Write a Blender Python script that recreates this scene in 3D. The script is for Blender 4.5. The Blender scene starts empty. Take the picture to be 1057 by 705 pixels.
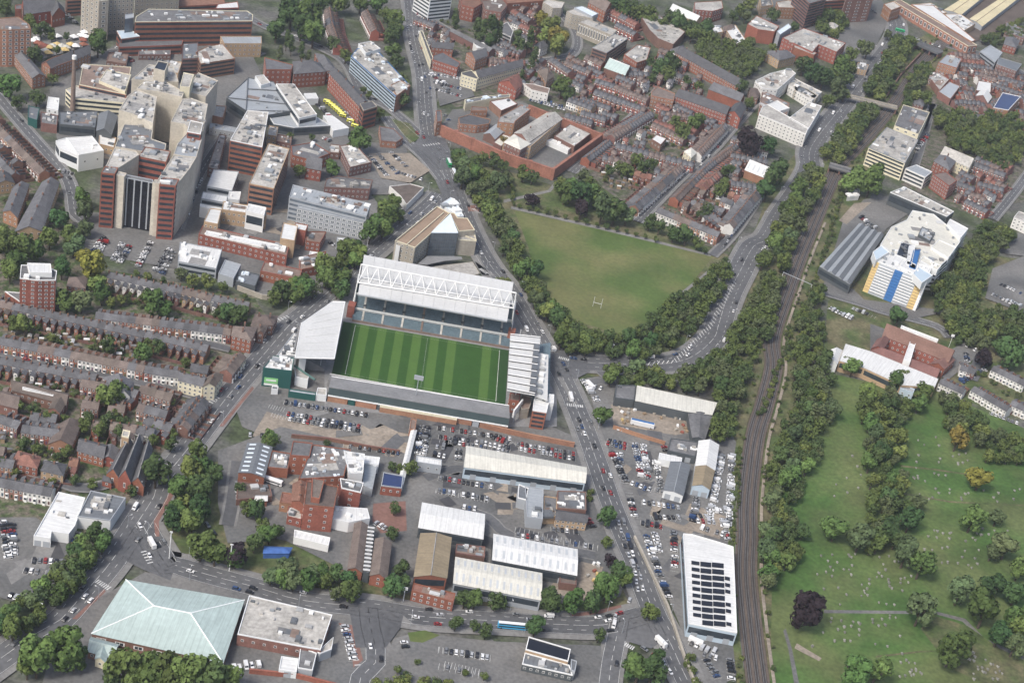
import bpy, math, random
from mathutils import Vector, Matrix
from mathutils.geometry import tessellate_polygon
R_ = math.radians
rnd = random.Random(11)
scene = bpy.context.scene
COL = scene.collection

# ------------------------------------------------------------------ camera
FPX, DEP, ROLL, CAMH = 1650.0, R_(31.0), math.atan2(0.20, 0.98), 580.0
FWD = Vector((0, math.cos(DEP), -math.sin(DEP)))
RGT = Vector((1, 0, 0))
UPV = Vector((0, math.sin(DEP), math.cos(DEP)))
AX = RGT * math.cos(ROLL) + UPV * math.sin(ROLL)
AY = -RGT * math.sin(ROLL) + UPV * math.cos(ROLL)
CAM = Vector((0, 0, CAMH))
cd = bpy.data.cameras.new('camera')
cam = bpy.data.objects.new('camera', cd)
COL.objects.link(cam)
m = Matrix((AX, AY, -FWD)).transposed().to_4x4()
m.translation = CAM
cam.matrix_world = m
cd.sensor_fit = 'HORIZONTAL'
cd.sensor_width = 36.0
cd.lens = 36.0 * FPX / 1057.0
cd.clip_start = 5.0
cd.clip_end = 12000.0
scene.camera = cam

# ------------------------------------------------------------------ sky, sun, exposure
SUN_EL, SUN_AZ = R_(52), R_(218)          # azimuth clockwise from +Y
wd = bpy.data.worlds.new('World')
scene.world = wd
wd.use_nodes = True
nt = wd.node_tree
sky = nt.nodes.new('ShaderNodeTexSky')
sky.sky_type = 'NISHITA'
sky.sun_disc = False
sky.sun_elevation = SUN_EL
sky.sun_rotation = SUN_AZ
sky.dust_density = 4.0
sky.air_density = 1.0
sky.ozone_density = 1.0
bg = nt.nodes['Background']
bg.inputs['Strength'].default_value = 0.105
nt.links.new(sky.outputs[0], bg.inputs['Color'])
sl = bpy.data.lights.new('sun', 'SUN')
sl.energy = 1.5
sl.angle = R_(12)
sl.color = (1.0, 0.97, 0.92)
so = bpy.data.objects.new('sun', sl)
COL.objects.link(so)
sd = Vector((math.sin(SUN_AZ) * math.cos(SUN_EL), math.cos(SUN_AZ) * math.cos(SUN_EL), math.sin(SUN_EL)))
so.rotation_euler = (-sd).to_track_quat('-Z', 'Y').to_euler()
so.location = (0, 0, 900)
vs = scene.view_settings
vs.view_transform = 'Standard'
vs.look = 'None'
vs.exposure = 0.97
vs.gamma = 1.0
scene.cycles.use_denoising = True
scene.cycles.max_bounces = 4
scene.cycles.volume_bounces = 0

# ------------------------------------------------------------------ photo points -> world
g = 1057 / 270
TILES = {'p': (0, 0, 1)}
for ci, (cn, cx) in enumerate(zip('abcd', (0, 260, 520, 787))):
    for ri, ry in enumerate((0, 170, 340, 525)):
        TILES[cn + str(ri)] = (cx, ry, g)
TILES.update(S=(340, 250, 5.033), K=(260, 300, 5.873), R=(500, 320, 5.033), H=(395, 195, 7.425),
             L=(95, 60, 3.92), J=(440, 90, 5.563), V=(840, 190, 5.035), W=(240, 440, 3.917),
             Y=(410, 440, 3.527), Z=(600, 380, 3.917), U=(590, 530, 4.026), O=(0, 440, 3.525),
             Q=(330, 600, 3.41), M=(0, 290, 4.7), N=(140, 290, 4.7), X=(190, 160, 4.7),
             A=(0, 0, 6.406), B=(220, 70, 5.285), C=(430, 0, 6.406), D=(570, 0, 6.406),
             E=(600, 90, 4.145), F=(720, 0, 6.406), G=(880, 60, 4.407), I=(860, 330, 4.7))


def T(s):
    tk = s.split()
    x0, y0, k = TILES[tk[0]]
    out = []
    for t in tk[1:]:
        if t in TILES:
            x0, y0, k = TILES[t]
            continue
        v = [float(q) for q in t.split(',')]
        out.append((x0 + v[0] / k, y0 + v[1] / k) + tuple(v[2:]))
    return out


def tile_scale(s):
    return TILES[s.split()[0]][2]


def P(px, py, z=0.0):
    u, v = px - 528.5, py - 352.5
    d = FWD * FPX + AX * u - AY * v
    t = (z - CAMH) / d.z
    return CAM + d * t


def WP(s, z=0.0):
    return [P(q[0], q[1], z) for q in T(s)]


def mpp(p):                      # metres per photo pixel at a world point
    return (p - CAM).dot(FWD) / FPX


# ------------------------------------------------------------------ materials
MATS = {}


def mat(name, col, rough=0.85, var=0.25, sc=0.15, sc2=None, orand=0.0, hue=0.0, spec=0.3, metal=0.0, col2=None, seam=0.0):
    if name in MATS:
        return MATS[name]
    mt = bpy.data.materials.new(name)
    mt.use_nodes = True
    n = mt.node_tree
    b = n.nodes['Principled BSDF']
    b.inputs['Roughness'].default_value = rough
    b.inputs['Metallic'].default_value = metal
    b.inputs['Specular IOR Level'].default_value = spec
    geo = n.nodes.new('ShaderNodeNewGeometry')

    def noise(scale, det=4.0):
        q = n.nodes.new('ShaderNodeTexNoise')
        q.inputs['Scale'].default_value = scale
        q.inputs['Detail'].default_value = det
        n.links.new(geo.outputs['Position'], q.inputs['Vector'])
        return q.outputs['Fac']

    def maprange(src, lo, hi, a=0.3, c=0.7):
        r = n.nodes.new('ShaderNodeMapRange')
        r.inputs['From Min'].default_value = a
        r.inputs['From Max'].default_value = c
        r.inputs['To Min'].default_value = lo
        r.inputs['To Max'].default_value = hi
        n.links.new(src, r.inputs['Value'])
        return r.outputs['Result']

    def mul(a, c):
        r = n.nodes.new('ShaderNodeMath')
        r.operation = 'MULTIPLY'
        n.links.new(a, r.inputs[0])
        n.links.new(c, r.inputs[1])
        return r.outputs[0]
    f = maprange(noise(sc), 1 - var, 1 + var)
    if sc2:
        f = mul(f, maprange(noise(sc2, 3), 1 - var, 1 + var))
    if seam:
        uv = n.nodes.new('ShaderNodeUVMap')
        mp = n.nodes.new('ShaderNodeMapping')
        mp.inputs['Scale'].default_value = (.9, .06, 1)
        n.links.new(uv.outputs[0], mp.inputs['Vector'])
        st = n.nodes.new('ShaderNodeTexNoise')
        st.inputs['Scale'].default_value = 1.0
        st.inputs['Detail'].default_value = 3.0
        n.links.new(mp.outputs[0], st.inputs['Vector'])
        f = mul(f, maprange(st.outputs['Fac'], 1 - seam, 1 + seam * .5))
        sx_ = n.nodes.new('ShaderNodeSeparateXYZ')
        n.links.new(uv.outputs[0], sx_.inputs[0])
        pp = n.nodes.new('ShaderNodeMath')
        pp.operation = 'PINGPONG'
        pp.inputs[1].default_value = 1.6
        n.links.new(sx_.outputs[0], pp.inputs[0])
        f = mul(f, maprange(pp.outputs[0], 1 - seam, 1.0, .12, .3))
    base = None
    if col2:
        mx = n.nodes.new('ShaderNodeMix')
        mx.data_type = 'RGBA'
        mx.inputs['A'].default_value = (*col, 1)
        mx.inputs['B'].default_value = (*col2, 1)
        n.links.new(maprange(noise(sc * 0.6, 5), 0, 1, 0.4, 0.6), mx.inputs['Factor'])
        base = mx.outputs['Result']
    hv = n.nodes.new('ShaderNodeHueSaturation')
    if base:
        n.links.new(base, hv.inputs['Color'])
    else:
        hv.inputs['Color'].default_value = (*col, 1)
    if orand or hue:
        oi = n.nodes.new('ShaderNodeObjectInfo')
        if orand:
            f = mul(f, maprange(oi.outputs['Random'], 1 - orand, 1 + orand, 0, 1))
        if hue:
            wn = n.nodes.new('ShaderNodeTexWhiteNoise')
            wn.noise_dimensions = '1D'
            n.links.new(oi.outputs['Random'], wn.inputs['W'])
            n.links.new(maprange(wn.outputs['Value'], 0.5 - hue, 0.5 + hue, 0, 1), hv.inputs['Hue'])
    n.links.new(f, hv.inputs['Value'])
    n.links.new(hv.outputs['Color'], b.inputs['Base Color'])
    MATS[name] = mt
    return mt


def mset():
    mat('ground', (.105, .103, .094), .95, .35, .05, .4, col2=(.055, .07, .034))
    mat('yardground', (.125, .108, .092), .95, .4, .3, .8, col2=(.06, .072, .035))
    mat('rearclad', (.06, .085, .088), .6, .1, .1)
    mat('garden', (.05, .075, .026), .95, .4, .3, .8, col2=(.13, .112, .088))
    mat('asphalt', (.088, .09, .094), .9, .16, .03, .4, col2=(.108, .109, .111))
    mat('asphalt_new', (.06, .06, .064), .9, .12, .05, .3)
    mat('lot', (.108, .109, .107), .9, .2, .035, .5, col2=(.15, .146, .138))
    mat('gravel', (.24, .205, .165), .95, .22, .06, .5)
    mat('pave', (.18, .176, .168), .9, .15, .08, .5)
    mat('redpave', (.19, .105, .085), .9, .15, .1, .5)
    mat('parkgrass', (.07, .108, .028), .95, .14, .025, .35, col2=(.125, .13, .05))
    mat('meadow', (.052, .104, .024), .95, .24, .03, .4, col2=(.098, .124, .044))
    mat('verge', (.06, .085, .028), .95, .3, .08, .5, col2=(.12, .11, .06))
    mat('pitch_dark', (.026, .074, .011), .95, .08, .1, .6)
    mat('pitch_light', (.062, .125, .024), .95, .08, .1, .6)
    mat('pitch_edge', (.02, .055, .014), .95, .1, .1, .6)
    mat('ballast', (.1, .08, .066), .95, .18, .06, .6)
    mat('sleeper', (.05, .044, .04), .95, .2, .3)
    mat('steel', (.3, .28, .26), .4, .1, .3, metal=.6)
    mat('line', (.52, .52, .5), .8, .25, .2)
    mat('linecream', (.5, .47, .4), .8, .2, .2)
    # walls
    mat('brick', (.2, .108, .083), .9, .16, .12, .8, orand=.16, hue=.012)
    mat('brickred', (.24, .09, .06), .9, .14, .12, .8, orand=.12, hue=.008)
    mat('brickwall', (.27, .122, .085), .9, .2, .12, .8)
    mat('brickdark', (.165, .092, .075), .9, .15, .12, .8, orand=.12, hue=.012)
    mat('brickorange', (.285, .148, .095), .9, .14, .12, .8, orand=.12, hue=.01)
    mat('brickbuff', (.38, .27, .17), .9, .12, .12, .8, orand=.08)
    mat('render', (.62, .605, .57), .85, .07, .15, .7, orand=.07)
    mat('cream', (.62, .57, .42), .85, .07, .15, .7, orand=.07)
    mat('concrete', (.49, .45, .375), .9, .12, .08, .6)
    mat('stone', (.33, .3, .25), .9, .12, .08, .6)
    mat('cladgrey', (.32, .34, .36), .6, .07, .1)
    mat('cladwhite', (.66, .67, .66), .6, .05, .1)
    mat('cladblue', (.42, .5, .56), .5, .06, .1)
    mat('claddark', (.075, .085, .09), .6, .1, .1)
    mat('teal', (.02, .085, .075), .5, .06, .1)
    # roofs
    mat('slate', (.1, .1, .105), .8, .2, .25, 1.2, orand=.26, hue=.006)
    mat('tilebrown', (.135, .108, .093), .85, .2, .25, 1.2, orand=.22, hue=.01)
    mat('tilered', (.18, .092, .068), .85, .2, .25, 1.2, orand=.2, hue=.01)
    mat('felt', (.13, .13, .132), .9, .22, .08, .5, orand=.15)
    mat('feltlight', (.25, .245, .235), .9, .2, .08, .5, orand=.12)
    mat('feltbrown', (.19, .14, .115), .9, .18, .08, .5, orand=.1)
    mat('concroof', (.35, .335, .305), .9, .25, .07, .5, orand=.1)
    mat('metalwhite', (.6, .6, .58), .55, .06, .07, .6, seam=.13)
    mat('metalcream', (.56, .545, .48), .6, .07, .07, .6, seam=.13)
    mat('metalgrey', (.3, .32, .335), .5, .08, .07, .6, seam=.13)
    mat('metaldark', (.14, .15, .16), .5, .1, .07, .6, seam=.13)
    mat('metaltan', (.235, .19, .125), .7, .1, .1, .6, seam=.13)
    mat('copper', (.385, .465, .44), .6, .07, .06, .4, seam=.13)
    mat('ridge', (.78, .8, .78), .6, .04, .2)
    mat('hotelroof', (.26, .19, .135), .8, .1, .15, .8)
    mat('platform', (.56, .49, .31), .7, .08, .07, .6, seam=.13)
    mat('pvblack', (.012, .013, .018), .25, .1, .3, spec=.5)
    mat('pvblue', (.028, .042, .11), .3, .15, .3, spec=.5)
    mat('glass', (.035, .045, .055), .12, .3, .25, spec=.6)
    mat('glassgrey', (.11, .135, .16), .15, .25, .25, spec=.6)
    mat('glassblue', (.16, .25, .33), .2, .2, .25, spec=.6)
    mat('skylight', (.6, .66, .7), .3, .08, .2)
    mat('rooflight', (.42, .44, .45), .4, .08, .2)
    mat('frame', (.7, .69, .66), .6, .05, .3)
    mat('door', (.09, .05, .045), .6, .1, .3, orand=.5, hue=.5)
    mat('unit', (.5, .5, .49), .6, .12, .3, orand=.4)
    mat('white', (.7, .7, .68), .6, .04, .2)
    mat('seat', (.115, .16, .185), .7, .14, .3, .9)
    mat('concgrey', (.2, .2, .2), .9, .12, .1, .6)
    mat('blue', (.03, .12, .3), .5, .06, .2)
    mat('yellow', (.52, .39, .17), .7, .06, .2)
    mat('signgreen', (.22, .5, .2), .6, .05, .3)
    mat('chim', (.15, .1, .082), .9, .15, .3, .9, orand=.15)
    mat('potsc', (.3, .13, .07), .9, .1, .4)
    # trees
    for k, c in dict(leaf=(.074, .115, .033), leafdark=(.052, .09, .031), leaflight=(.108, .15, .042),
                     leafgrey=(.08, .11, .048), leafpurple=(.026, .018, .022), leafgold=(.15, .135, .03)).items():
        mat(k, c, .8, .3, .35, 2.0, orand=.3, hue=.026, spec=.15)
    mat('bark', (.07, .055, .042), .95, .2, .5)
    # vehicles
    for k, c in dict(white=(.66, .66, .65), silver=(.38, .39, .4), grey=(.16, .165, .17), black=(.02, .02, .023),
                     blue=(.03, .06, .14), red=(.24, .025, .025), yellow=(.62, .6, .05), green=(.03, .36, .14),
                     orange=(.6, .25, .03), cyan=(.05, .35, .6)).items():
        mat('paint_' + k, c, .3, .03, .3, orand=.08, spec=.5)
    mat('carglass', (.02, .024, .03), .08, .05, .3, spec=.7)
    mat('tyre', (.02, .02, .02), .9, .1, .3)
    mat('gravestone', (.24, .235, .21), .9, .15, .6, orand=.3)
    mat('tarp', (.05, .12, .33), .7, .2, .3)
    mat('wood', (.26, .19, .12), .9, .15, .4, orand=.2)


mset()


# ------------------------------------------------------------------ mesh builder
class MB:
    def __init__(s):
        s.v, s.f, s.mi = [], [], []

    def face(s, pts, mi=0):
        b = len(s.v)
        s.v += [tuple(p) for p in pts]
        s.f.append(tuple(range(b, b + len(pts))))
        s.mi.append(mi)

    def box(s, x0, x1, y0, y1, z0, z1, mi=0, mt=None):
        mt = mi if mt is None else mt
        b = len(s.v)
        s.v += [(x0, y0, z0), (x1, y0, z0), (x1, y1, z0), (x0, y1, z0), (x0, y0, z1), (x1, y0, z1), (x1, y1, z1), (x0, y1, z1)]
        for q, k in (((3, 2, 1, 0), mi), ((4, 5, 6, 7), mt), ((0, 1, 5, 4), mi), ((1, 2, 6, 5), mi), ((2, 3, 7, 6), mi), ((3, 0, 4, 7), mi)):
            s.f.append(tuple(b + i for i in q))
            s.mi.append(k)

    def hexa(s, lo, hi, mi=0, mt=None):
        """closed solid from two loops of equal length (lo below hi), CCW seen from above"""
        mt = mi if mt is None else mt
        n = len(lo)
        b = len(s.v)
        s.v += [tuple(p) for p in lo] + [tuple(p) for p in hi]
        for i in range(n):
            j = (i + 1) % n
            s.f.append((b + i, b + j, b + n + j, b + n + i))
            s.mi.append(mi)
        for tri in tessellate_polygon([[Vector((p[0], p[1], 0)) for p in hi]]):
            a, c, e = tri
            pa, pc, pe = hi[a], hi[c], hi[e]
            if (pc[0] - pa[0]) * (pe[1] - pa[1]) - (pc[1] - pa[1]) * (pe[0] - pa[0]) < 0:
                c, e = e, c
            s.f.append((b + n + a, b + n + c, b + n + e))
            s.mi.append(mt)
            s.f.append((b + e, b + c, b + a))
            s.mi.append(mi)

    def slab(s, q, t, mi=0):
        """thin slab below a 4 point (or n point) top face"""
        q = [Vector(p) for p in q]
        a = sum((q[i].x * q[(i + 1) % len(q)].y - q[(i + 1) % len(q)].x * q[i].y) for i in range(len(q)))
        if a < 0:
            q = q[::-1]
        s.hexa([p - Vector((0, 0, t)) for p in q], q, mi)

    def bar(s, a, b, r, mi=0, n=5):
        a, b = Vector(a), Vector(b)
        d = (b - a).normalized()
        u = d.cross(Vector((0, 0, 1)))
        if u.length < 1e-3:
            u = Vector((1, 0, 0))
        u.normalize()
        w = d.cross(u)
        k = len(s.v)
        for p in (a, b):
            for i in range(n):
                t = 2 * math.pi * i / n
                s.v.append(tuple(p + u * (r * math.cos(t)) + w * (r * math.sin(t))))
        for i in range(n):
            j = (i + 1) % n
            s.f.append((k + i, k + j, k + n + j, k + n + i))
            s.mi.append(mi)
        s.f.append(tuple(k + i for i in range(n))[::-1])
        s.f.append(tuple(k + n + i for i in range(n)))
        s.mi += [mi, mi]

    def mesh(s, name, mats):
        me = bpy.data.meshes.new(name)
        me.from_pydata(s.v, [], s.f)
        for k in (mats if isinstance(mats, (list, tuple)) else [mats]):
            me.materials.append(MATS[k])
        if any(s.mi):
            me.polygons.foreach_set('material_index', s.mi)
        me.update()
        return me

    def build(s, name, mats, parent=None, loc=None):
        return link(name, s.mesh(name, mats), parent, loc)


def link(name, data, parent=None, loc=None):
    o = bpy.data.objects.new(name, data)
    COL.objects.link(o)
    if parent:
        o.parent = parent
    if loc is not None:
        o.location = loc
    return o


def tag(o, label, cat, group=None, kind=None):
    if label:
        o['label'] = label
    if cat:
        o['category'] = cat
    if group:
        o['group'] = group
    if kind:
        o['kind'] = kind
    return o


def thing(name, label, cat, loc, group=None, rz=0.0, sc=None):
    o = link(name, None, None, loc)
    o.rotation_euler = (0, 0, rz)
    if sc:
        o.scale = sc
    o.empty_display_size = 1
    return tag(o, label, cat, group)


def ccw(p):
    a = sum(p[i][0] * p[(i + 1) % len(p)][1] - p[(i + 1) % len(p)][0] * p[i][1] for i in range(len(p)))
    return p if a > 0 else p[::-1]


# ------------------------------------------------------------------ ground
ZL = [-0.9]


def nextz(step=.02):
    ZL[0] += step
    return ZL[0]


def sheet(name, pts, m, z=None, label=None):
    z = nextz() if z is None else z
    b = MB()
    pv = [Vector((p[0], p[1], z)) for p in ccw(pts)]
    b.v = [tuple(p) for p in pv]
    for t in tessellate_polygon([pv]):
        a, c, e = t
        if (pv[c] - pv[a]).cross(pv[e] - pv[a]).z < 0:
            c, e = e, c
        b.f.append((a, c, e))
        b.mi.append(0)
    o = b.build(name, m)
    o['kind'] = 'structure'
    if label:
        o['label'] = label
    return o


def spline(pts, step=6.0):
    out = []
    n = len(pts)
    for i in range(n - 1):
        p0, p1, p2, p3 = pts[max(i - 1, 0)], pts[i], pts[i + 1], pts[min(i + 2, n - 1)]
        k = max(1, int((p2 - p1).length / step))
        for j in range(k):
            t = j / k
            out.append(0.5 * ((2 * p1) + (p2 - p0) * t + (2 * p0 - 5 * p1 + 4 * p2 - p3) * t * t + (3 * p1 - p0 - 3 * p2 + p3) * t ** 3))
    out.append(pts[-1])
    return out


def offs(c, d):
    out = []
    for i, p in enumerate(c):
        t = (c[min(i + 1, len(c) - 1)] - c[max(i - 1, 0)])
        t.z = 0
        t.normalize()
        out.append(p + Vector((-t.y, t.x, 0)) * d)
    return out


def ribbon(b, c, d0, d1, z, mi=0):
    A, B_ = offs(c, d0), offs(c, d1)
    for i in range(len(c) - 1):
        b.face([(A[i].x, A[i].y, z), (A[i + 1].x, A[i + 1].y, z), (B_[i + 1].x, B_[i + 1].y, z), (B_[i].x, B_[i].y, z)][::-1] if d1 > d0 else
               [(A[i].x, A[i].y, z), (A[i + 1].x, A[i + 1].y, z), (B_[i + 1].x, B_[i + 1].y, z), (B_[i].x, B_[i].y, z)], mi)


def strip(name, c, w, m, z):
    b = MB()
    ribbon(b, c, w / 2, -w / 2, z)
    o = b.build(name, m)
    o['kind'] = 'structure'
    return o


def dashes(b, c, off, on, gap, w, z):
    o = offs(c, off)
    acc = 0.0
    for i in range(len(o) - 1):
        seg = o[i + 1] - o[i]
        L = seg.length
        if L < 1e-6:
            continue
        d = seg / L
        q = Vector((-d.y, d.x, 0)) * (w / 2)
        s = 0.0
        while s < L:
            ph = acc % (on + gap)
            if ph < on:
                e = min(L, s + on - ph)
                a, e2 = o[i] + d * s, o[i] + d * e
                b.face([(a.x - q.x, a.y - q.y, z), (e2.x - q.x, e2.y - q.y, z), (e2.x + q.x, e2.y + q.y, z), (a.x + q.x, a.y + q.y, z)])
                st = e - s + 1e-4
            else:
                st = on + gap - ph + 1e-4
            s += st
            acc += st
        acc += L - s
    return b


Z_PAVE, Z_ROAD, Z_MARK = -0.09, -0.05, -0.02     # the ground sheets lie just under the zero plane
gb = MB()
gb.face([(-4000, -1000, -.9), (4000, -1000, -.9), (4000, 6000, -.9), (-4000, 6000, -.9)])
gb.build('ground', 'ground')['kind'] = 'structure'

# gardens and other soft ground
for nm, s in (
        ('garden_ground', 'p -60,300 100,275 262,305 275,325 232,400 150,520 60,570 -60,560'),
        ('garden_ground', 'p -40,120 20,120 75,200 75,250 110,270 60,310 -60,300'),
        ('garden_ground', 'p 590,60 770,110 790,200 750,265 655,230 610,180 560,120 Y'),
        ('garden_ground', 'p 930,40 1090,60 1090,200 1000,220 930,190 940,120 Y'),
        ('garden_ground', 'p 420,20 560,40 580,100 470,110 440,80 Y')):
    sheet(nm, WP(s.replace(' Y', '')), 'yardground' if s.endswith('Y') else 'garden')
sheet('verge_ground', WP('p 800,180 868,110 925,50 990,20 1010,60 935,120 905,170 900,200 850,300 835,420 800,720 760,720 770,470 740,440 735,380 640,400 605,385 700,372 735,345 760,290'), 'verge')
sheet('verge_ground', WP('p 855,310 960,240 1000,260 1080,270 1080,440 960,400 850,370'), 'verge')
sheet('verge_ground', WP('p 180,490 240,470 250,545 480,605 480,632 340,620 200,580 165,560'), 'verge')
sheet('verge_ground', WP('p 500,615 640,600 650,622 640,632 480,634'), 'verge')
sheet('park_grass', WP('p 462,158 500,168 575,192 612,185 660,222 762,268 752,300 725,345 690,368 610,368 585,352 545,300 500,222'), 'verge')
sheet('park_field', WP('c1 45,185 400,260 850,365 740,500 640,590 500,690 260,620 130,470 100,330'), 'parkgrass')
sheet('park_path', WP('c1 30,165 200,205 400,250 640,310 840,360 838,368 640,320 400,262 200,215 30,176'), 'pave')
sheet('park_path', WP('c1 0,140 180,100 200,75 212,80 190,108 0,152'), 'pave')
sheet('park_path', WP('c1 720,510 770,470 830,420 838,424 778,478 728,518'), 'pave')
sheet('cemetery_grass', WP('p 795,725 798,560 812,470 830,400 858,385 905,395 960,400 1090,455 1090,725'), 'meadow')
sheet('cemetery_path', WP('d3 250,405 700,410 820,440 900,520 1057,590 1057,606 890,532 810,452 700,422 250,418'), 'lot')
sheet('cemetery_path', WP('d3 95,480 120,560 150,705 130,705 105,560 85,490'), 'lot')
sheet('cemetery_path', WP('d2 560,545 700,560 830,580 830,586 700,567 560,552'), 'verge')
sheet('cemetery_path', WP('d2 560,655 760,690 1057,705 1057,712 760,697 560,662'), 'verge')
sheet('cemetery_path', WP('d3 460,590 640,570 760,565 760,572 640,577 460,598'), 'verge')
sheet('bare_earth', WP('d3 140,540 240,600 230,612 130,560'), 'gravel')
sheet('bare_earth', WP('d3 700,430 830,470 960,560 1057,610 1057,705 900,705 760,640 640,480'), 'verge')

# hard yards and car parks
for nm, s, mt_ in (
        ('hospital_yard', 'a1 370,190 900,230 720,420 330,350', 'lot'),
        ('hospital_yard', 'a0 200,360 480,170 1000,180 1057,300 900,690 480,700 230,560', 'lot'),
        ('hospital_yard', 'X 40,60 520,0 900,180 960,260 640,640 380,680 0,560', 'lot'),
        ('hospital_yard', 'B 330,340 600,300 800,400 1057,420 1057,690 420,690', 'lot'),
        ('market_square', 'A 200,190 430,150 600,190 590,300 280,390', 'pave'),
        ('stadium_yard', 'p 268,390 345,380 540,425 570,440 605,455 612,480 560,475 480,490 440,520 250,440 243,420', 'lot'),
        ('gravel_yard', 'b2 60,330 300,400 640,400 660,450 620,510 470,470 180,440 0,430', 'gravel'),
        ('stadium_yard', 'p 335,320 362,270 545,330 575,375 575,440 520,440 335,420', 'concgrey'),
        ('works_yard', 'p 225,465 290,440 430,470 440,600 420,612 380,600 290,555 235,560 225,520', 'lot'),
        ('brick_circle', 'W 570,310 700,300 705,420 600,430 565,380', 'redpave'),
        ('trade_yard', 'p 430,440 610,470 640,520 655,575 640,615 590,625 430,605', 'lot'),
        ('gravel_yard', 'Y 370,240 440,250 420,320 365,320', 'gravel'),
        ('gravel_yard', 'Y 670,490 750,510 730,580 690,640 590,610 560,575', 'gravel'),
        ('dealer_yard', 'p 605,390 640,385 745,430 768,470 768,690 730,720 700,640 655,540 618,440', 'lot'),
        ('store_yard', 'a3 925,520 1057,545 1057,660 900,650', 'gravel'),
        ('builders_yard', 'Z 120,145 420,200 440,260 380,270 130,225', 'gravel'),
        ('gravel_yard', 'Z 440,545 590,600 560,690 400,640', 'gravel'),
        ('garage_yard', 'O 0,330 130,330 250,420 300,400 220,560 60,640 -60,600 -60,330', 'lot'),
        ('hall_yard', 'p 60,640 150,590 250,610 350,630 390,650 370,720 40,720', 'lot'),
        ('retail_yard', 'Q 260,200 330,180 620,210 990,225 1000,358 170,358 240,260', 'lot'),
        ('prison_yard', 'J 85,220 150,130 560,90 780,185 1000,275 720,500 270,340', 'lot'),
        ('blue_yard', 'V 150,200 260,80 400,60 500,150 380,230 180,520 260,600 700,660 500,705 40,560', 'lot'),
        ('school_yard', 'I 180,20 560,150 640,110 720,160 560,290 180,150', 'lot'),
        ('cobble_yard', 'V 130,190 210,100 300,95 170,210', 'gravel'),
        ('street_yard', 'I 690,170 760,190 700,300 640,280', 'asphalt'),
        ('station_yard', 'd0 700,60 900,-60 1110,-60 1090,60 850,175', 'ballast'),
        ('town_yard', 'd0 0,0 480,0 520,60 430,250 300,260 0,130', 'lot'),
        ('car_park', 'd1 930,420 1057,370 1057,600 900,540', 'lot'),
        ('car_park', 'd1 990,270 1057,280 1057,370 980,360', 'lot'),
        ('car_park', 'b0 470,620 640,620 720,690 640,740 520,720', 'gravel'),
        ('car_park', 'b0 730,290 860,300 900,390 760,430', 'lot')):
    sheet(nm, WP(s), mt_)

# roads: (centre line, carriageway width, width with its pavements, lanes)
ROADS = [
    ('b0 600,-120 640,0 655,150 690,300 700,430 720,560 790,660 b1 830,120 890,270 960,400 1040,500 c1 110,650 c2 150,50 215,150 265,250 320,380 375,530 430,690 U 228,110 272,210 306,320 352,430 412,540 462,650 505,740', 15, 22, 4),
    ('H 440,40 330,150 110,330 b1 450,385 340,485 235,580 150,650 N 640,335 545,445 450,555 a2 857,352 720,530 640,620 O 560,255 500,350 440,440 380,522 300,612 220,702 a3 150,500 -120,690', 16, 23, 4),
    ('O 520,360 565,440 612,512 a3 700,225 850,268 1057,322 b3 200,368 500,402 700,435 1000,452 c3 200,465 400,468 560,430', 15, 23, 4),
    ('c3 470,440 455,520 435,620 420,740', 11, 15, 2),
    ('b3 470,400 480,480 500,560 500,620 440,680 430,760', 11, 17, 2),
    ('c2 190,110 300,130 420,137 620,140 750,115 845,40 c1 870,640 905,530 955,430 1010,330 d1 20,300 75,205 140,110 190,20 d0 200,590 330,420 400,325 480,235 535,150 540,90 500,40', 21, 27, 4),
    ('d0 700,170 800,200 930,230 1057,300', 11, 16, 2),
    ('a0 -40,350 0,400 120,540 250,690 a1 290,110 305,200 350,230', 9, 13, 2),
    ('L 545,300 430,480 340,690', 8, 12, 2),
    ('b0 -30,60 60,110 170,150 330,220 390,270 450,380 560,440 700,560', 9, 13, 2),
    ('b0 540,470 600,550 700,640 b1 800,100', 9, 13, 2),
    ('E -40,365 0,330 130,210 270,80 340,0', 7.5, 11, 2),
    ('E 240,575 420,390 560,270 640,180 740,70 800,20', 8, 12, 2),
    ('E 560,720 640,640 700,560 790,420', 6, 10, 2),
    ('D 0,60 110,150 165,250 150,340 60,380 C 560,420 400,300 230,210 60,110 0,80', 8, 12, 2),
    ('d1 1100,0 1020,110 930,220', 8, 11, 2),
    ('d1 240,515 380,555 480,590 700,650 760,700', 8, 11, 2),
    ('M -20,340 100,365 420,432 600,470 N 330,562', 7, 10, 2),
    ('M 465,192 705,240 N 300,292 460,330', 6, 9, 2),
    ('a0 440,210 600,190 800,170 1000,220 1057,210', 8, 11, 2),
    ('Z 20,60 70,50 130,60 60,-5', 7, 9, 2),
    ('a2 640,640 540,600 350,640 250,620 100,560', 6, 9, 2),
    ('W 20,140 0,300 -20,400', 7, 10, 2),
    ('b2 1000,640 860,560 700,600', 7, 8, 2),
    ('Y 230,300 330,330 420,400 720,470', 7, 9, 2),
    ('d0 650,520 690,420 640,600 600,720', 6, 8, 2),
]
CL = [spline(WP(r[0])) for r in ROADS]
zz = 0
for c, r in zip(CL, ROADS):
    zz += .001
    strip('pavement', c, r[2], 'pave', Z_PAVE + zz)
zz = 0
for c, r in zip(CL, ROADS):
    zz += .001
    strip('road', c, r[1], 'asphalt', Z_ROAD + zz)
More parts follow.
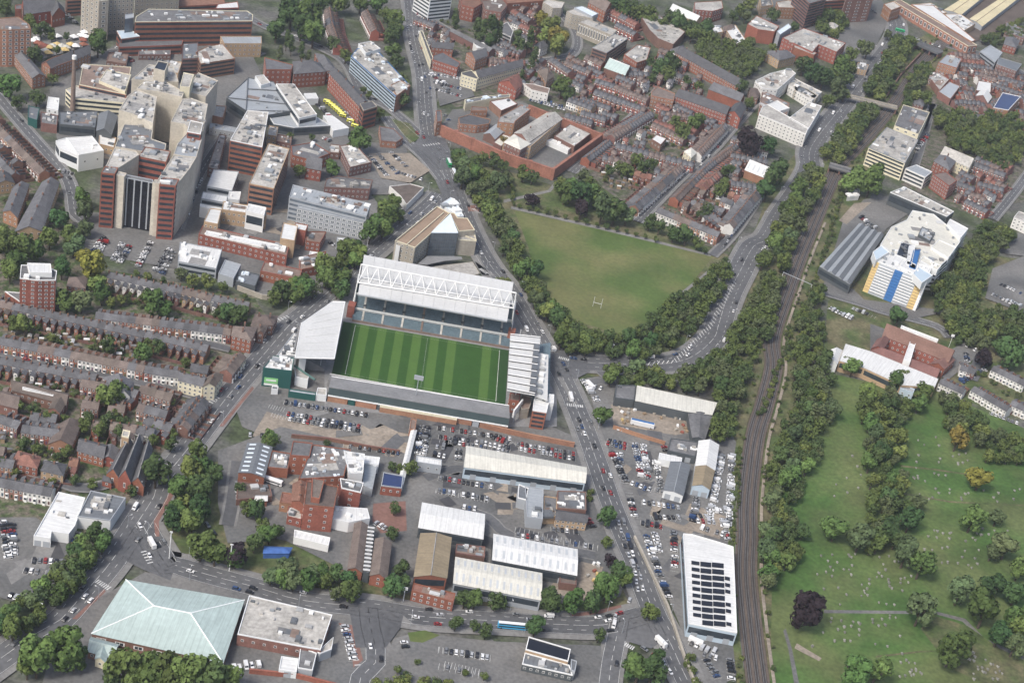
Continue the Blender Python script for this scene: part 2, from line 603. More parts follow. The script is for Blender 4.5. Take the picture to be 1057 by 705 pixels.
for i, (c, r) in enumerate(zip(CL, ROADS)):
    b = MB()
    w = r[1] / 2
    if r[3] == 4:
        dashes(b, c, w * .5, 3, 5, .24, Z_MARK)
        dashes(b, c, -w * .5, 3, 5, .24, Z_MARK)
        dashes(b, c, 0, 9, 2.5, .24, Z_MARK)
        dashes(b, c, w - .5, 40, .5, .16, Z_MARK)
        dashes(b, c, -w + .5, 40, .5, .16, Z_MARK)
    elif r[1] > 7:
        dashes(b, c, 0, 4, 4, .25, Z_MARK)
        dashes(b, c, w - .4, 40, .5, .2, Z_MARK)
        dashes(b, c, -w + .4, 40, .5, .2, Z_MARK)
    if b.v:
        b.build('road_markings', 'line')['kind'] = 'structure'
# filled junction mouths, red crossings, islands, hatched strips
for s, mt_ in (('c2 170,60 330,100 350,170 290,200 200,190', 'asphalt'), ('U 180,440 300,380 420,500 330,560 200,520', 'asphalt'),
               ('O 470,350 570,420 640,500 620,560 520,520 420,470', 'asphalt'), ('b3 380,370 620,400 600,480 540,560 420,560 400,440', 'asphalt'),
               ('b1 740,60 880,60 840,140 780,150', 'asphalt'), ('b0 690,540 780,560 830,680 740,690 640,600', 'asphalt')):
    sheet('road', WP(s), mt_, Z_ROAD + .03)
for s, mt_ in (('U 265,445 360,455 385,520 300,490', 'redpave'), ('U 0,415 110,400 205,378 208,388 120,415 0,428', 'redpave'),
               ('O 640,200 560,340 565,400 580,400 578,345 655,205', 'redpave'), ('O 385,600 280,700 262,700 380,590', 'redpave'),
               ('O 570,450 610,470 605,480 575,470', 'redpave'), ('O 500,420 550,490 490,500 470,470', 'pave'),
               ('b3 600,420 660,470 620,480 560,440', 'pave'), ('b3 350,460 410,470 450,610 410,640 400,560', 'redpave'),
               ('c2 150,60 200,130 300,300 280,300 180,130', 'pave'), ('N 565,510 405,705 425,705 575,520', 'redpave'),
               ('b1 740,150 880,300 1000,520 960,500 860,330', 'pave'), ('b3 630,500 700,490 760,510 690,540 640,535', 'parkgrass'),
               ('b0 560,480 640,500 680,560 640,580', 'verge'), ('b1 870,165 918,165 918,190 875,188', 'redpave'),
               ('b1 900,390 960,430 985,450 930,445', 'pave')):
    sheet('road_island', WP(s), mt_, Z_MARK - .012)
hb = MB()
for a, b_, n in (('c1 935,470', 'c1 835,650', 16), ('c1 835,650', 'c2 690,130', 16), ('c2 690,130', 'c2 540,140', 8)):
    A, B_ = WP(a)[0], WP(b_)[0]
    for i in range(n):
        q = A.lerp(B_, (i + .5) / n)
        d = (B_ - A).normalized()
        s = Vector((-d.y, d.x, 0))
        u = (d + s).normalized() * 2.6
        w = (d - s).normalized() * .3
        hb.face([(v.x, v.y, Z_MARK + .004) for v in (q - u - w, q + u - w, q + u + w, q - u + w)][::-1])
for s, n in (('b3 385,480 430,640', 8), ('U 220,540 260,560', 5), ('R 385,245 440,260', 6), ('R 425,490 515,500', 8), ('H 690,150 740,190', 5), ('H 745,610 800,650', 6), ('O 350,560 400,590', 7), ('O 520,450 550,500', 5),
             ('N 660,200 745,170', 6), ('N 350,600 400,560', 5), ('b0 690,590 760,580', 7)):
    A, B_ = WP(s)
    d = (B_ - A).normalized()
    q = Vector((-d.y, d.x, 0)) * 1.6
    for i in range(n):
        c = A.lerp(B_, (i + .5) / n)
        hb.face([(v.x, v.y, Z_MARK + .005) for v in (c - d * .35 - q, c + d * .35 - q, c + d * .35 + q, c - d * .35 + q)])
hb.f = [f if (Vector(hb.v[f[1]]) - Vector(hb.v[f[0]])).cross(Vector(hb.v[f[2]]) - Vector(hb.v[f[0]])).z > 0 else f[::-1] for f in hb.f]
hb.build('crossing_markings', 'line')['kind'] = 'structure'
# bay lines of the car parks
pb = MB()


def bays(s, n, d=2.4):
    A, B_ = WP(s)
    t = (B_ - A).normalized()
    q = Vector((-t.y, t.x, 0)) * d
    for i in range(n + 1):
        c = A.lerp(B_, i / n)
        f = [(v.x, v.y, Z_MARK) for v in (c - t * .1 - q, c + t * .1 - q, c + t * .1 + q, c - t * .1 + q)]
        pb.face(f)


for s, n in (('b2 70,310 130,325', 6), ('b2 80,345 150,360', 6), ('Y 140,235 330,270', 16), ('Q 420,240 600,268', 14), ('Q 440,290 560,318', 10), ('a1 380,310 360,350', 4), ('a1 540,400 610,310', 8), ('a1 640,430 700,330', 9), ('Y 430,375 730,440', 18), ('d1 930,520 1050,570', 8)):
    bays(s, n)

# worn and mended patches of the hard ground
for k, (s, n) in enumerate((('p 250,390 570,440 600,480 440,510 250,440', 26), ('p 430,450 600,470 640,600 440,600', 22), ('p 610,390 740,440 760,690 690,620 630,480', 26), ('p 90,80 240,100 200,240 90,260', 18), ('p 210,160 400,200 330,280 180,270', 18), ('Q 250,200 1000,240 980,350 180,350', 16), ('p 10,540 80,530 60,600 0,620', 8), ('V 160,190 400,70 480,150 300,230', 8), ('p 225,470 420,480 410,600 240,540', 16))):
    ps = WP(s)
    for i in range(n):
        w_ = [rnd.random() ** 1.2 for _ in ps]
        c = sum((p * w for p, w in zip(ps, w_)), Vector((0, 0, 0))) / sum(w_)
        a_ = rnd.uniform(0, 3.14)
        l_, b_w = rnd.uniform(6, 26), rnd.uniform(3, 10)
        e1, e2 = Vector((math.cos(a_), math.sin(a_), 0)) * l_ / 2, Vector((-math.sin(a_), math.cos(a_), 0)) * b_w / 2
        sheet('tarmac_patch', [c - e1 - e2, c + e1 * rnd.uniform(.7, 1) - e2, c + e1 + e2, c - e1 * rnd.uniform(.6, 1) + e2], rnd.choice(['asphalt', 'asphalt_new', 'pave', 'lot', 'gravel', 'asphalt_new']), Z_ROAD - .03 + .0009 * (i % 9))
# railway
RAIL = spline(WP('d0 760,150 700,200 640,260 560,380 500,460 430,545 330,650 d1 290,40 200,250 150,370 110,480 40,690 d2 45,150 10,300 c2 1015,440 985,690 c3 985,100 980,260 1000,480 1030,720'))
strip('railway_bed', RAIL, 13.6, 'ballast', Z_ROAD - .02)
sb, rb = MB(), MB()
for off in (-4.2, -.1, 4):
    ribbon(sb, RAIL, off + 1.3, off - 1.3, Z_ROAD + .02)
    for e in (-.72, .72):
        ribbon(rb, RAIL, off + e + .13, off + e - .13, Z_ROAD + .12)
sb.build('railway_sleepers', 'sleeper')['kind'] = 'structure'
rb.build('railway_rails', 'steel')['kind'] = 'structure'
strip('railway_verge', offs(RAIL, -9.5), 4.5, 'verge', Z_ROAD - .012)
strip('railway_path', offs(RAIL[len(RAIL) // 2:], 9.2), 2, 'gravel', Z_ROAD - .01)

# pitch
TL, TR = WP('S 72,412 932,562')
BL, = WP('K 484,503')
BR, = WP('R 108,492')
# square the field up from its measured corners
ux = ((TR - TL) + (BR - BL)).normalized()
uy = Vector((-ux.y, ux.x, 0))
cen = (TL + TR + BL + BR) / 4
PL = ((TR - TL).length + (BR - BL).length) / 2
PW = (((TL + TR) / 2) - ((BL + BR) / 2)).dot(uy)
import sys; print("pitch", PL, PW, file=sys.stderr)


def bil(u, v, z=0):             # pitch coordinates 0..1 along and 0..1 from the near to the far side
    a = BL.lerp(BR, u)
    b = TL.lerp(TR, u)
    q = a.lerp(b, v)
    return Vector((q.x, q.y, z))


pm = MB()
ns = 19
for i in range(ns):
    k = 2 if i in (0, ns - 1) else (1 if i % 2 == 0 else 0)
    if i in (14, 15, 16, 17):
        k = 0 if i != 16 else 1
    pm.face([bil(i / ns, 0), bil((i + 1) / ns, 0), bil((i + 1) / ns, 1), bil(i / ns, 1)], k)
pm.build('pitch', ['pitch_dark', 'pitch_light', 'pitch_edge'])['kind'] = 'structure'
lm = MB()


def pline(u0, v0, u1, v1, w=.28):
    a, b = bil(u0, v0, .02), bil(u1, v1, .02)
    d = (b - a).normalized()
    q = Vector((-d.y, d.x, 0)) * w / 2
    lm.face([a - q, b - q, b + q, a + q])


pline(.075, .03, .075, .97)
pline(.945, .03, .945, .97)
pline(.075, .04, .945, .04, .08)
pline(.075, .96, .945, .96, .08)
for u in (.51,):
    pline(u, .04, u, .96, .08)
lm.build('pitch_lines', 'line')['kind'] = 'structure'
# ------------------------------------------------------------------ shared part meshes
def unit_window(name, glass):
    b = MB()
    b.box(-.5, .5, -.08, .02, -.5, .5, 0)
    fx = .38
    for k in range(2):
        x0, x1 = (-fx, -.03) if k == 0 else (.03, fx)
        b.box(x0, x1, -.10, -.07, -.40, .40, 1)
    return b.mesh(name, ['frame', glass])


WIN = unit_window('window', 'glass')
WING = unit_window('window_grey', 'glassgrey')
_b = MB()
_b.box(-.5, .5, -.08, .02, -.5, .5, 0)
BAND = _b.mesh('window_band', ['glass'])
BANDG = _b.mesh('window_band_grey', ['glassgrey'])
_d = MB()
_d.box(-.5, .5, -.12, .02, -.5, .5, 0)
DOOR = _d.mesh('door', ['door'])
SHUT = _d.mesh('shutter', ['cladgrey'])
UNIT = {}
for k in ('unit', 'white', 'metaldark', 'concroof', 'skylight', 'metalgrey', 'feltlight', 'feltbrown', 'metalwhite'):
    _u = MB()
    _u.box(-.5, .5, -.5, .5, 0, .9, 0)
    _u.box(-.38, .38, -.38, .38, .9, 1, 0)
    UNIT[k] = _u.mesh('roof_unit', [k])


def place(name, me, parent, a, d, nrm, loc, sx, sz, sy=1.0):
    """a flat part on a facade: d along the wall, nrm outward"""
    o = link(name, me, parent, loc)
    o.rotation_euler = (0, 0, math.atan2(d.y, d.x))
    o.scale = (sx, sy, sz)
    return o


def inset(poly, d):
    n = len(poly)
    out = []
    for i in range(n):
        p0, p1, p2 = poly[i - 1], poly[i], poly[(i + 1) % n]
        e1, e2 = (p1 - p0).normalized(), (p2 - p1).normalized()
        n1, n2 = Vector((-e1.y, e1.x)), Vector((-e2.y, e2.x))
        q = n1 + n2
        den = max(.35, 1 + n1.dot(n2))
        out.append(p1 + q * (d / den))
    return out


def inside(p, poly):
    c = False
    j = len(poly) - 1
    for i in range(len(poly)):
        a, b = poly[i], poly[j]
        if (a.y > p.y) != (b.y > p.y) and p.x < (b.x - a.x) * (p.y - a.y) / (b.y - a.y) + a.x:
            c = not c
        j = i
    return c


def gable_frame(q):
    """quad (ccw, 2d) -> rotated so that edges 0 and 2 are the long ones"""
    if (q[1] - q[0]).length + (q[3] - q[2]).length < (q[2] - q[1]).length + (q[0] - q[3]).length:
        q = q[1:] + q[:1]
    return q


FOOT = []


class Bld:
    def __init__(s, name, label, cat, at, group=None):
        s.o = Vector((at[0], at[1], 0))
        s.root = thing(name, label, cat, s.o, group)
        s.nw = 0

    def loc(s, p, z):
        return (p[0] - s.o.x, p[1] - s.o.y, z)

    def facade(s, poly, z0, z1, floors, win, step=3.4, wsz=(1.5, 1.5), cap=95, only=None, grey=False, sill=None):
        if not floors or not win:
            return
        n = len(poly)
        edges = []
        for i in range(n):
            a, b = Vector(poly[i]).to_2d(), Vector(poly[(i + 1) % n]).to_2d()
            L = (b - a).length
            if L < 3:
                continue
            d = (b - a) / L
            nr = Vector((d.y, -d.x))
            mid = (a + b) / 2
            if nr.dot((CAM.to_2d() - mid).normalized()) < -.15:
                continue
            if only is not None and i not in only:
                continue
            edges.append((a, b, L, d, nr))
        fh = (z1 - z0) / floors
        if win == 'band':
            for a, b, L, d, nr in edges:
                for f in range(floors):
                    if s.nw >= cap:
                        return
                    c = (a + b) / 2
                    place('window', BANDG if grey else BAND, s.root, a, d, nr, s.loc(c, z0 + fh * (f + .58)), L - 1.6, fh * .46)
                    s.nw += 1
            return
        tot = sum(int(L / step) for _, _, L, _, _ in edges) * floors
        if tot == 0:
            return
        avail = cap - s.nw
        st = step * max(1.0, tot / max(avail, 1))
        for a, b, L, d, nr in edges:
            k = int(L / st)
            for j in range(k):
                for f in range(floors):
                    if s.nw >= cap:
                        return
                    c = a + d * (L * (j + .5) / k)
                    place('window', WING if grey else WIN, s.root, a, d, nr, s.loc(c, z0 + fh * (f + .55)), min(wsz[0] * st / step, L / k * .8), min(wsz[1], fh * .7))
                    s.nw += 1

    def block(s, pts, h, roof='f', wm='brick', rm='felt', floors=0, win=None, z0=0.0, rise=None, over=.35, parapet=.7, clutter=0,
              cm=None, grey=False, step=3.4, wsz=(1.5, 1.5), ridgecap=None, doors=0, sky=0, skym='rooflight', chim=0, csize=1.0, trim=None, only=None, axis=0):
        poly = ccw([Vector((p[0], p[1])) for p in pts])
        FOOT.append(poly)
        base = -1.0 if z0 == 0 else z0
        L = s.loc
        if len(poly) != 4 and roof != 'f':
            roof = 'f'
        if roof == 'f':
            b = MB()
            b.hexa([L(p, base) for p in poly], [L(p, h) for p in poly], 0, 0)
            b.build('wall', [wm], s.root)
            # parapet ring and the roof deck inside it
            inn = inset(poly, .45)
            pr = MB()
            n = len(poly)
            for i in range(n):
                j = (i + 1) % n
                o0, o1, i0, i1 = poly[i], poly[j], inn[i], inn[j]
                pr.face([L(o0, h), L(o1, h), L(o1, h + parapet), L(o0, h + parapet)])
                pr.face([L(o0, h + parapet), L(o1, h + parapet), L(i1, h + parapet), L(i0, h + parapet)])
                pr.face([L(i0, h + parapet), L(i1, h + parapet), L(i1, h), L(i0, h)])
            pr.build('parapet', [trim or wm], s.root)
            dk = MB()
            dk.hexa([L(p, h - .02) for p in inn], [L(p, h + .12) for p in inn])
            roof_uv(dk.build('roof', [rm], s.root).data, max((poly[(i + 1) % len(poly)] - poly[i] for i in range(len(poly))), key=lambda e: e.length))
        else:
            q = gable_frame(poly)
            if axis:
                q = q[1:] + q[:1]
            wd_ = ((q[1] - q[2]).length + (q[3] - q[0]).length) / 2
            rise = wd_ * .28 if rise is None else rise
            ra, rb = (q[0] + q[3]) / 2, (q[1] + q[2]) / 2
            if roof == 'h':
                ax = (rb - ra)
                k = min(.45, (wd_ / 2) / max(ax.length, .1))
                ra2, rb2 = ra + ax * k, rb - ax * k
            else:
                ra2, rb2 = ra, rb
            b = MB()
            for i in range(4):
                a, c = q[i], q[(i + 1) % 4]
                if roof == 'g' and i in (1, 3):
                    mpt = rb if i == 1 else ra
                    b.face([L(a, base), L(c, base), L(c, h), L(mpt, h + rise - .06), L(a, h)])
                else:
                    b.face([L(a, base), L(c, base), L(c, h), L(a, h)])
            b.build('wall', [wm], s.root)
            # roof slopes, a little proud of the walls
            cen_ = (q[0] + q[1] + q[2] + q[3]) / 4
            qo = inset(q, -over)
            dz = rise * over / (wd_ / 2)
            r = MB()
            ax = (rb - ra).normalized() * (over if roof == 'g' else 0)
            A_, B_ = ra2 - ax, rb2 + ax
            zt = h + rise
            if roof == 'g':
                fs = [[L(qo[0], h - dz), L(qo[1], h - dz), L(B_, zt), L(A_, zt)], [L(qo[2], h - dz), L(qo[3], h - dz), L(A_, zt), L(B_, zt)]]
            else:
                fs = [[L(qo[0], h - dz), L(qo[1], h - dz), L(B_, zt), L(A_, zt)], [L(qo[2], h - dz), L(qo[3], h - dz), L(A_, zt), L(B_, zt)],
                      [L(qo[1], h - dz), L(qo[2], h - dz), L(B_, zt)], [L(qo[3], h - dz), L(qo[0], h - dz), L(A_, zt)]]
            for f in fs:
                up = [Vector(p) + Vector((0, 0, .18)) for p in f]
                k = len(up)
                r.face(up)
                r.face([Vector(p) for p in f][::-1])
                for i in range(k):
                    r.face([f[i], f[(i + 1) % k], up[(i + 1) % k], up[i]])
            rf = r.build('roof', [rm], s.root)
            roof_uv(rf.data, q[1] - q[0])
            if ridgecap:
                rc = MB()
                rc.bar(L(A_, zt + .2), L(B_, zt + .2), .35)
                if roof == 'h':
                    for p, e in ((qo[0], A_), (qo[3], A_), (qo[1], B_), (qo[2], B_)):
                        rc.bar(L(p, h - dz + .25), L(e, zt + .2), .35)
                rc.build('ridge_cap', [ridgecap], rf)
            if sky:
                for sd_ in (0, 1):
                    f = fs[sd_]
                    f0, f1, f2, f3 = [Vector(p) for p in f]
                    nn = (f1 - f0).cross(f3 - f0).normalized()
                    if nn.z < 0:
                        nn = -nn
                    for i in range(sky):
                        u0, u1 = (i + .3) / sky, (i + .62) / sky
                        sm = MB()
                        pts_ = []
                        for u, v in ((u0, .22), (u1, .22), (u1, .72), (u0, .72)):
                            pts_.append(f0.lerp(f1, u).lerp(f3.lerp(f2, u), v) + nn * .24)
                        lo = [p - nn * .14 for p in pts_]
                        sm.hexa(lo, pts_)
                        sm.build('rooflight', [skym], rf)
            if chim:
                for i in range(chim):
                    t = (i + .5) / chim
                    c = ra.lerp(rb, t)
                    cmb = MB()
                    x, y, z = L(c, h + rise)
                    cmb.box(x - .6, x + .6, y - .4, y + .4, z - 1.2, z + 1.5, 0)
                    cmb.box(x - .4, x - .1, y - .15, y + .15, z + 1.5, z + 2, 1)
                    cmb.box(x + .1, x + .4, y - .15, y + .15, z + 1.5, z + 2, 1)
                    cmb.build('chimney', ['chim', 'potsc'], s.root)
        s.facade([(p.x, p.y) for p in poly], max(z0, 0), h, floors, win, step, wsz, grey=grey, only=only)
        if doors:
            n = len(poly)
            best = max(range(n), key=lambda i: -((poly[i] + poly[(i + 1) % n]) / 2).y)
            a, b2 = poly[best], poly[(best + 1) % n]
            d = (b2 - a).normalized()
            for i in range(doors):
                c = a.lerp(b2, (i + .5) / doors)
                place('loading_door' if h > 5 else 'door', SHUT, s.root, a, d, None, L(c, 1.9), 3.6, 3.8)
        if clutter:
            xs = [p.x for p in poly]
            ys = [p.y for p in poly]
            k = t = 0
            clutter = int(clutter * 1.6)
            for i in range(min(5, clutter // 3)):
                a, b2, c, e = [rnd.choice(poly) for _ in range(4)]
                u = (poly[1] - poly[0]).normalized()
                w = Vector((-u.y, u.x))
                mid = (a + b2 + c + e) / 4 * .6 + sum(poly, Vector((0, 0))) / len(poly) * .4
                l1, l2 = rnd.uniform(2, 9), rnd.uniform(1.5, 5)
                q4 = [mid - u * l1 - w * l2, mid + u * l1 - w * l2, mid + u * l1 + w * l2, mid - u * l1 + w * l2]
                if all(inside(v_, poly) for v_ in q4):
                    pm_ = MB()
                    zz_ = h + .16 + .03 * i
                    pm_.hexa([L(v_, h + .05) for v_ in q4], [L(v_, zz_) for v_ in q4])
                    pm_.build('roof_patch', [rnd.choice(['felt', 'feltlight', 'metaldark', 'feltbrown', 'concroof'])], s.root)
            inn = inset(poly, 1.6)
            while k < clutter and t < clutter * 12:
                t += 1
                p = Vector((rnd.uniform(min(xs), max(xs)), rnd.uniform(min(ys), max(ys))))
                if not inside(p, inn):
                    continue
                kind = rnd.choice(cm or ['unit', 'white', 'metaldark', 'concroof', 'metalgrey'])
                o = link('roof_unit', UNIT[kind], s.root, L(p, h + .1))
                e = (poly[1] - poly[0])
                o.rotation_euler = (0, 0, math.atan2(e.y, e.x))
                big = 2.0 if rnd.random() < .25 else 1.0
                o.scale = (rnd.uniform(1, 3.6) * csize * big, rnd.uniform(1, 3.2) * csize * big, rnd.uniform(.5, 2.2) * csize)
                k += 1
        return poly


def roof_uv(me, d):
    d = Vector((d.x, d.y)).normalized()
    uv = me.uv_layers.new(name='UVMap')
    for l in me.loops:
        c = me.vertices[l.vertex_index].co
        uv.data[l.index].uv = (c.x * d.x + c.y * d.y, -c.x * d.y + c.y * d.x)


def cen(ps):
    return sum((Vector((p[0], p[1], 0)) for p in ps), Vector((0, 0, 0))) / len(ps)


def B(name, label, cat, s, h, roof='f', wm='brick', rm='felt', floors=0, win=None, **k):
    pts = WP(s, h)
    b = Bld(name, label, cat, cen(pts))
    b.block(pts, h, roof, wm, rm, floors, win, **k)
    return b
# ------------------------------------------------------------------ bottom left to bottom right
b = B('sports_hall', 'large hall with pale green hipped metal roof and white ridge caps at the bottom left', 'hall',
      'a3 510,288 985,370 900,622 372,503', 6.5, 'h', 'brick', 'copper', 1, 'grid', rise=6, ridgecap='ridge', step=9, wsz=(5, 2.2))
pts = WP('a3 370,518 480,548 460,605 355,575', 4.5)
b.block(pts, 4.5, 'g', 'brick', 'copper', 1, 'grid', step=4)
pts = WP('a3 395,552 440,566 425,610 385,596', 6.5)
b.block(pts, 5.0, 'g', 'cream', 'copper', 1, 'grid', rise=2)
b = B('retail_block', 'flat grey roofed brick store beside the pale green hall', 'shop', 'p 257,615 343,635 331,671 313,668 245,655', 7, 'f', 'brick', 'concroof', 1, 'grid', clutter=10, step=5, trim='cladwhite', csize=.7)
b.block(WP('b3 195,560 262,585 245,655 185,645', 5), 5, 'f', 'cladgrey', 'felt', clutter=1, trim='cladwhite')
b.block(WP('b3 262,580 330,520 322,570 275,588', 5), 5, 'f', 'cladgrey', 'concroof', trim='cladwhite')
B('storage_shed', 'small white flat storage shed in the yard behind the store', 'shed', 'b3 118,598 188,608 180,662 108,652', 4, 'f', 'cladwhite', 'metalwhite', doors=1)
b = B('drive_through', 'restaurant with black solar roof and white parapet edge by the roundabout', 'restaurant', 'Q 735,196 883,240 874,283 724,241', 6.5, 'f', 'brickbuff', 'pvblack', 1, 'grid', trim='white', step=3, wsz=(2, 2.4))
b.block(WP('Q 722,252 878,296 890,332 712,292', 4.2), 4.2, 'f', 'claddark', 'metaldark', 1, 'grid', clutter=6, trim='white', csize=.8)
b.block(WP('Q 884,275 905,282 898,320 884,314', 5.6), 5.6, 'f', 'cladgrey', 'metaldark')
b = B('solar_warehouse', 'white warehouse whose roof carries rows of black solar panels beside the railway', 'warehouse', 'U 463,85 500,88 610,120 672,140 687,498 485,458', 9, 'f', 'cladblue', 'metalwhite', 1, 'band', trim='white', doors=3)
rf = next(o for o in b.root.children if o.name.startswith('roof'))
for j in range(10):
    for i, (u0, u1) in enumerate(((498, 531), (535, 580), (583, 632), (635, 656))):
        if (j, i) in ((9, 0), (8, 3), (0, 3), (1, 3), (5, 3)):
            continue
        y = 195 + j * 27.0 + (i * 3.5)
        q = WP('U %f,%f %f,%f %f,%f %f,%f' % (u0 + j * .9, y, u1 + j * .9, y + 5, u1 + j * .9, y + 24 - (5 if i in (0, 3) else 0), u0 + j * .9, y + 19 - (5 if i in (0, 3) else 0)), 9.5)
        mb = MB()
        mb.slab([Vector(b.loc(p, 9.55)) for p in q], .2)
        mb.build('solar_panel', ['pvblack'], rf)
# garage and church at the left
b = B('car_showroom', 'white flat roofed car garage with two open bays on the left', 'garage', 'O 212,241 310,262 272,366 250,394 188,384 184,410 122,401', 6, 'f', 'cladwhite', 'metalwhite', clutter=3, doors=2, csize=.6)
B('workshop', 'dark grey flat roofed workshop joined to the white garage', 'workshop', 'O 330,236 458,262 402,345 282,330', 7, 'f', 'cladwhite', 'metaldark', clutter=7, trim='cladgrey')
ch = Bld('church', 'red brick church with three parallel dark slate gables', 'church', cen(WP('O 440,150', 0)))
A0, A1, A2, A3 = WP('O 385,172 522,220 556,76 452,56', 8)
for i in range(3):
    u0, u1 = i / 3, (i + 1) / 3
    q = [A0.lerp(A1, u0), A0.lerp(A1, u1), A3.lerp(A2, u1), A3.lerp(A2, u0)]
    q = [Vector((p.x, p.y)) for p in q]
    if i != 1:
        q[0], q[1] = q[0] + (q[3] - q[0]) * .04, q[1] + (q[2] - q[1]) * .04
    ch.block(q, 8 if i == 1 else 7, 'g', 'brickred', 'slate', 1, 'grid', step=4.5, wsz=(1.3, 3.4), rise=7.5 if i == 1 else 5, over=.2, axis=0 if (q[3] - q[0]).length > (q[1] - q[0]).length else 0, ridgecap='feltlight')
ch.block(WP('O 448,14 474,20 468,44 442,38', 15), 15, 'f', 'brickbuff', 'concroof', 2, 'grid', trim='cream')
ch.block(WP('O 378,178 412,186 405,205 372,196', 4), 4, 'h', 'brickred', 'slate', 1, 'grid', step=3)
B('vicarage', 'brick house with tall gables standing left of the church', 'house', 'a2 325,440 432,468 418,520 312,490', 6, 'g', 'brickred', 'slate', 2, 'grid', chim=2, step=3)
B('annexe', 'small brick annexe between the church and the gabled house', 'house', 'a2 420,470 480,482 465,530 410,520', 4.5, 'g', 'brickred', 'slate', 1, 'grid', step=3)
B('villa', 'red tiled villa with white bay windows left of the church', 'house', 'a2 75,490 165,515 150,560 45,540', 6, 'h', 'brickred', 'tilered', 2, 'grid', chim=2, step=3.5)
B('villa', 'grey roofed house beside the red tiled villa', 'house', 'a2 185,530 270,545 255,590 165,570', 6, 'h', 'brickbuff', 'slate', 2, 'grid', chim=1, step=3.5)
B('parish_hall', 'long brown gabled hall behind the villas', 'hall', 'a2 235,385 330,372 290,470 195,462', 6, 'g', 'brickorange', 'tilebrown', 1, 'grid', step=4)
b = B('school', 'low brown roofed school with a long white rooflight strip in the terraces', 'school', 'M 50,480 335,548 320,600 60,530', 6, 'g', 'brick', 'tilebrown', 1, 'grid', step=4, chim=1)
b.block(WP('M 110,517 260,552 258,560 108,525', 7.6), 7.6, 'f', 'white', 'skylight', z0=6)
b.block(WP('M -20,530 100,558 85,620 -30,590', 6), 6, 'g', 'brick', 'tilebrown', 1, 'grid', step=4)
b.block(WP('M 270,560 330,575 290,640 235,620', 6), 6, 'g', 'brick', 'tilebrown', 1, 'grid', step=4)
B('white_house', 'white rendered house with steep slate gables among the terraces', 'house', 'M 500,470 650,492 630,560 570,565', 7, 'g', 'render', 'slate', 2, 'grid', chim=1, rise=5)
B('corner_house', 'cream painted corner building with dormers on the main road', 'house', 'N 222,445 345,468 325,512 207,482', 9, 'g', 'cream', 'slate', 3, 'grid', chim=3, step=3)
B('corner_house', 'cream gabled house turning the corner into the main road', 'house', 'N 345,468 425,455 385,512 328,512', 10, 'g', 'cream', 'tilebrown', 3, 'grid', chim=1, step=3, axis=0)
B('flats', 'three storey brick corner block at the end of the long terrace', 'flats', 'N 475,220 590,225 560,290 465,265', 10, 'h', 'brickred', 'tilebrown', 3, 'grid', chim=2, step=2.8)
B('corner_house', 'brown roofed building at the junction by the stadium', 'house', 'N 580,160 690,170 665,215 560,215', 8, 'h', 'brick', 'tilebrown', 2, 'grid', chim=2, step=3)
B('corner_house', 'brown roofed house above the three storey corner block', 'house', 'N 560,215 640,220 620,255 590,252', 8, 'g', 'brick', 'tilebrown', 2, 'grid', chim=1, step=3)
B('blue_roof_house', 'house with a blue grey slate roof beside the cream corner building', 'house', 'N 275,400 360,412 345,450 265,440', 7, 'g', 'brick', 'slate', 2, 'grid', chim=1)
b = B('tower_flats', 'red brick tower of flats with white roof plant above the terraces', 'flats', 'a1 85,408 175,410 230,432 225,470 150,470 80,462', 24, 'f', 'brickred', 'felt', 8, 'grid', clutter=3, cm=['white'], step=3, trim='white')
b.block(WP('a1 110,395 205,398 210,435 120,432', 28), 27, 'f', 'white', 'metalwhite', z0=24)
B('low_wing', 'white edged low wing at the foot of the brick tower', 'hall', 'a1 20,515 85,520 150,545 85,560', 4, 'f', 'brickred', 'felt', trim='white')
B('gabled_house', 'brown house with hipped roof half hidden by trees near the brick tower', 'house', 'a1 280,455 350,455 345,500 270,490', 6, 'h', 'brick', 'tilebrown', 2, 'grid')
B('long_house', 'long slate roofed block with brick gable end on the far left', 'house', 'a1 55,90 118,80 70,215 12,190', 8, 'g', 'brickorange', 'slate', 2, 'grid', chim=3)
B('long_house', 'second long slate roofed block beside the curved street', 'house', 'a1 170,72 240,72 170,270 60,272', 8, 'g', 'brickbuff', 'slate', 2, 'grid', chim=4, step=4)
B('long_house', 'dark slate roof row near the bend of the left street', 'house', 'a1 -20,40 40,38 60,75 -20,85', 7, 'g', 'brickbuff', 'slate', 2, 'grid', chim=2)

# ------------------------------------------------------------------ trade estate in the middle
b = B('long_warehouse', 'very long white gabled warehouse below the stadium car park', 'warehouse', 'Y 253,72 688,150 684,206 244,148', 8.5, 'g', 'cladblue', 'metalcream', 1, 'band', rise=2, doors=6)
B('flat_warehouse', 'white almost flat warehouse left of the yard of parked cars', 'warehouse', 'Y 92,278 318,320 312,410 78,368', 7.5, 'g', 'claddark', 'metalwhite', 1, 'band', rise=1.2)
b = B('tan_warehouse', 'tan roofed warehouse with a red brick office in front', 'warehouse', 'Y 86,390 197,405 180,552 62,546', 9, 'g', 'brickred', 'metaltan', 1, 'band', rise=1.8, axis=0, ridgecap='feltlight')
b.block(WP('Y 60,572 212,610 205,640 52,600', 6.5), 6.5, 'f', 'brickred', 'tilered', 2, 'grid', clutter=2)
B('rooflit_warehouse', 'white warehouse with two rows of rooflights in the middle of the trade estate', 'warehouse', 'Y 352,392 655,448 653,542 347,485', 8, 'g', 'claddark', 'metalwhite', 1, 'band', rise=1.6, sky=11, doors=3)
B('cream_warehouse', 'cream roofed warehouse with faint rooflights nearest the lower road', 'warehouse', 'Y 213,476 526,535 522,632 205,570', 8, 'g', 'cladgrey', 'metalcream', 1, 'band', rise=1.6, sky=13)
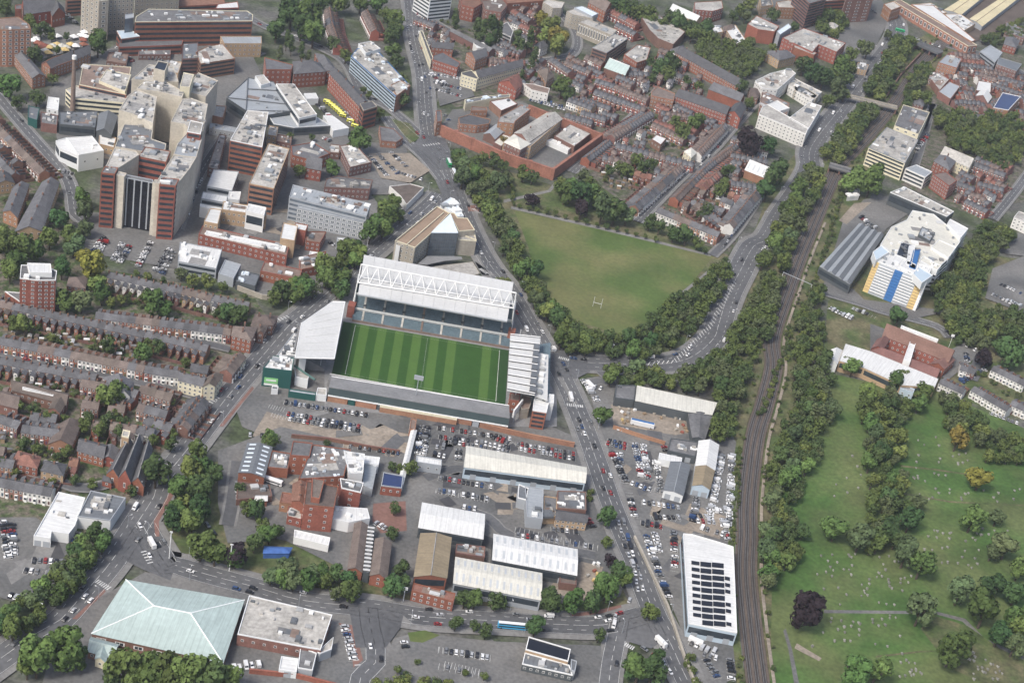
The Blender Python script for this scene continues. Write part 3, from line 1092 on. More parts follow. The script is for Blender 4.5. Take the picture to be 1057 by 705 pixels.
B('site_office', 'small white topped office with square windows among parked cars', 'office', 'Y 70,108 162,124 161,146 70,132', 6, 'f', 'cladgrey', 'metalwhite', 1, 'grid', step=4)
B('trade_unit', 'blue grey metal roofed unit joined to the long warehouse', 'workshop', 'Y 465,220 532,228 530,340 472,332', 7, 'f', 'cladgrey', 'metalgrey', clutter=2)
B('trade_unit', 'narrow white edged unit left of the blue grey roof', 'workshop', 'Y 442,212 478,228 470,270 438,262', 7, 'f', 'cladgrey', 'metaldark', trim='white')
B('trade_unit', 'dark flat roofed unit with white vents beside the main road', 'workshop', 'Y 583,236 686,240 688,308 583,300', 7, 'f', 'brickdark', 'felt', clutter=8, cm=['white'], csize=.6)
B('trade_unit', 'grey flat roof between the blue grey unit and the dark vented unit', 'workshop', 'Y 534,255 582,262 580,330 532,330', 5, 'f', 'brickbuff', 'felt', clutter=3)
B('brick_office', 'buff brick office with a slate roof and white gable below the dark unit', 'office', 'Y 577,302 696,322 690,350 577,338', 6, 'g', 'brickbuff', 'slate', 2, 'grid', step=3)
B('low_shed', 'rust brown low shed beside the rooflit warehouse', 'shed', 'Y 590,545 652,552 652,580 592,572', 4, 'f', 'brickdark', 'tilebrown')
B('trade_link', 'low brick link between the white and cream warehouses', 'workshop', 'Y 215,430 320,440 318,478 212,462', 4.5, 'f', 'brickdark', 'feltbrown', clutter=6)
# dealers by the railway
b = B('yard_warehouse', 'long white warehouse behind the builders yard under the trees', 'warehouse', 'Z 225,70 550,140 530,190 420,176 217,132', 7, 'f', 'claddark', 'metalcream', trim='metalcream', parapet=.2)
B('yard_shed', 'dark roofed shed left of the white yard warehouse', 'shed', 'Z 140,70 220,72 214,132 135,122', 6, 'f', 'claddark', 'felt', clutter=1)
B('yard_shed', 'dark grey shed at the right end of the yard warehouse', 'shed', 'Z 432,178 530,190 498,290 450,280', 6, 'g', 'claddark', 'felt', rise=1.5)
B('dealer_workshop', 'grey flat workshop with white canopy in the middle of the car dealers', 'workshop', 'Z 360,285 470,300 462,360 350,335', 5.5, 'f', 'claddark', 'felt', clutter=5, doors=2)
B('dealer_canopy', 'white canopy roof in front of the dark dealer shed', 'canopy', 'Z 316,342 408,362 405,384 314,366', 5, 'f', 'cladwhite', 'metalwhite', parapet=.2)
B('dealer_shed', 'dark grey ribbed shed with white edges in the car lot', 'warehouse', 'Z 362,378 440,392 412,515 334,492', 6, 'g', 'cladwhite', 'metaldark', rise=1.2, doors=2, ridgecap='metalgrey')
B('curved_shed', 'white ribbed upper half of the rounded shed by the railway', 'warehouse', 'Z 476,294 556,310 540,412 463,394', 7, 'g', 'cladwhite', 'metalwhite', rise=2.6)
B('curved_shed', 'tan lower half of the rounded shed with pale blue front', 'warehouse', 'Z 463,397 538,414 520,490 450,474', 7, 'g', 'cladblue', 'metaltan', rise=2.4, doors=2)

# ------------------------------------------------------------------ brick works with museum
b = B('saw_roof_shed', 'dark roofed brick shed with two columns of white rooflights', 'workshop', 'W 62,68 160,84 128,206 24,186', 7, 'g', 'brickred', 'metaldark', 1, 'grid', rise=1.5, sky=7, step=6, skym='skylight')
B('works_block', 'low brick block with cluttered dark roof in the brick works', 'workshop', 'W 160,100 236,112 224,176 140,168', 6, 'f', 'brickred', 'felt', clutter=7)
b = B('brewery', 'big red brick works with dark roof full of white vents', 'factory', 'W 325,76 478,96 450,205 266,216', 12, 'f', 'brickred', 'felt', 3, 'grid', clutter=26, csize=.55, cm=['white', 'unit', 'skylight', 'metalgrey'], step=4)
b.block(WP('W 244,62 324,70 312,125 232,120', 13), 13, 'f', 'brickred', 'felt', 3, 'grid', step=4)
b.block(WP('W 300,222 428,246 410,332 288,320', 17), 17, 'f', 'brickred', 'tilebrown', 4, 'grid', step=7, trim='brickred')
b.block(WP('W 322,210 372,218 352,296 318,290', 20), 20, 'f', 'brickred', 'tilebrown', z0=16.5)
b.block(WP('W 434,212 530,230 518,270 440,252', 13), 13, 'f', 'brickred', 'felt', 3, 'grid', step=6, clutter=3, trim='white')
b.block(WP('W 450,100 535,112 528,190 470,190', 13), 12.6, 'f', 'cladwhite', 'metalwhite', clutter=8, cm=['white', 'unit', 'metalgrey'])
b.block(WP('W 250,420 395,452 388,485 248,450', 4), 4, 'f', 'white', 'metalwhite', 1, 'grid', step=3)
b.block(WP('W 245,232 305,232 300,330 240,300', 11), 11, 'g', 'brickred', 'tilered', 3, 'grid', step=3, chim=2)
B('works_annexe', 'orange tiled annexe on the left side of the brick works', 'workshop', 'W 200,268 256,276 250,318 190,308', 6, 'f', 'brickorange', 'tilered', 1, 'grid')
B('works_annexe', 'grey flat annexe at the lower left of the brick works', 'workshop', 'W 225,325 285,335 278,380 220,366', 5, 'f', 'brickred', 'concroof', 1, 'grid', clutter=3)
B('white_shed', 'white loading shed at the right of the brick works', 'shed', 'W 525,120 596,128 590,158 524,148', 6, 'f', 'cladwhite', 'metalwhite')
B('grey_lean_to', 'grey lean-to below the white loading shed', 'shed', 'W 535,155 585,160 565,258 525,240', 5, 'f', 'cladgrey', 'metalgrey')
B('white_tent_roof', 'crumpled white roof over the entrance of the brick works', 'canopy', 'W 414,322 545,332 556,372 470,388 405,374', 7, 'f', 'cladwhite', 'metalwhite', clutter=3, cm=['white'], parapet=.2)
b = B('twin_gable_hall', 'brown twin gabled hall with a striped glass link between its roofs', 'hall', 'W 495,392 546,400 524,590 466,576', 6, 'g', 'brickred', 'tilebrown', 2, 'grid', step=5)
b.block(WP('W 578,455 642,470 624,618 556,602', 6), 6, 'g', 'brickred', 'tilebrown', 2, 'grid', step=5)
lk = b.block(WP('W 550,400 572,404 552,596 528,590', 6), 6, 'f', 'claddark', 'felt')
A_, B_ = WP('W 561,404 541,590', 6.3)
dd = (B_ - A_).normalized()
qq = Vector((-dd.y, dd.x, 0))
for i in range(12):
    c = A_.lerp(B_, (i + .5) / 12)
    mb = MB()
    mb.slab([Vector(b.loc(c + dd * sx * .7 + qq * sy * 2, 6.9)) for sx, sy in ((-1, -1), (1, -1), (1, 1), (-1, 1))], .3)
    mb.build('glazing_bar', ['metalwhite'], b.root)
b = B('solar_pavilion', 'brick pavilion with a blue solar roof beside the covered walkway', 'pavilion', 'W 610,188 690,202 684,252 600,242', 6, 'f', 'brickred', 'pvblue', 1, 'grid', trim='cladgrey', step=4)
B('covered_walkway', 'long narrow white covered walkway running up to the car park', 'walkway', 'b2 645,405 665,408 610,628 590,624', 4.5, 'g', 'cladwhite', 'metalwhite', rise=.8)
B('brick_hut', 'small brick gatehouse at the top of the white walkway', 'hut', 'b2 642,362 666,366 660,408 636,404', 5, 'f', 'brickorange', 'feltbrown', 1, 'grid', step=2)
B('garden_pavilion', 'low brown pavilion in the trees left of the brick works', 'hall', 'W 20,225 150,240 160,285 15,300', 3.5, 'f', 'brickdark', 'tilebrown', clutter=2)
B('entrance_lodge', 'small brick lodge with glazed gable beside the white coach', 'hut', 'W 95,280 140,280 140,300 90,300', 4, 'g', 'brickred', 'metalwhite')

# ------------------------------------------------------------------ hospital
CL_ = ['unit', 'white', 'concroof', 'metalgrey', 'metaldark', 'feltlight']
hp = Bld('hospital_tower', 'huge concrete hospital with brick stair towers and black glazed front', 'hospital', cen(WP('L 240,420')))
hp.block(WP('L 44,465 96,472 96,455 190,395 178,380 92,365', 42), 42, 'f', 'concrete', 'concroof', 0, clutter=6, cm=CL_)
hp.block(WP('L 36,468 92,474 106,448 52,442', 43), 43.2, 'f', 'brickred', 'felt', 10, 'band', trim='brickred')
hp.block(WP('L 272,516 338,522 352,494 288,488', 43), 43.2, 'f', 'brickred', 'felt', 10, 'band', trim='brickred', clutter=1, cm=['white'])
hp.block(WP('L 256,510 340,520 395,450 422,404 330,395', 42), 42, 'f', 'concrete', 'concroof', 0, clutter=8, cm=CL_)
for a, c in (('L 98,476', 'L 130,484'), ('L 244,508', 'L 270,514')):
    p0, p1 = WP(a + c[1:], 41.5)
    bk = Vector((0, 6, 0))
    hp.block([p0, p1, p1 + bk, p0 + bk], 41.5, 'f', 'concrete', 'concroof')
p0, p1 = WP('L 130,486 244,508', 39)
bk = Vector((-1, 5, 0))
hp.block([p0, p1, p1 + bk, p0 + bk], 39, 'f', 'pvblack', 'felt', trim='cladgrey')
for i in range(4):
    c = p0.lerp(p1, (i + .5) / 4)
    mb = MB()
    dv = (p1 - p0).normalized()
    nv = Vector((dv.y, -dv.x, 0))
    q = [c - dv * .5 + nv * .5, c + dv * .5 + nv * .5, c + dv * .5 + nv * .05, c - dv * .5 + nv * .05]
    mb.hexa([Vector(hp.loc(p, 1)) for p in q], [Vector(hp.loc(p, 39)) for p in q])
    mb.build('mullion', ['cladgrey'], hp.root)
hp.block(WP('L 188,402 300,425 318,380 215,362', 40), 40, 'f', 'brickred', 'concroof', 8, 'band', clutter=4, cm=CL_)
hp.block(WP('L 92,362 130,270 248,278 240,330 300,350 295,375 200,380', 34), 34, 'f', 'concrete', 'metaldark', clutter=10, cm=CL_)
hp.block(WP('L 108,215 160,228 246,268 262,160 180,130 145,155', 40), 40, 'f', 'concrete', 'concroof', 0, clutter=16, cm=CL_)
hp.block(WP('L 180,128 262,138 365,162 372,140 300,100 215,92', 41), 41, 'f', 'concrete', 'concroof', 0, clutter=14, cm=CL_)
hp.block(WP('L 318,262 372,270 398,292 448,300 468,190 400,165 366,168', 40), 40, 'f', 'concrete', 'concroof', 0, clutter=14, cm=CL_)
hp.block(WP('L 398,250 450,262 440,306 385,296', 42), 41, 'f', 'brickred', 'concroof', 9, 'band', trim='white')
hp.block(WP('L 345,350 385,305 450,310 420,410 330,392', 36), 36, 'f', 'concrete', 'metalgrey', 0, clutter=8, cm=CL_)
hp.block(WP('L 372,135 460,160 510,95 430,62', 36), 36, 'f', 'concrete', 'concroof', 0, clutter=8, cm=CL_)
hp.block(WP('L 356,118 395,122 412,70 370,62', 46), 46, 'f', 'cream', 'concroof', z0=30)
hp.block(WP('L 250,40 295,52 310,18 268,10', 44), 43, 'f', 'concrete', 'pvblack', z0=30)
hp.block(WP('L 160,90 350,100 330,40 230,30', 33), 33, 'f', 'concrete', 'concroof', 0, clutter=10, cm=CL_)
b = B('treatment_block', 'large brown flat roofed hospital block with white edged walls', 'hospital', 'a0 335,262 530,275 510,385 320,345', 15, 'f', 'brickred', 'feltbrown', 4, 'band', trim='cream', clutter=8)
b.block(WP('a0 400,330 430,285 530,305 505,375', 17), 17, 'f', 'cream', 'concroof', z0=14.8, clutter=6)
b.block(WP('a0 265,365 310,350 520,395 505,420 300,400', 12), 12, 'f', 'cream', 'concroof', 3, 'band', clutter=3)
chm = Bld('chimney', 'tall tapering brick chimney with a white cap in the hospital yard', 'chimney', cen(WP('a0 293,455')))
mb = MB()
n = 10
for i in range(12):
    z0, z1 = -1 + i * 4, 3 + i * 4
    r0, r1 = 2.3 - i * .07, 2.23 - i * .07
    lo = [(r0 * math.cos(2 * math.pi * k / n), r0 * math.sin(2 * math.pi * k / n), z0) for k in range(n)]
    hi = [(r1 * math.cos(2 * math.pi * k / n), r1 * math.sin(2 * math.pi * k / n), z1) for k in range(n)]
    mb.hexa(lo, hi)
mb.build('shaft', ['feltbrown'], chm.root)
mb = MB()
mb.hexa([(1.9 * math.cos(2 * math.pi * k / n), 1.9 * math.sin(2 * math.pi * k / n), 47.01) for k in range(n)], [(1.8 * math.cos(2 * math.pi * k / n), 1.8 * math.sin(2 * math.pi * k / n), 50) for k in range(n)])
mb.build('cap', ['white'], chm.root)
B('white_block', 'plain white box building beside the left street', 'hospital', 'a0 268,560 372,553 420,612 318,630', 13, 'f', 'cladwhite', 'metalwhite', 1, 'grid', step=9, clutter=2, cm=['white'])
B('white_block', 'lower white wing left of the plain white box building', 'hospital', 'a0 225,572 268,560 315,632 240,600', 11, 'f', 'cladwhite', 'metalwhite', 1, 'band')
B('boiler_house', 'dark sheds with glazed roof strips around the brick chimney', 'workshop', 'a0 240,455 395,452 385,520 240,505', 8, 'f', 'claddark', 'metaldark', 1, 'band', clutter=9)
B('boiler_house', 'dark gabled plant shed right of the brick chimney', 'workshop', 'a0 400,460 475,470 450,545 390,530', 10, 'g', 'claddark', 'metaldark')
B('boiler_house', 'small cluttered shed beside the left street at the chimney', 'workshop', 'a0 165,455 235,470 230,510 165,500', 6, 'f', 'brickdark', 'felt', clutter=6)
B('tank_house', 'greenish tank house left of the chimney by the trees', 'workshop', 'a0 115,430 160,440 150,490 112,478', 6, 'f', 'teal', 'metaldark', clutter=1)
b = B('ward_block', 'brick ward block with white framed bands and cluttered roof', 'hospital', 'B 186,236 302,246 268,436 92,398', 26, 'f', 'brickred', 'concroof', 6, 'band', trim='white', clutter=16, cm=CL_)
b = B('ward_block', 'orange brick ward block with greenish plant roof', 'hospital', 'B 302,416 416,446 332,664 196,636', 22, 'f', 'brickorange', 'concroof', 5, 'band', trim='brickbuff', clutter=16, cm=CL_)
B('white_pavilion', 'white roofed hospital pavilion below the brick ward block', 'hospital', 'X 142,74 266,84 232,178 110,155', 9, 'f', 'cladgrey', 'metalwhite', 2, 'band')
b = B('white_pavilion', 'white stepped hospital annexe with several flat white roofs', 'hospital', 'X 92,182 212,202 205,236 82,214', 10, 'f', 'cladgrey', 'metalwhite', 2, 'band')
b.block(WP('X 218,180 276,182 268,222 212,216', 10), 10, 'f', 'cladwhite', 'metalwhite', clutter=1, cm=['white'])
b.block(WP('X 78,240 182,262 180,275 76,254', 8), 8, 'f', 'cladwhite', 'metalwhite')
b = B('low_hospital', 'long low red brick hospital building with white roof strips', 'hospital', 'X 90,345 510,440 498,492 70,388', 8, 'f', 'brickred', 'feltbrown', 2, 'grid', trim='brickred', step=4, clutter=10, cm=CL_)
b.block(WP('X 108,370 495,446 490,470 104,388', 8.6), 8.6, 'f', 'white', 'metalwhite', z0=7.9)
b.block(WP('X 126,262 182,268 164,340 96,326', 12), 12, 'f', 'brickbuff', 'metalwhite', 2, 'grid')
b.block(WP('X 190,228 400,262 400,300 184,268', 11), 11, 'f', 'brickbuff', 'metalwhite', 2, 'grid', clutter=6, cm=CL_)
b.block(WP('X 312,240 398,258 388,296 300,275', 14), 14, 'f', 'white', 'metalwhite', 1, 'band')
b.block(WP('X 482,332 552,346 536,420 466,408', 14), 14, 'f', 'brickbuff', 'metalwhite', 2, 'grid')
b.block(WP('X 540,332 602,344 590,372 530,360', 12), 12, 'f', 'brickred', 'metalwhite', 2, 'grid')
B('clinic', 'white roofed clinic with stepped roof near the terraces', 'hospital', 'X -20,426 184,462 156,555 -30,520', 8, 'f', 'cladgrey', 'metalwhite', 2, 'band', clutter=6, cm=['white', 'metalgrey'])
B('grey_shed', 'grey metal roofed shed right of the white clinic', 'shed', 'X 198,512 276,534 240,602 166,578', 6, 'f', 'cladgrey', 'metalgrey', doors=1)
B('grey_shed', 'dark shed with square rooflights next to the grey metal shed', 'shed', 'X 274,562 368,584 345,640 250,616', 5, 'f', 'claddark', 'metaldark', clutter=6, cm=['skylight'])
b = B('brick_centre', 'low red brick centre with brown flat roof above the tree belt', 'hospital', 'X 390,520 572,560 560,606 370,566', 7, 'f', 'brickred', 'feltbrown', 1, 'grid', clutter=3)
b.block(WP('X 560,500 690,470 650,545 560,560', 6), 6, 'f', 'brickred', 'feltbrown', 1, 'grid', clutter=6, cm=CL_)
b.block(WP('X 592,375 690,375 660,430 590,420', 7), 7, 'f', 'brickred', 'feltbrown', 2, 'grid', clutter=3)
b = B('glass_office', 'grey office with glazed sloping front and row of roof vents', 'hospital', 'X 528,148 905,240 885,300 510,206', 19, 'f', 'cladgrey', 'metalgrey', 5, 'band', grey=True, clutter=24, cm=['white', 'metalgrey', 'feltbrown'], csize=.9)
b.block(WP('X 560,235 880,302 872,330 548,260', 14), 14, 'f', 'cladgrey', 'metalgrey', 4, 'grid', grey=True, step=4, wsz=(3, 2.2))
B('clinic_kiosk', 'small white roofed kiosk in front of the glazed office', 'kiosk', 'X 742,402 802,408 795,436 738,428', 5, 'f', 'cladgrey', 'metalwhite')
B('chapel', 'steep gabled brick chapel between two dark trees', 'chapel', 'B 512,500 588,520 590,560 505,545', 10, 'g', 'brickred', 'slate', 2, 'grid', rise=7, axis=1)
B('old_ward', 'slate roofed old brick ward behind the chapel', 'hospital', 'B 425,430 545,410 640,470 540,510 430,480', 10, 'f', 'brickred', 'slate', 2, 'grid', clutter=4)
b = B('grey_pavilion', 'vast grey metal roofed hospital hall with folded roof planes', 'hospital', 'B 72,168 192,58 330,80 445,240 300,262 175,236', 10, 'f', 'claddark', 'metalgrey', 1, 'band', clutter=5, cm=['metaldark', 'metalgrey'])
b.block(WP('B 228,50 275,42 312,86 262,100', 13), 13, 'f', 'cladwhite', 'concroof')
b.block(WP('B 342,92 440,92 566,258 470,280', 15), 15, 'f', 'white', 'concroof', 2, 'band', clutter=5, cm=CL_)
b.block(WP('B 300,262 445,246 470,280 560,270 640,318 440,330 330,310', 7), 7, 'f', 'claddark', 'metalgrey', 1, 'band', trim='cladwhite')
for s_ in ('B 75,165 440,205', 'B 190,118 400,130', 'B 180,235 420,240', 'B 190,60 180,232'):
    p0, p1 = WP(s_, 10.4)
    mb = MB()
    mb.bar(b.loc(p0, 10.7), b.loc(p1, 10.7), .5)
    mb.build('roof_rib', ['metaldark'], b.root)
B('white_canopy', 'white entrance canopy with a dark slot by the ambulances', 'canopy', 'B 600,262 650,262 742,330 655,346', 6, 'f', 'cladwhite', 'metalwhite', parapet=.3)
B('white_canopy', 'small cream canopy behind the row of ambulances', 'canopy', 'B 495,142 560,140 575,170 510,172', 5, 'f', 'cladwhite', 'metalwhite', parapet=.3)
b = B('long_infirmary', 'long brick infirmary range with slate roof and pale end wall', 'hospital', 'B 632,30 690,20 850,190 800,215', 15, 'g', 'brickred', 'slate', 4, 'grid', chim=4, step=4)
b.block(WP('B 800,200 868,185 895,215 820,238', 17), 17, 'f', 'brickred', 'slate', 4, 'band', trim='stone')
b = B('castle_infirmary', 'red brick castellated infirmary with projecting bays', 'hospital', 'b0 50,235 165,265 160,285 55,285', 14, 'f', 'brickred', 'slate', 3, 'grid', step=4)
b.block(WP('b0 165,250 275,255 300,290 170,300', 13), 13, 'h', 'brickred', 'slate', 3, 'grid', step=4, chim=2)
b.block(WP('b0 255,215 310,240 345,290 285,285', 12), 12, 'h', 'brickred', 'slate', 3, 'grid', step=4)
b = B('striped_deck', 'blue and white striped car park deck with white roof plant', 'car park', 'b0 425,200 500,200 640,350 580,392 400,230', 15, 'f', 'cladblue', 'concroof', 5, 'band', clutter=30, cm=CL_ + ['white', 'skylight'], trim='blue')
b.block(WP('b0 560,350 600,330 640,352 585,392', 15), 15.6, 'f', 'brickorange', 'concroof')
b.block(WP('b0 430,180 480,170 520,200 460,218', 18), 18, 'f', 'cladwhite', 'concroof', z0=14, clutter=3)
B('low_brick', 'low rounded brick building by the road junction', 'office', 'B 905,322 985,336 1035,388 1000,410 915,402', 5, 'f', 'brickorange', 'felt', 1, 'grid', trim='brick')
b = B('mottled_block', 'mottled grey flat roofed block above the gravel car park', 'hospital', 'B 690,428 775,420 865,520 745,548', 8, 'f', 'brickdark', 'concroof', 2, 'grid', clutter=6, cm=CL_)
b.block(WP('X 690,120 745,105 915,125 900,170 680,160', 9), 9, 'f', 'brickdark', 'felt', 2, 'grid', clutter=7, cm=['concroof'])
B('corner_wedge', 'wedge shaped low building with curved white wall at the road fork', 'shop', 'b1 555,90 640,80 695,95 625,165 600,130', 5, 'f', 'render', 'tilebrown')
# ------------------------------------------------------------------ top left
b = B('apartment_block', 'modern brick apartment block with black balcony grid at far left', 'flats', 'A -40,130 120,116 192,166 205,198 50,206 -40,200', 32, 'f', 'brickorange', 'feltbrown', 9, 'grid', step=4, wsz=(2.4, 2.2), trim='brickorange', clutter=3)
B('long_gable', 'long brick hall with grey gable roof pointing at the viewer', 'flats', 'A 98,368 150,342 300,505 215,520', 9, 'g', 'brickorange', 'slate', 3, 'grid', chim=1)
b = B('bent_gable', 'bent brick range with slate roof below the market tents', 'flats', 'A 275,425 350,385 490,345 500,398 380,440 330,460', 9, 'f', 'brickorange', 'slate', 3, 'grid')
b.block(WP('A 480,345 590,308 600,355 500,395', 9), 9, 'g', 'brickorange', 'slate', 3, 'grid')
b.block(WP('A 275,425 470,340 490,390 340,455', 9.3), 9.3, 'g', 'brickorange', 'slate')
b = B('great_church', 'large old brick church with steep slate nave at the top left', 'church', 'A 145,28 355,0 365,70 160,100', 12, 'g', 'brickred', 'slate', 1, 'grid', rise=10, step=6, wsz=(1.6, 5))
b.block(WP('A 330,60 420,52 430,90 345,110', 11), 11, 'g', 'brickred', 'slate', 1, 'grid', rise=7)
b.block(WP('A 100,40 142,36 142,66 100,68', 16), 16, 'f', 'brickred', 'slate')
B('concrete_slab', 'pale concrete tower with deep vertical window slots at the top edge', 'flats', 'A 540,-60 700,-90 720,10 655,15', 38, 'f', 'stone', 'concroof', 9, 'grid', step=3.4, wsz=(1.6, 2.2), trim='stone')
B('concrete_slab', 'second pale concrete tower joined at an angle on the top edge', 'flats', 'A 722,-30 880,-40 885,-5 722,5', 32, 'f', 'stone', 'concroof', 8, 'grid', step=3.4, wsz=(1.6, 2.2), trim='stone')
B('concrete_slab', 'grey slab block behind the banded brick hospital range', 'flats', 'a0 545,-40 720,-50 725,-10 545,0', 20, 'f', 'stone', 'concroof', 5, 'grid', step=4)
B('brick_slab', 'brown brick block on the top edge beside the concrete towers', 'flats', 'a0 265,-20 330,-20 330,2 270,6', 14, 'f', 'brickorange', 'concroof', 4, 'band')
b = B('banded_range', 'long brick hospital range with white window bands', 'hospital', 'a0 550,70 600,40 1000,48 1022,64 1020,88 545,92', 23, 'f', 'brickred', 'felt', 5, 'band', clutter=16, cm=['white', 'metalgrey', 'unit'], trim='cream')
b.block(WP('a0 480,170 740,165 735,185 480,195', 8), 8, 'f', 'brickred', 'felt', 2, 'band')
B('glass_link', 'pale blue glass roofed link left of the banded brick range', 'hospital', 'a0 472,128 530,124 565,150 490,160', 12, 'f', 'brickred', 'cladblue', 2, 'band', trim='white')
B('glass_shaft', 'green glazed lift shaft at the end of the banded range', 'hospital', 'a0 505,62 540,58 540,75 505,80', 25, 'f', 'glassgrey', 'metalgrey', trim='cladgrey')
B('beige_range', 'long buff brick range right of the hospital kitchens', 'hospital', 'a0 905,180 1057,180 1057,150 890,150', 12, 'f', 'brickbuff', 'metalgrey', 3, 'grid', step=4)
B('kitchen_block', 'brown brick hospital kitchen block with mottled roof', 'hospital', 'a0 840,190 900,180 950,240 810,262 790,215', 14, 'f', 'brickorange', 'concroof', 4, 'band', clutter=8)
B('kitchen_block', 'cluttered flat roofed block beside the brown kitchen', 'hospital', 'a0 740,180 800,176 800,240 735,242', 14, 'f', 'brickdark', 'metaldark', 4, 'band', clutter=4)
B('low_annexe', 'pale low annexe beside the grey metal hospital hall', 'hospital', 'a0 870,430 915,432 900,480 855,470', 8, 'f', 'brickorange', 'concroof')
B('flats_block', 'red roofed block on the top edge right of the concrete towers', 'flats', 'a0 720,-20 900,-20 910,20 720,30', 8, 'f', 'brickred', 'tilered', 2, 'band')
B('flats_block', 'white topped block at the top edge near the brick terraces', 'flats', 'a0 880,20 960,10 965,35 870,38', 9, 'f', 'brickred', 'metalwhite', 2, 'band')

for i, (lab, ps_, h_, wm_, rm_, cl_) in enumerate((
        ('small buff plant house between the kitchens and the tower', 'a0 690,250 735,255 720,300 670,290', 9, 'brickbuff', 'concroof', 3),
        ('low grey link roof behind the kitchen block', 'a0 560,200 690,195 690,225 560,225', 4, 'brickdark', 'felt', 6),
        ('brown walled store left of the banded range foot', 'a0 440,215 520,222 510,262 430,250', 5, 'brickdark', 'feltbrown', 4),
        ('pale store beside the left street and tank house', 'a0 195,395 240,400 235,450 188,440', 7, 'cladwhite', 'metalwhite', 1),
        ('two storey brick clinic beside the hospital lane', 'a0 885,545 915,550 880,690 840,680', 7, 'brickdark', 'feltlight', 6),
        ('narrow glazed corridor between tower and grey hall', 'a0 850,500 960,520 955,540 845,520', 5, 'cladgrey', 'metalgrey', 2),
        ('low buff annexe right of the brick ward block', 'B 305,320 355,328 345,378 295,370', 8, 'brickbuff', 'concroof', 3),
        ('brown low clinic beside the old ward', 'B 345,365 430,380 425,420 345,405', 5, 'brickdark', 'feltbrown', 4),
        ('grey store behind the mottled block', 'B 640,420 690,425 690,470 635,465', 5, 'brickdark', 'concroof', 3),
        ('cream bus shelter roof by the hospital road', 'X 610,470 660,478 655,500 605,492', 4, 'cladwhite', 'metalwhite', 0),
        ('brick annexe at the foot of the tall treatment block', 'a0 400,545 470,560 460,600 400,585', 6, 'brickbuff', 'metalwhite', 2))):
    B('hospital_annexe', lab, 'hospital', ps_, h_, 'f', wm_, rm_, 2 if h_ > 6 else 1, 'grid', clutter=cl_, csize=.8)
# ------------------------------------------------------------------ prison
def wall_run(name, label, cat, s, h, m, th=.6, cap_=None):
    ps = WP(s, h)
    o = thing(name, label, cat, (ps[0].x, ps[0].y, 0))
    mb, cb = MB(), MB()
    of = Vector((ps[0].x, ps[0].y, 0))
    for i in range(len(ps) - 1):
        a, c = ps[i] - of, ps[i + 1] - of
        d = (c - a).normalized()
        q = Vector((-d.y, d.x, 0)) * th
        f = [a - q - d * .004 * i, c - q, c + q, a + q]
        mb.hexa([(p.x, p.y, -1) for p in f], [(p.x, p.y, h) for p in f])
        q *= 1.3
        f = [a - q - d * .004 * i, c - q, c + q, a + q]
        cb.hexa([(p.x, p.y, h + .01 + i * .003) for p in f], [(p.x, p.y, h + .4 + i * .003) for p in f])
    mb.build('wall_panel', [m], o)
    cb.build('coping', [cap_ or m], o)
    return o


w_ = wall_run('prison_wall', 'tall red brick boundary wall running around the old prison', 'wall', 'J 75,160 80,218 270,300 440,375 730,472 1008,272 790,185 690,145 590,105', 9, 'brickwall', 1.0)
for s in ('J 175,255', 'J 270,300', 'J 440,375', 'J 600,428', 'J 80,218', 'J 730,472', 'J 1008,272'):
    p = WP(s, 9)[0]
    mb = MB()
    mb.box(p.x - w_.location.x - 1.5, p.x - w_.location.x + 1.5, p.y - w_.location.y - 1.5, p.y - w_.location.y + 1.5, -1, 10)
    mb.build('buttress', ['brickwall'], w_)
b = B('cell_block', 'long prison wing with pale slate roof and hipped end', 'prison', 'J 690,150 780,190 600,345 440,325 520,260', 13, 'f', 'brickbuff', 'feltlight', 3, 'grid', step=4)
b = B('cell_block', 'long gabled prison wing with pale grey roof', 'prison', 'J 692,150 782,185 585,320 505,265', 14, 'g', 'brick', 'concroof', 0, rise=4, chim=2)
B('cell_block', 'hipped cream roofed end pavilion of the prison wing', 'prison', 'J 505,272 600,325 540,360 445,318', 14, 'h', 'brick', 'metalcream', 3, 'grid', rise=4)
B('cell_block', 'buff brick prison block with stepped grey roof', 'prison', 'J 420,175 545,105 600,130 510,200 505,215 410,205', 14, 'f', 'brickorange', 'feltlight', 4, 'grid', clutter=5, step=4)
B('prison_store', 'pale flat roofed prison store at the right inside the wall', 'prison', 'J 735,285 825,215 945,270 850,345', 7, 'f', 'brickdark', 'concroof', clutter=3)
B('prison_store', 'low white shed beside the empty prison yard', 'prison', 'J 690,310 720,300 840,345 815,365', 4, 'f', 'cladwhite', 'metalwhite', clutter=1, cm=['white'])
B('prison_hall', 'octagonal brick hall with slate roof inside the prison', 'prison', 'J 185,180 250,160 370,190 360,215 290,225 190,215', 7, 'f', 'brickorange', 'slate', 2, 'grid')
B('prison_hall', 'blue grey gabled prison workshop near the front wall', 'prison', 'J 400,215 455,245 395,300 330,270', 6, 'g', 'brickdark', 'metalgrey')
B('prison_hall', 'cream roofed shed by the prison front wall', 'prison', 'J 440,272 490,290 430,345 385,320', 5, 'f', 'brickdark', 'metalcream')
B('prison_hall', 'pair of white roofed sheds at the back of the prison', 'prison', 'J 365,85 475,65 525,100 430,140', 7, 'f', 'brick', 'metalwhite', clutter=1, cm=['metaldark'])
B('prison_hall', 'curved cream wall range along the prison back', 'prison', 'J 220,75 350,55 480,45 480,60 350,75 225,100', 7, 'f', 'cream', 'felt', clutter=6, cm=['skylight'])
B('prison_hall', 'small brick block in the left prison yard', 'prison', 'J 260,115 345,120 350,140 255,140', 6, 'f', 'brickorange', 'tilebrown', 1, 'grid')
B('prison_gate', 'brick gatehouse turret at the prison corner by the road', 'prison', 'J 55,140 85,138 88,200 60,205', 13, 'f', 'brickorange', 'slate', 3, 'grid')

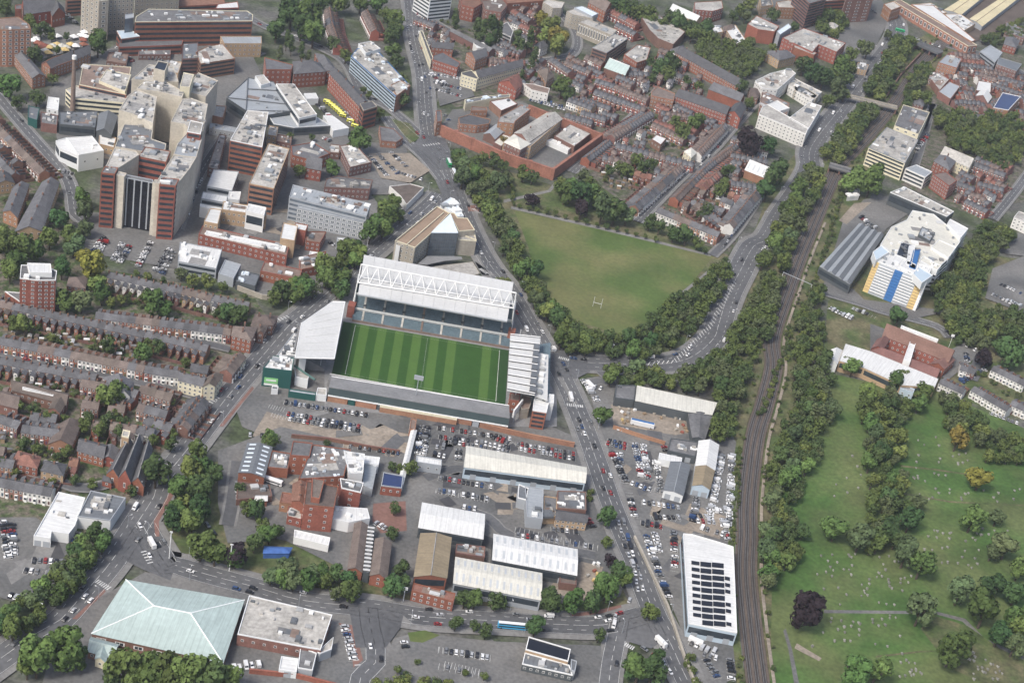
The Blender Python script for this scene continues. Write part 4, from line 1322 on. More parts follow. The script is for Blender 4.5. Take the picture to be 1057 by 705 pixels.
# ------------------------------------------------------------------ hotel at the fork
h = Bld('hotel', 'sandy brick wedge shaped hotel with glass prism front behind the main stand', 'hotel', cen(WP('H 420,400')))
h.block(WP('H 95,400 415,138 512,190 372,345 248,455', 17), 17, 'f', 'stone', 'hotelroof', 4, 'grid', trim='cream', step=3.2, wsz=(1.3, 1.8))
h.block(WP('H 512,190 548,190 575,225 650,230 706,320 582,330', 17), 17, 'f', 'stone', 'hotelroof', 4, 'grid', trim='cream', step=3.2)
h.block(WP('H 582,340 720,394 695,330 590,325', 13), 12.5, 'f', 'stone', 'concroof', 3, 'grid', trim='cream', step=4)
h.block(WP('H 575,385 720,396 708,330 590,330', 13), 12, 'f', 'stone', 'concroof', 3, 'grid', trim='cream', step=5)
gp = WP('H 370,340 578,342 516,212', 19)
mb = MB()
l3 = ccw([Vector((p.x, p.y)) for p in gp])
apex = Vector(h.loc(gp[2], 21))
mb.hexa([h.loc(p, -1) for p in l3], [h.loc(p, 19) for p in l3])
mb.build('glass_wall', ['glassgrey'], h.root)
mb = MB()
fl, fr = Vector(h.loc(gp[0], 19.02)), Vector(h.loc(gp[1], 19.02))
mb.face([fl, fr, apex])
mb.face([fl + Vector((0, 0, .6)), fr + Vector((0, 0, .6)), apex + Vector((0, 0, .6))])
mb.face([fl, fr, fr + Vector((0, 0, .6)), fl + Vector((0, 0, .6))])
mb.build('glass_roof', ['skylight'], h.root)
for i in range(13):
    c = Vector(h.loc(gp[0], 0)).lerp(Vector(h.loc(gp[1], 0)), i / 12)
    mb = MB()
    mb.box(c.x - .12, c.x + .12, c.y - .3, c.y + .02, 0, 19)
    mb.build('mullion', ['metaldark'], h.root)
for i in range(6):
    mb = MB()
    z = 2.5 + i * 3
    f0, f1 = Vector(h.loc(gp[0], z)), Vector(h.loc(gp[1], z))
    mb.bar(f0 + Vector((0, -.25, 0)), f1 + Vector((0, -.25, 0)), .14)
    mb.build('transom', ['metaldark'], h.root)
mb = MB()
cp = WP('H 270,575 340,515 540,515 605,520 610,540 480,550 345,580', 4.5)
mb.slab([Vector(h.loc(p, 4.5)) for p in cp], .5)
mb.build('entrance_canopy', ['concgrey'], h.root)
for s in ('H 95,400 415,138 ', 'H 180,430 470,180 '):
    p0, p1 = WP(s, 17.9)
    mb = MB()
    mb.bar(h.loc(p0, 17.9), h.loc(p1, 17.9), .35)
    mb.build('roof_trim', ['cream'], h.root)
for i in range(3):
    mb = MB()
    x = WP('H %d,%d' % (110 + i * 9, 432 + i * 3), 15)[0]
    mb.box(x.x - h.o.x - .7, x.x - h.o.x + .7, x.y - h.o.y - .4, x.y - h.o.y + .3, 0, 15)
    mb.build('fin', ['cladwhite'], h.root)
B('glass_canopy', 'white framed glass canopy at the tip of the hotel', 'canopy', 'H 440,122 520,70 552,80 622,212 570,215 540,185', 6, 'f', 'cladwhite', 'skylight', parapet=.5, clutter=8, cm=['metalgrey', 'white'])
B('plaza_wall', 'pale paved terrace with steps in front of the hotel', 'terrace', 'H 350,600 690,560 745,650 700,660', .8, 'f', 'stone', 'concroof', clutter=0, parapet=.2)

# ------------------------------------------------------------------ blue striped university building and neighbours
v = Bld('striped_offices', 'white stepped offices with blue and yellow striped front', 'office', cen(WP('V 480,450')))
v.block(WP('V 316,398 388,355 610,440 590,505', 24), 24, 'f', 'cladwhite', 'metalwhite', 0, clutter=6, cm=['white', 'metalgrey'])
v.block(WP('V 345,318 402,226 482,190 512,140 622,160 690,215 800,240 706,384 655,430 470,400', 22), 22, 'f', 'cladwhite', 'metalcream', 6, 'band', clutter=22, cm=['white', 'metalgrey', 'metalwhite', 'feltlight'])
v.block(WP('V 306,355 350,322 392,356 322,400', 26), 26, 'f', 'cladwhite', 'cladblue', z0=20)
v.block(WP('V 512,470 545,435 618,480 560,520', 25), 25.5, 'f', 'cladwhite', 'cladblue', z0=20)
v.block(WP('V 448,430 480,395 545,430 520,465', 25), 25, 'f', 'cladwhite', 'metalwhite', z0=20)
v.block(WP('V 515,352 552,350 525,452 492,440', 24), 25, 'f', 'blue', 'blue', z0=20, trim='blue')
v.block(WP('V 455,300 515,318 490,420 430,368', 24), 23.4, 'f', 'cladgrey', 'pvblack', z0=21, clutter=6, cm=['metaldark'])
v.block(WP('V 492,330 528,320 505,430 478,425', 24), 25, 'f', 'cladwhite', 'metalwhite', z0=21)
v.block(WP('V 545,400 570,380 660,430 640,455', 24), 24.5, 'f', 'cladwhite', 'metalcream', z0=20, clutter=3, cm=['white'])
v.block(WP('V 560,230 628,262 600,305 540,270', 23), 24, 'f', 'claddark', 'metalgrey', z0=21, clutter=5)
v.block(WP('V 690,215 705,190 800,240 760,290', 24), 25, 'f', 'cladwhite', 'metalwhite', z0=20)
v.block(WP('V 610,330 650,290 740,330 700,385', 24), 23.6, 'f', 'cladwhite', 'metalcream', z0=20)
f0, f1 = WP('V 316,398 590,505', 24)
g0, g1 = f0.copy(), f1.copy()
dv = (g1 - g0).normalized()
dv.z = 0
nv = Vector((dv.y, -dv.x, 0))
if nv.dot(CAM - g0) < 0:
    nv = -nv
segs = [(0, .1, 'yellow'), (.1, .40, 'cladgrey'), (.40, .55, 'blue'), (.55, .83, 'cladgrey'), (.83, .95, 'yellow'), (.95, 1, 'cladwhite')]
for u0, u1, cm_ in segs:
    a, c = g0.lerp(g1, u0), g0.lerp(g1, u1)
    pr = MB()
    lo = [a, c, c + nv * 9, a + nv * 9]
    hi = [a, c, c + nv * .6, a + nv * .6]
    if (lo[1] - lo[0]).cross(lo[3] - lo[0]).z < 0:
        lo, hi = lo[::-1], hi[::-1]
    pr.hexa([v.loc(p, -1) for p in lo], [v.loc(p, 23.5) for p in hi])
    pr.build('front_panel', [cm_], v.root)
    for k in range(10):
        z = 1.6 + k * 2.2
        dep_ = 9 - 8.4 * (z + 1) / 24.5
        ex, th_, e_ = (1.0, .3, .3) if cm_ == 'cladgrey' else (.35, .2, .15)
        fm = MB()
        q = [a + dv * e_ + nv * (dep_ - .9), c - dv * e_ + nv * (dep_ - .9), c - dv * e_ + nv * (dep_ + ex), a + dv * e_ + nv * (dep_ + ex)]
        fm.slab([Vector(v.loc(p, z + .5)) for p in q], th_)
        fm.build('sunshade', [{'yellow': 'brickbuff', 'blue': 'blue'}.get(cm_, 'white')], v.root)
b = B('striped_shed', 'long grey ribbed bus depot roof beside the railway', 'depot', 'V 235,206 366,268 190,526 28,432', 8, 'f', 'claddark', 'metalgrey', 1, 'band', parapet=.3)
q0, q1, q2, q3 = WP('V 235,206 366,268 190,526 28,432', 8)
for i in range(4):
    u0, u1 = i / 4 + .004, (i + 1) / 4 - .004
    a, c, d, e = q0.lerp(q1, u0), q0.lerp(q1, u1), q3.lerp(q2, u1), q3.lerp(q2, u0)
    r = (a + c) / 2
    r2 = (d + e) / 2
    mb = MB()
    mb.face([b.loc(a, 8.4), b.loc(r, 10), b.loc(r2, 10), b.loc(e, 8.4)], 0)
    mb.face([b.loc(r, 10), b.loc(c, 8.4), b.loc(d, 8.4), b.loc(r2, 10)], 1)
    mb.face([b.loc(e, 8.4), b.loc(r2, 10), b.loc(d, 8.4)], 0)
    mb.face([b.loc(a, 8.4), b.loc(c, 8.4), b.loc(r, 10)], 0)
    mb.build('roof_bay', ['metalgrey', 'metaldark'], b.root)
B('dark_lab', 'dark walled flat roofed laboratory behind the striped offices', 'office', 'V 396,46 470,18 728,146 692,172', 12, 'f', 'claddark', 'concroof', 1, 'band', trim='cladwhite', clutter=12)
B('small_works', 'pale heap of low sheds between the railway and trees', 'shed', 'V 180,25 240,20 235,65 175,70', 3, 'f', 'render', 'concroof', clutter=4)
b = B('brown_school', 'brown tiled school around two courtyards with a white crossing roof', 'school', 'I 262,22 590,152 560,205 240,78', 9, 'g', 'brickred', 'brickdark', 2, 'grid', step=4)
b.block(WP('I 215,95 275,95 240,145 185,140', 8), 8, 'g', 'brickred', 'brickdark', 2, 'grid', step=4)
b.block(WP('I 200,128 518,240 500,285 185,155', 6), 6, 'g', 'brickred', 'brickdark', 1, 'grid', step=4)
b.block(WP('I 385,70 412,74 374,206 340,196', 10.5), 10.5, 'f', 'white', 'metalwhite')
b.block(WP('I 330,30 510,98 505,108 326,42', 11), 11, 'f', 'white', 'metalwhite')
b.block(WP('I 470,215 540,240 590,195 520,175', 7), 7, 'g', 'brickred', 'brickdark', 1, 'grid')
b = B('sports_barn', 'big white curved roof sports barn on the cemetery edge', 'hall', 'I 60,118 185,156 510,288 492,330 330,318 150,235 30,200', 8, 'f', 'brickbuff', 'metalwhite', 1, 'band', parapet=.3, trim='metalwhite')
b.block(WP('I -20,150 45,150 20,215 -30,200', 7), 7, 'g', 'cladwhite', 'metalwhite')
b.block(WP('I 330,315 395,340 388,358 325,335', 6), 6, 'f', 'cladblue', 'metalgrey', 1, 'grid')

# ------------------------------------------------------------------ top right
st = Bld('railway_station', 'long arched brick station front with white edged roof at top right', 'station', cen(WP('d0 690,110')))
a0, a1, a2, a3 = WP('d0 530,8 558,2 868,186 832,190', 10)
st.block([a0, a1, a2, a3], 10, 'f', 'brickorange', 'feltbrown', 1, 'grid', step=7, wsz=(4, 5.5), trim='cream')
st.block(WP('d0 600,20 690,25 860,165 845,172', 11), 11, 'f', 'brickorange', 'metalwhite')
st.block(WP('d0 490,20 530,8 560,30 520,45', 14), 14, 'f', 'brickorange', 'concroof', 2, 'grid')
for k, s in enumerate(('d0 735,42 850,-30 925,-36 802,62', 'd0 838,78 1000,-30 1080,-40 888,108')):
    B('platform_canopy', ('cream ridged platform canopy nearest the station front', 'second cream ridged platform canopy farther right')[k], 'canopy', s, 6, 'g', 'cladgrey', 'platform', ridgecap='feltbrown', rise=1.2)
B('station_roof', 'jumbled pale roofs behind the station front', 'station', 'd0 620,20 680,15 745,55 700,60', 7, 'f', 'brickbuff', 'metalwhite', clutter=6)
B('station_roof', 'white flat roofs at the right end of the station', 'station', 'd0 735,60 800,60 860,100 810,130', 7, 'f', 'brickbuff', 'metalwhite', clutter=9)
b = B('university_hall', 'long red brick university hall with grey stepped flat roof', 'university', 'F 560,255 700,190 980,290 920,350 800,300 760,350', 13, 'f', 'brickred', 'concroof', 3, 'grid', step=4, clutter=12)
b.block(WP('F 635,300 790,355 770,370 640,320', 12), 12, 'f', 'brickred', 'concroof', 3, 'grid', step=4)
b.block(WP('F 330,165 390,108 540,180 510,215 400,200', 14), 14, 'f', 'brickred', 'concroof', 3, 'grid', step=4, clutter=6, cm=['white', 'metalgrey'])
b.block(WP('F 525,210 600,160 622,185 545,235', 15), 15, 'f', 'cladgrey', 'skylight')
B('orange_block', 'orange brick block with hipped grey roof among university trees', 'university', 'F 535,55 680,60 690,30 600,5 520,20', 13, 'f', 'brickorange', 'concroof', 3, 'grid', step=4)
B('dark_tower', 'dark brown slatted tower block at the top edge', 'office', 'F 640,-60 830,-50 850,0 740,30', 30, 'f', 'brickdark', 'felt', 9, 'band', trim='brickdark')
B('brick_tower', 'brick tower block right of the dark slatted tower', 'flats', 'F 840,-30 960,-30 975,5 840,12', 20, 'f', 'brickred', 'concroof', 5, 'band', trim='brick')
B('brick_tower', 'tall pinkish brick tower at the head of the wide road', 'flats', 'd0 345,-70 440,-70 450,-10 340,-5', 30, 'f', 'brick', 'concroof', 8, 'grid', step=3.6, trim='brick')
B('grand_hall', 'brick hall with big arched windows at the top edge', 'hall', 'F -20,20 160,10 170,60 100,80 -20,70', 12, 'f', 'brickred', 'concroof', 2, 'grid', step=4, wsz=(1.5, 4))
B('buff_villa', 'buff brick villa below the red university hall', 'house', 'F 440,340 600,345 650,375 540,400', 9, 'h', 'brickbuff', 'slate', 3, 'grid', chim=3, step=3.5)
b = B('white_terrace_hotel', 'large white painted building with grey flat roof and regular windows', 'offices', 'd0 0,432 20,425 185,520 175,545 -15,465', 13, 'f', 'render', 'concroof', 4, 'grid', step=3.4, trim='white')
b.block(WP('d0 105,480 190,415 240,430 185,525', 13), 12.6, 'f', 'render', 'concroof', 4, 'grid', step=4, trim='white', clutter=3)
b.block(WP('d0 20,425 60,408 110,440 60,455', 12), 12, 'f', 'render', 'metalwhite', 3, 'grid')
B('white_mansion', 'white colonnaded building with patched roofs beside the trees', 'offices', 'd0 -30,330 30,300 110,280 135,300 60,365 0,360', 13, 'f', 'render', 'concroof', 3, 'grid', step=3.4, trim='white', clutter=12)
B('low_roofs', 'low grey roofs right of the white colonnaded building', 'offices', 'd0 110,310 240,375 200,410 105,350', 8, 'f', 'render', 'concroof', 2, 'grid', clutter=8)
B('brown_link', 'brown roofed block between the two white buildings', 'offices', 'd0 0,370 110,420 95,480 -10,430', 9, 'f', 'brick', 'feltbrown', 2, 'grid', clutter=6)
b = B('banded_deck', 'flat office with cream and black bands above the railway', 'office', 'G 72,410 155,318 298,376 238,480', 17, 'f', 'cream', 'concroof', 5, 'band', clutter=12, trim='metalgrey')
b.block(WP('G 190,310 230,215 350,250 300,350', 15), 15, 'f', 'cream', 'felt', 4, 'grid', clutter=10, step=3.4)
B('banded_annexe', 'low white banded annexe right of the cream banded office', 'office', 'G 240,505 290,488 362,520 330,545', 11, 'f', 'render', 'metalgrey', 3, 'band', trim='white')
B('red_flats', 'deep red brick flats with white window grid', 'flats', 'G 365,530 425,520 475,560 440,585', 13, 'f', 'brickred', 'tilebrown', 4, 'grid', step=3, chim=0)
B('red_flats', 'red brick house with dormers behind the deep red flats', 'house', 'G 370,470 400,440 470,470 440,510', 10, 'h', 'brickred', 'slate', 3, 'grid', chim=2)
B('cream_range', 'cream rendered range facing the park trees on the right', 'house', 'G 425,415 555,465 530,500 400,440', 10, 'g', 'cream', 'concroof', 3, 'grid', step=3.2)
B('orange_cube', 'orange brick cube building by the railway cutting', 'office', 'd0 710,255 745,222 805,240 785,278', 11, 'f', 'brickorange', 'metalgrey', 3, 'grid', clutter=3)
B('glass_workshop', 'long greenish glass roofed workshop near the orange cube', 'workshop', 'G 390,155 440,110 490,130 445,190', 6, 'f', 'brick', 'cladgrey')
B('glass_workshop', 'cluster of pale roofs left of the greenish workshop', 'workshop', 'G 350,90 385,65 440,100 395,150', 6, 'f', 'brick', 'concroof', clutter=8)
B('white_roof_unit', 'white roofed square building among right hand terraces', 'workshop', 'G 572,105 632,115 628,160 560,150', 8, 'f', 'brickdark', 'metalwhite', 1, 'grid')
B('white_roof_unit', 'white gabled unit below the white square building', 'workshop', 'G 580,150 634,178 615,205 562,172', 8, 'g', 'brickdark', 'metalwhite')
b = B('solar_flats', 'brick block with dark blue solar roof on the right', 'flats', 'G 640,228 682,160 765,178 708,240', 12, 'f', 'brickorange', 'pvblue', 3, 'grid', trim='white', step=3)
B('dark_gable_block', 'block with three dark gabled bays at the right top', 'flats', 'G 655,30 665,0 770,30 745,62', 12, 'f', 'brickdark', 'metaldark', 3, 'grid', step=3, trim='metalgrey')
B('dark_gable_block', 'grey slatted block left of the dark gabled bays', 'flats', 'd0 880,210 920,185 970,215 940,255', 11, 'f', 'cladgrey', 'metalgrey', 3, 'band')
B('right_house', 'white roofed house at the right edge by the side road', 'house', 'd1 1015,215 1035,190 1090,210 1080,245', 9, 'f', 'render', 'concroof', 3, 'grid')

# ------------------------------------------------------------------ top middle
B('frame_tower', 'white open framed block at the top edge by the main road', 'office', 'C -10,-60 160,-70 235,-10 90,5', 22, 'f', 'cladwhite', 'concroof', 6, 'band', trim='white')
b = B('brick_college', 'red brick college with towers at the top centre', 'college', 'C 285,-20 400,-30 430,30 380,60 300,40', 14, 'f', 'brickred', 'tilered', 3, 'grid', step=4)
b.block(WP('C 430,10 560,-10 600,40 560,90 450,70', 13), 13, 'f', 'brick', 'tilebrown', 3, 'grid', step=4, clutter=4)
b.block(WP('C 560,-20 840,-40 840,10 600,30', 10), 10, 'f', 'brickred', 'tilered', 2, 'grid', step=4)
B('black_roof_block', 'dark roofed block with white bands below the brick college', 'office', 'C 545,180 600,150 640,210 625,250 550,215', 10, 'f', 'render', 'felt', 3, 'band')
B('cream_villa', 'cream villa beside the curving street', 'house', 'C 835,20 860,0 980,20 960,60 900,60', 10, 'h', 'stone', 'concroof', 3, 'grid', chim=2)
B('cream_villa', 'small white villa with hipped roof by the curving street', 'house', 'C 780,300 840,270 870,305 820,325', 8, 'h', 'render', 'slate', 2, 'grid')
B('white_curve_terrace', 'tall cream terrace curving around the corner above the prison', 'terrace', 'C 295,485 365,470 410,520 400,530 300,500', 11, 'f', 'cream', 'slate', 3, 'grid', step=2.8)
B('white_curve_terrace', 'long cream fronted terrace with dark roof above the prison', 'terrace', 'C 365,475 690,400 705,440 410,520', 11, 'g', 'cream', 'slate', 3, 'grid', step=2.8, chim=5)
B('brick_row', 'red brick row with slate roof facing the car park', 'terrace', 'C 110,370 175,350 290,420 270,455 105,400', 9, 'f', 'brickred', 'slate', 2, 'grid', step=2.8)
B('brick_row', 'second brick row behind the one facing the car park', 'terrace', 'C 100,290 250,290 240,330 100,315', 8, 'g', 'brickred', 'slate', 2, 'grid', chim=3)
B('brick_row', 'brick works block with dark roof inside the street loop', 'workshop', 'C 330,350 440,330 470,370 390,400', 10, 'g', 'brickorange', 'slate', 3, 'grid')
B('arched_arcade', 'pale arched wall along the upper main road', 'wall', 'C 20,210 40,210 110,390 95,410', 8, 'f', 'cream', 'slate', 1, 'grid', step=3)
B('long_lane_roof', 'long grey roof following the lane behind the conifers', 'terrace', 'C 215,205 260,210 520,330 480,345', 6, 'g', 'brickdark', 'felt')
B('white_tarp_roof', 'small bright white roof beside the lane', 'shed', 'C 375,290 440,285 475,322 400,325', 6, 'f', 'render', 'metalwhite')
B('brick_block', 'red brick houses below the cream terrace', 'house', 'C 545,545 640,500 700,560 660,600', 9, 'g', 'brickred', 'tilered', 2, 'grid', chim=3)
B('brick_block', 'white walled low block right of the red brick houses', 'house', 'C 700,555 770,560 880,590 870,625 760,600', 8, 'f', 'render', 'feltbrown', 2, 'grid')
B('brick_block', 'brick villa with white gables by the car park trees', 'house', 'C 800,470 870,450 910,500 860,540', 9, 'h', 'brickorange', 'tilebrown', 3, 'grid', chim=2)
b = B('slot_office', 'long concrete office with vertical black slots beside curving street', 'office', 'D 175,150 230,130 430,205 395,240', 14, 'f', 'stone', 'concroof', 1, 'grid', step=3, wsz=(1.8, 9), clutter=4)
b.block(WP('D 95,80 150,60 300,100 270,130 130,100', 15), 15, 'f', 'stone', 'concroof', 4, 'grid', step=3.2)
b.block(WP('D 145,55 195,45 305,95 265,115', 17), 17, 'f', 'cladgrey', 'skylight', z0=14)
B('dark_office', 'dark brown office block with flat grey roof', 'office', 'D 265,320 410,230 500,260 360,355', 14, 'f', 'brickdark', 'concroof', 4, 'band', clutter=6, trim='metalgrey')
B('glass_market', 'pale green glazed roof hall in the upper centre', 'hall', 'D 345,450 400,405 525,460 480,500', 8, 'g', 'brick', 'copper', ridgecap='white')
B('brick_hall', 'brick hall with stepped flat roof right of the dark office', 'hall', 'D 475,365 560,300 650,320 625,400 560,420', 10, 'f', 'brickred', 'concroof', 2, 'grid', clutter=4)
B('brick_hall', 'tall brick houses at the top edge of the curving street', 'terrace', 'D 240,20 290,-20 400,40 350,80', 12, 'g', 'brickred', 'tilebrown', 3, 'grid', chim=3)
B('mossy_roof', 'wide mossy grey sawtooth roof by the tree avenue', 'workshop', 'D 590,120 680,90 880,215 800,300 700,260 640,200', 9, 'f', 'brickdark', 'concroof', clutter=14, cm=['concroof', 'feltlight'])
B('avenue_terrace', 'long slate roofed brick range along the tree avenue', 'terrace', 'c0 695,215 740,205 965,330 950,355', 10, 'g', 'brickred', 'slate', 3, 'grid', chim=7, step=3)
B('avenue_lodge', 'white railed lodge where the paths meet by the avenue', 'house', 'D 780,330 870,300 880,350 820,360', 6, 'h', 'render', 'slate', 1, 'grid')
B('white_hall_roof', 'white ribbed hall roof among trees at the top', 'hall', 'D 770,75 815,40 990,130 950,145', 9, 'g', 'brickbuff', 'metalwhite')
b = B('courtyard_flats', 'red brick flats around a courtyard beside the white building', 'flats', 'E 400,40 430,18 640,92 620,118', 11, 'g', 'brickred', 'slate', 3, 'grid', step=3)
b.block(WP('E 625,105 660,70 702,88 680,135', 11), 11, 'g', 'brickred', 'slate', 3, 'grid', step=3)
b.block(WP('E 545,10 580,-10 700,40 680,62', 11), 11, 'g', 'brickred', 'slate', 3, 'grid', step=3)
B('street_rank', 'orange brick three storey rank before the courtyard flats', 'terrace', 'E 300,22 325,0 400,30 395,60 300,40', 11, 'f', 'brickorange', 'tilebrown', 3, 'grid', step=3)
B('grey_works', 'orange walled works with white ribbed roof beside the right terrace', 'workshop', 'E 700,355 730,320 830,360 800,395', 7, 'g', 'brickorange', 'metalwhite', sky=5)
B('dome_house', 'house with a pale cream round roof at the street corner', 'house', 'E 440,275 470,260 495,280 470,302', 8, 'h', 'cream', 'metalcream', 2, 'grid')
B('white_flat_house', 'white topped flat house in the gardens of the right terraces', 'house', 'E 300,225 320,205 365,222 340,250', 6, 'f', 'brick', 'metalwhite', 1, 'grid')

for lab, cat_, ps_, h_, ro, wm_, rm_ in (
        ('brick lodge beside the station bridge', 'house', 'd0 620,395 660,405 650,430 610,420', 6, 'h', 'brick', 'slate'),
        ('buff brick block between university and wide road', 'office', 'd0 385,255 430,265 420,290 375,280', 5, 'f', 'brickbuff', 'feltlight'),
        ('grey roofed range at the top left of the university', 'university', 'F 410,-10 480,-20 500,40 420,50', 10, 'f', 'brickbuff', 'felt'),
        ('low pale block left of the orange brick block', 'university', 'F 180,190 250,170 320,270 250,300', 7, 'f', 'brickbuff', 'metalwhite'),
        ('brick gallery with sawtooth roof near the avenue wood', 'university', 'F 90,180 150,175 170,215 110,225', 7, 'f', 'brickbuff', 'metalwhite'),
        ('stone fronted houses near the upper avenue', 'house', 'F 170,180 240,165 250,195 180,210', 7, 'h', 'brick', 'tilebrown'),
        ('white house among trees by the wide road', 'house', 'F 870,150 930,170 920,205 860,190', 8, 'h', 'render', 'concroof'),
        ('brown roofed villa behind the white mansion', 'house', 'F 340,580 420,600 400,650 350,640', 7, 'h', 'brick', 'tilebrown'),
        ('grey roofed row right of the white mansion', 'offices', 'F 640,560 720,590 800,640 780,660 640,600', 8, 'f', 'stone', 'concroof'),
        ('pale workshop at the foot of the orange cube', 'workshop', 'd0 680,290 735,300 720,335 670,325', 5, 'f', 'brick', 'concroof'),
        ('dark block at the far end of the platforms', 'station', 'd0 985,90 1057,120 1057,160 980,130', 7, 'f', 'brickdark', 'felt'),
        ('red brick house under the dark gabled bays', 'house', 'd0 985,150 1040,165 1025,195 975,180', 8, 'h', 'brickred', 'slate')):
    B('town_building', lab, cat_, ps_, h_, ro, wm_, rm_, 2, 'grid', clutter=4 if ro == 'f' else 0)
# ------------------------------------------------------------------ rugby stadium
mpx = (bil(.5, 1) - bil(.5, 0)).normalized()      # across the pitch, away from the viewer
lpx = ux.copy()                                   # along the pitch, left to right


def loc3(o, p):
    return (p.x - o.x, p.y - o.y, p.z)


def prism(o, root, name, m_, prof, a, c, axis):
    """profile [(distance along axis, z)] swept from a to c"""
    mb = MB()
    A_ = [Vector((a.x, a.y, 0)) + axis * d + Vector((0, 0, z)) for d, z in prof]
    C_ = [Vector((c.x, c.y, 0)) + axis * d + Vector((0, 0, z)) for d, z in prof]
    n = len(prof)
    for i in range(n):
        j = (i + 1) % n
        mb.face([loc3(o, A_[i]), loc3(o, C_[i]), loc3(o, C_[j]), loc3(o, A_[j])])
    mb.face([loc3(o, p) for p in A_])
    mb.face([loc3(o, p) for p in C_][::-1])
    return mb.build(name, [m_], root)


ms = thing('main_stand', 'tall main stand with white truss roof and tiers of blue grey seats', 'grandstand', cen(WP('S 500,430')))
O_ = ms.location.copy()
sa, sb_ = bil(.05, 1) + mpx * 2.5, bil(1.0, 1) + mpx * 2.5
_r = WP('S 180,66 957,208 925,403 150,262', 23)
skL = (_r[0] - _r[3]).dot(lpx) / (_r[0] - _r[3]).dot(mpx)
skR = (_r[1] - _r[2]).dot(lpx) / (_r[1] - _r[2]).dot(mpx)


def sA(d):
    return sa + mpx * d + lpx * (skL * d)


def sB(d):
    return sb_ + mpx * d + lpx * (skR * d)


prism(O_, ms, 'front_wall', 'feltbrown', [(0, -1), (.6, -1), (.6, 1.2), (0, 1.2)], sa, sb_, mpx)
tiers = [(.7, 1.0, 8, 4.4), (9.5, 6.0, 17.5, 10.8), (19, 12.4, 27, 17.6)]
for i, (d0, z0, d1, z1) in enumerate(tiers):
    steps = 10
    mb = MB()
    for k in range(steps):
        t0, t1 = k / steps, (k + 1) / steps
        za = z0 + (z1 - z0) * t1
        da, db = d0 + (d1 - d0) * t0, d0 + (d1 - d0) * t1
        zb = z0 + (z1 - z0) * t0
        q = [sA(da), sB(da), sB(db), sA(db)]
        mb.face([loc3(O_, Vector((p.x, p.y, za))) for p in q])
        mb.face([loc3(O_, Vector((p.x, p.y, z))) for p, z in ((sA(da), zb), (sB(da), zb), (sB(da), za), (sA(da), za))])
    mb.build('seating_tier', ['seat'], ms)
    if i:
        prism(O_, ms, 'balcony_front', 'white', [(-1.6, z0 - 1.2), (-1.0, z0 - 1.2), (-1.0, z0 + .5), (-1.6, z0 + .5)], sA(d0), sB(d0), mpx)
        prism(O_, ms, 'walkway', 'concgrey', [(-1.6, z0 - .8), (0, z0 - .8), (0, z0 - .4), (-1.6, z0 - .4)], sA(d0), sB(d0), mpx)
    for k in range(8):
        u = (k + .5) / 8
        c = sa.lerp(sb_, u)
        mb = MB()
        q = [c + mpx * d0 - lpx * .7, c + mpx * d0 + lpx * .7, c + mpx * d1 + lpx * .7, c + mpx * d1 - lpx * .7]
        zz_ = (z0, z0, z1, z1)
        hi = [Vector(loc3(O_, Vector((p.x, p.y, z + .75)))) for p, z in zip(q, zz_)]
        mb.hexa([p - Vector((0, 0, .6)) for p in hi], hi)
        mb.build('aisle', ['concroof' if k != 3 else 'feltbrown'], ms)
        if i:
            vm = MB()
            c2 = c + mpx * (d0 + .5)
            vm.hexa([loc3(O_, Vector((p.x, p.y, z0))) for p in (c2 - lpx * 1.1, c2 + lpx * 1.1, c2 + lpx * 1.1 + mpx * 2.2, c2 - lpx * 1.1 + mpx * 2.2)],
                    [loc3(O_, Vector((p.x, p.y, z0 + 2.2))) for p in (c2 - lpx * 1.1, c2 + lpx * 1.1, c2 + lpx * 1.1 + mpx * 2.2, c2 - lpx * 1.1 + mpx * 2.2)])
            vm.build('vomitory', ['claddark'], ms)
prism(O_, ms, 'rear_wall', 'cladgrey', [(.2, -1), (1.6, -1), (1.6, 21.6), (.2, 21.6)], sA(27), sB(27), mpx)
for fn, sg in ((sA, 1), (sB, -1)):
    mb = MB()
    for d0, d1, z1 in ((6, 11, 6), (11, 19, 13), (19, 27, 20.5)):
        q = [fn(d0), fn(d1), fn(d1) + lpx * .5 * sg, fn(d0) + lpx * .5 * sg]
        q = ccw(q)
        mb.hexa([loc3(O_, Vector((p.x, p.y, -1))) for p in q], [loc3(O_, Vector((p.x, p.y, z1))) for p in q])
    mb.build('end_wall', ['cladgrey'], ms)
r0, r1, r2, r3 = WP('S 180,66 957,208 925,403 150,262', 23)
r2.z = r3.z = 21.5
mb = MB()
mb.slab([Vector(loc3(O_, p)) for p in (r0, r1, r2, r3)], .9)
roof_ = mb.build('roof', ['metalwhite'], ms)
mb = MB()
mb.bar(loc3(O_, r3), loc3(O_, r2), .5)
mb.build('roof_edge', ['cladgrey'], roof_)
for k in range(1, 14):
    mb = MB()
    t = k / 14
    mb.bar(loc3(O_, r3.lerp(r2, t) + Vector((0, 0, .08))), loc3(O_, r0.lerp(r1, t) + Vector((0, 0, .08))), .14, 0, 4)
    mb.build('roof_seam', ['metalwhite'], roof_)
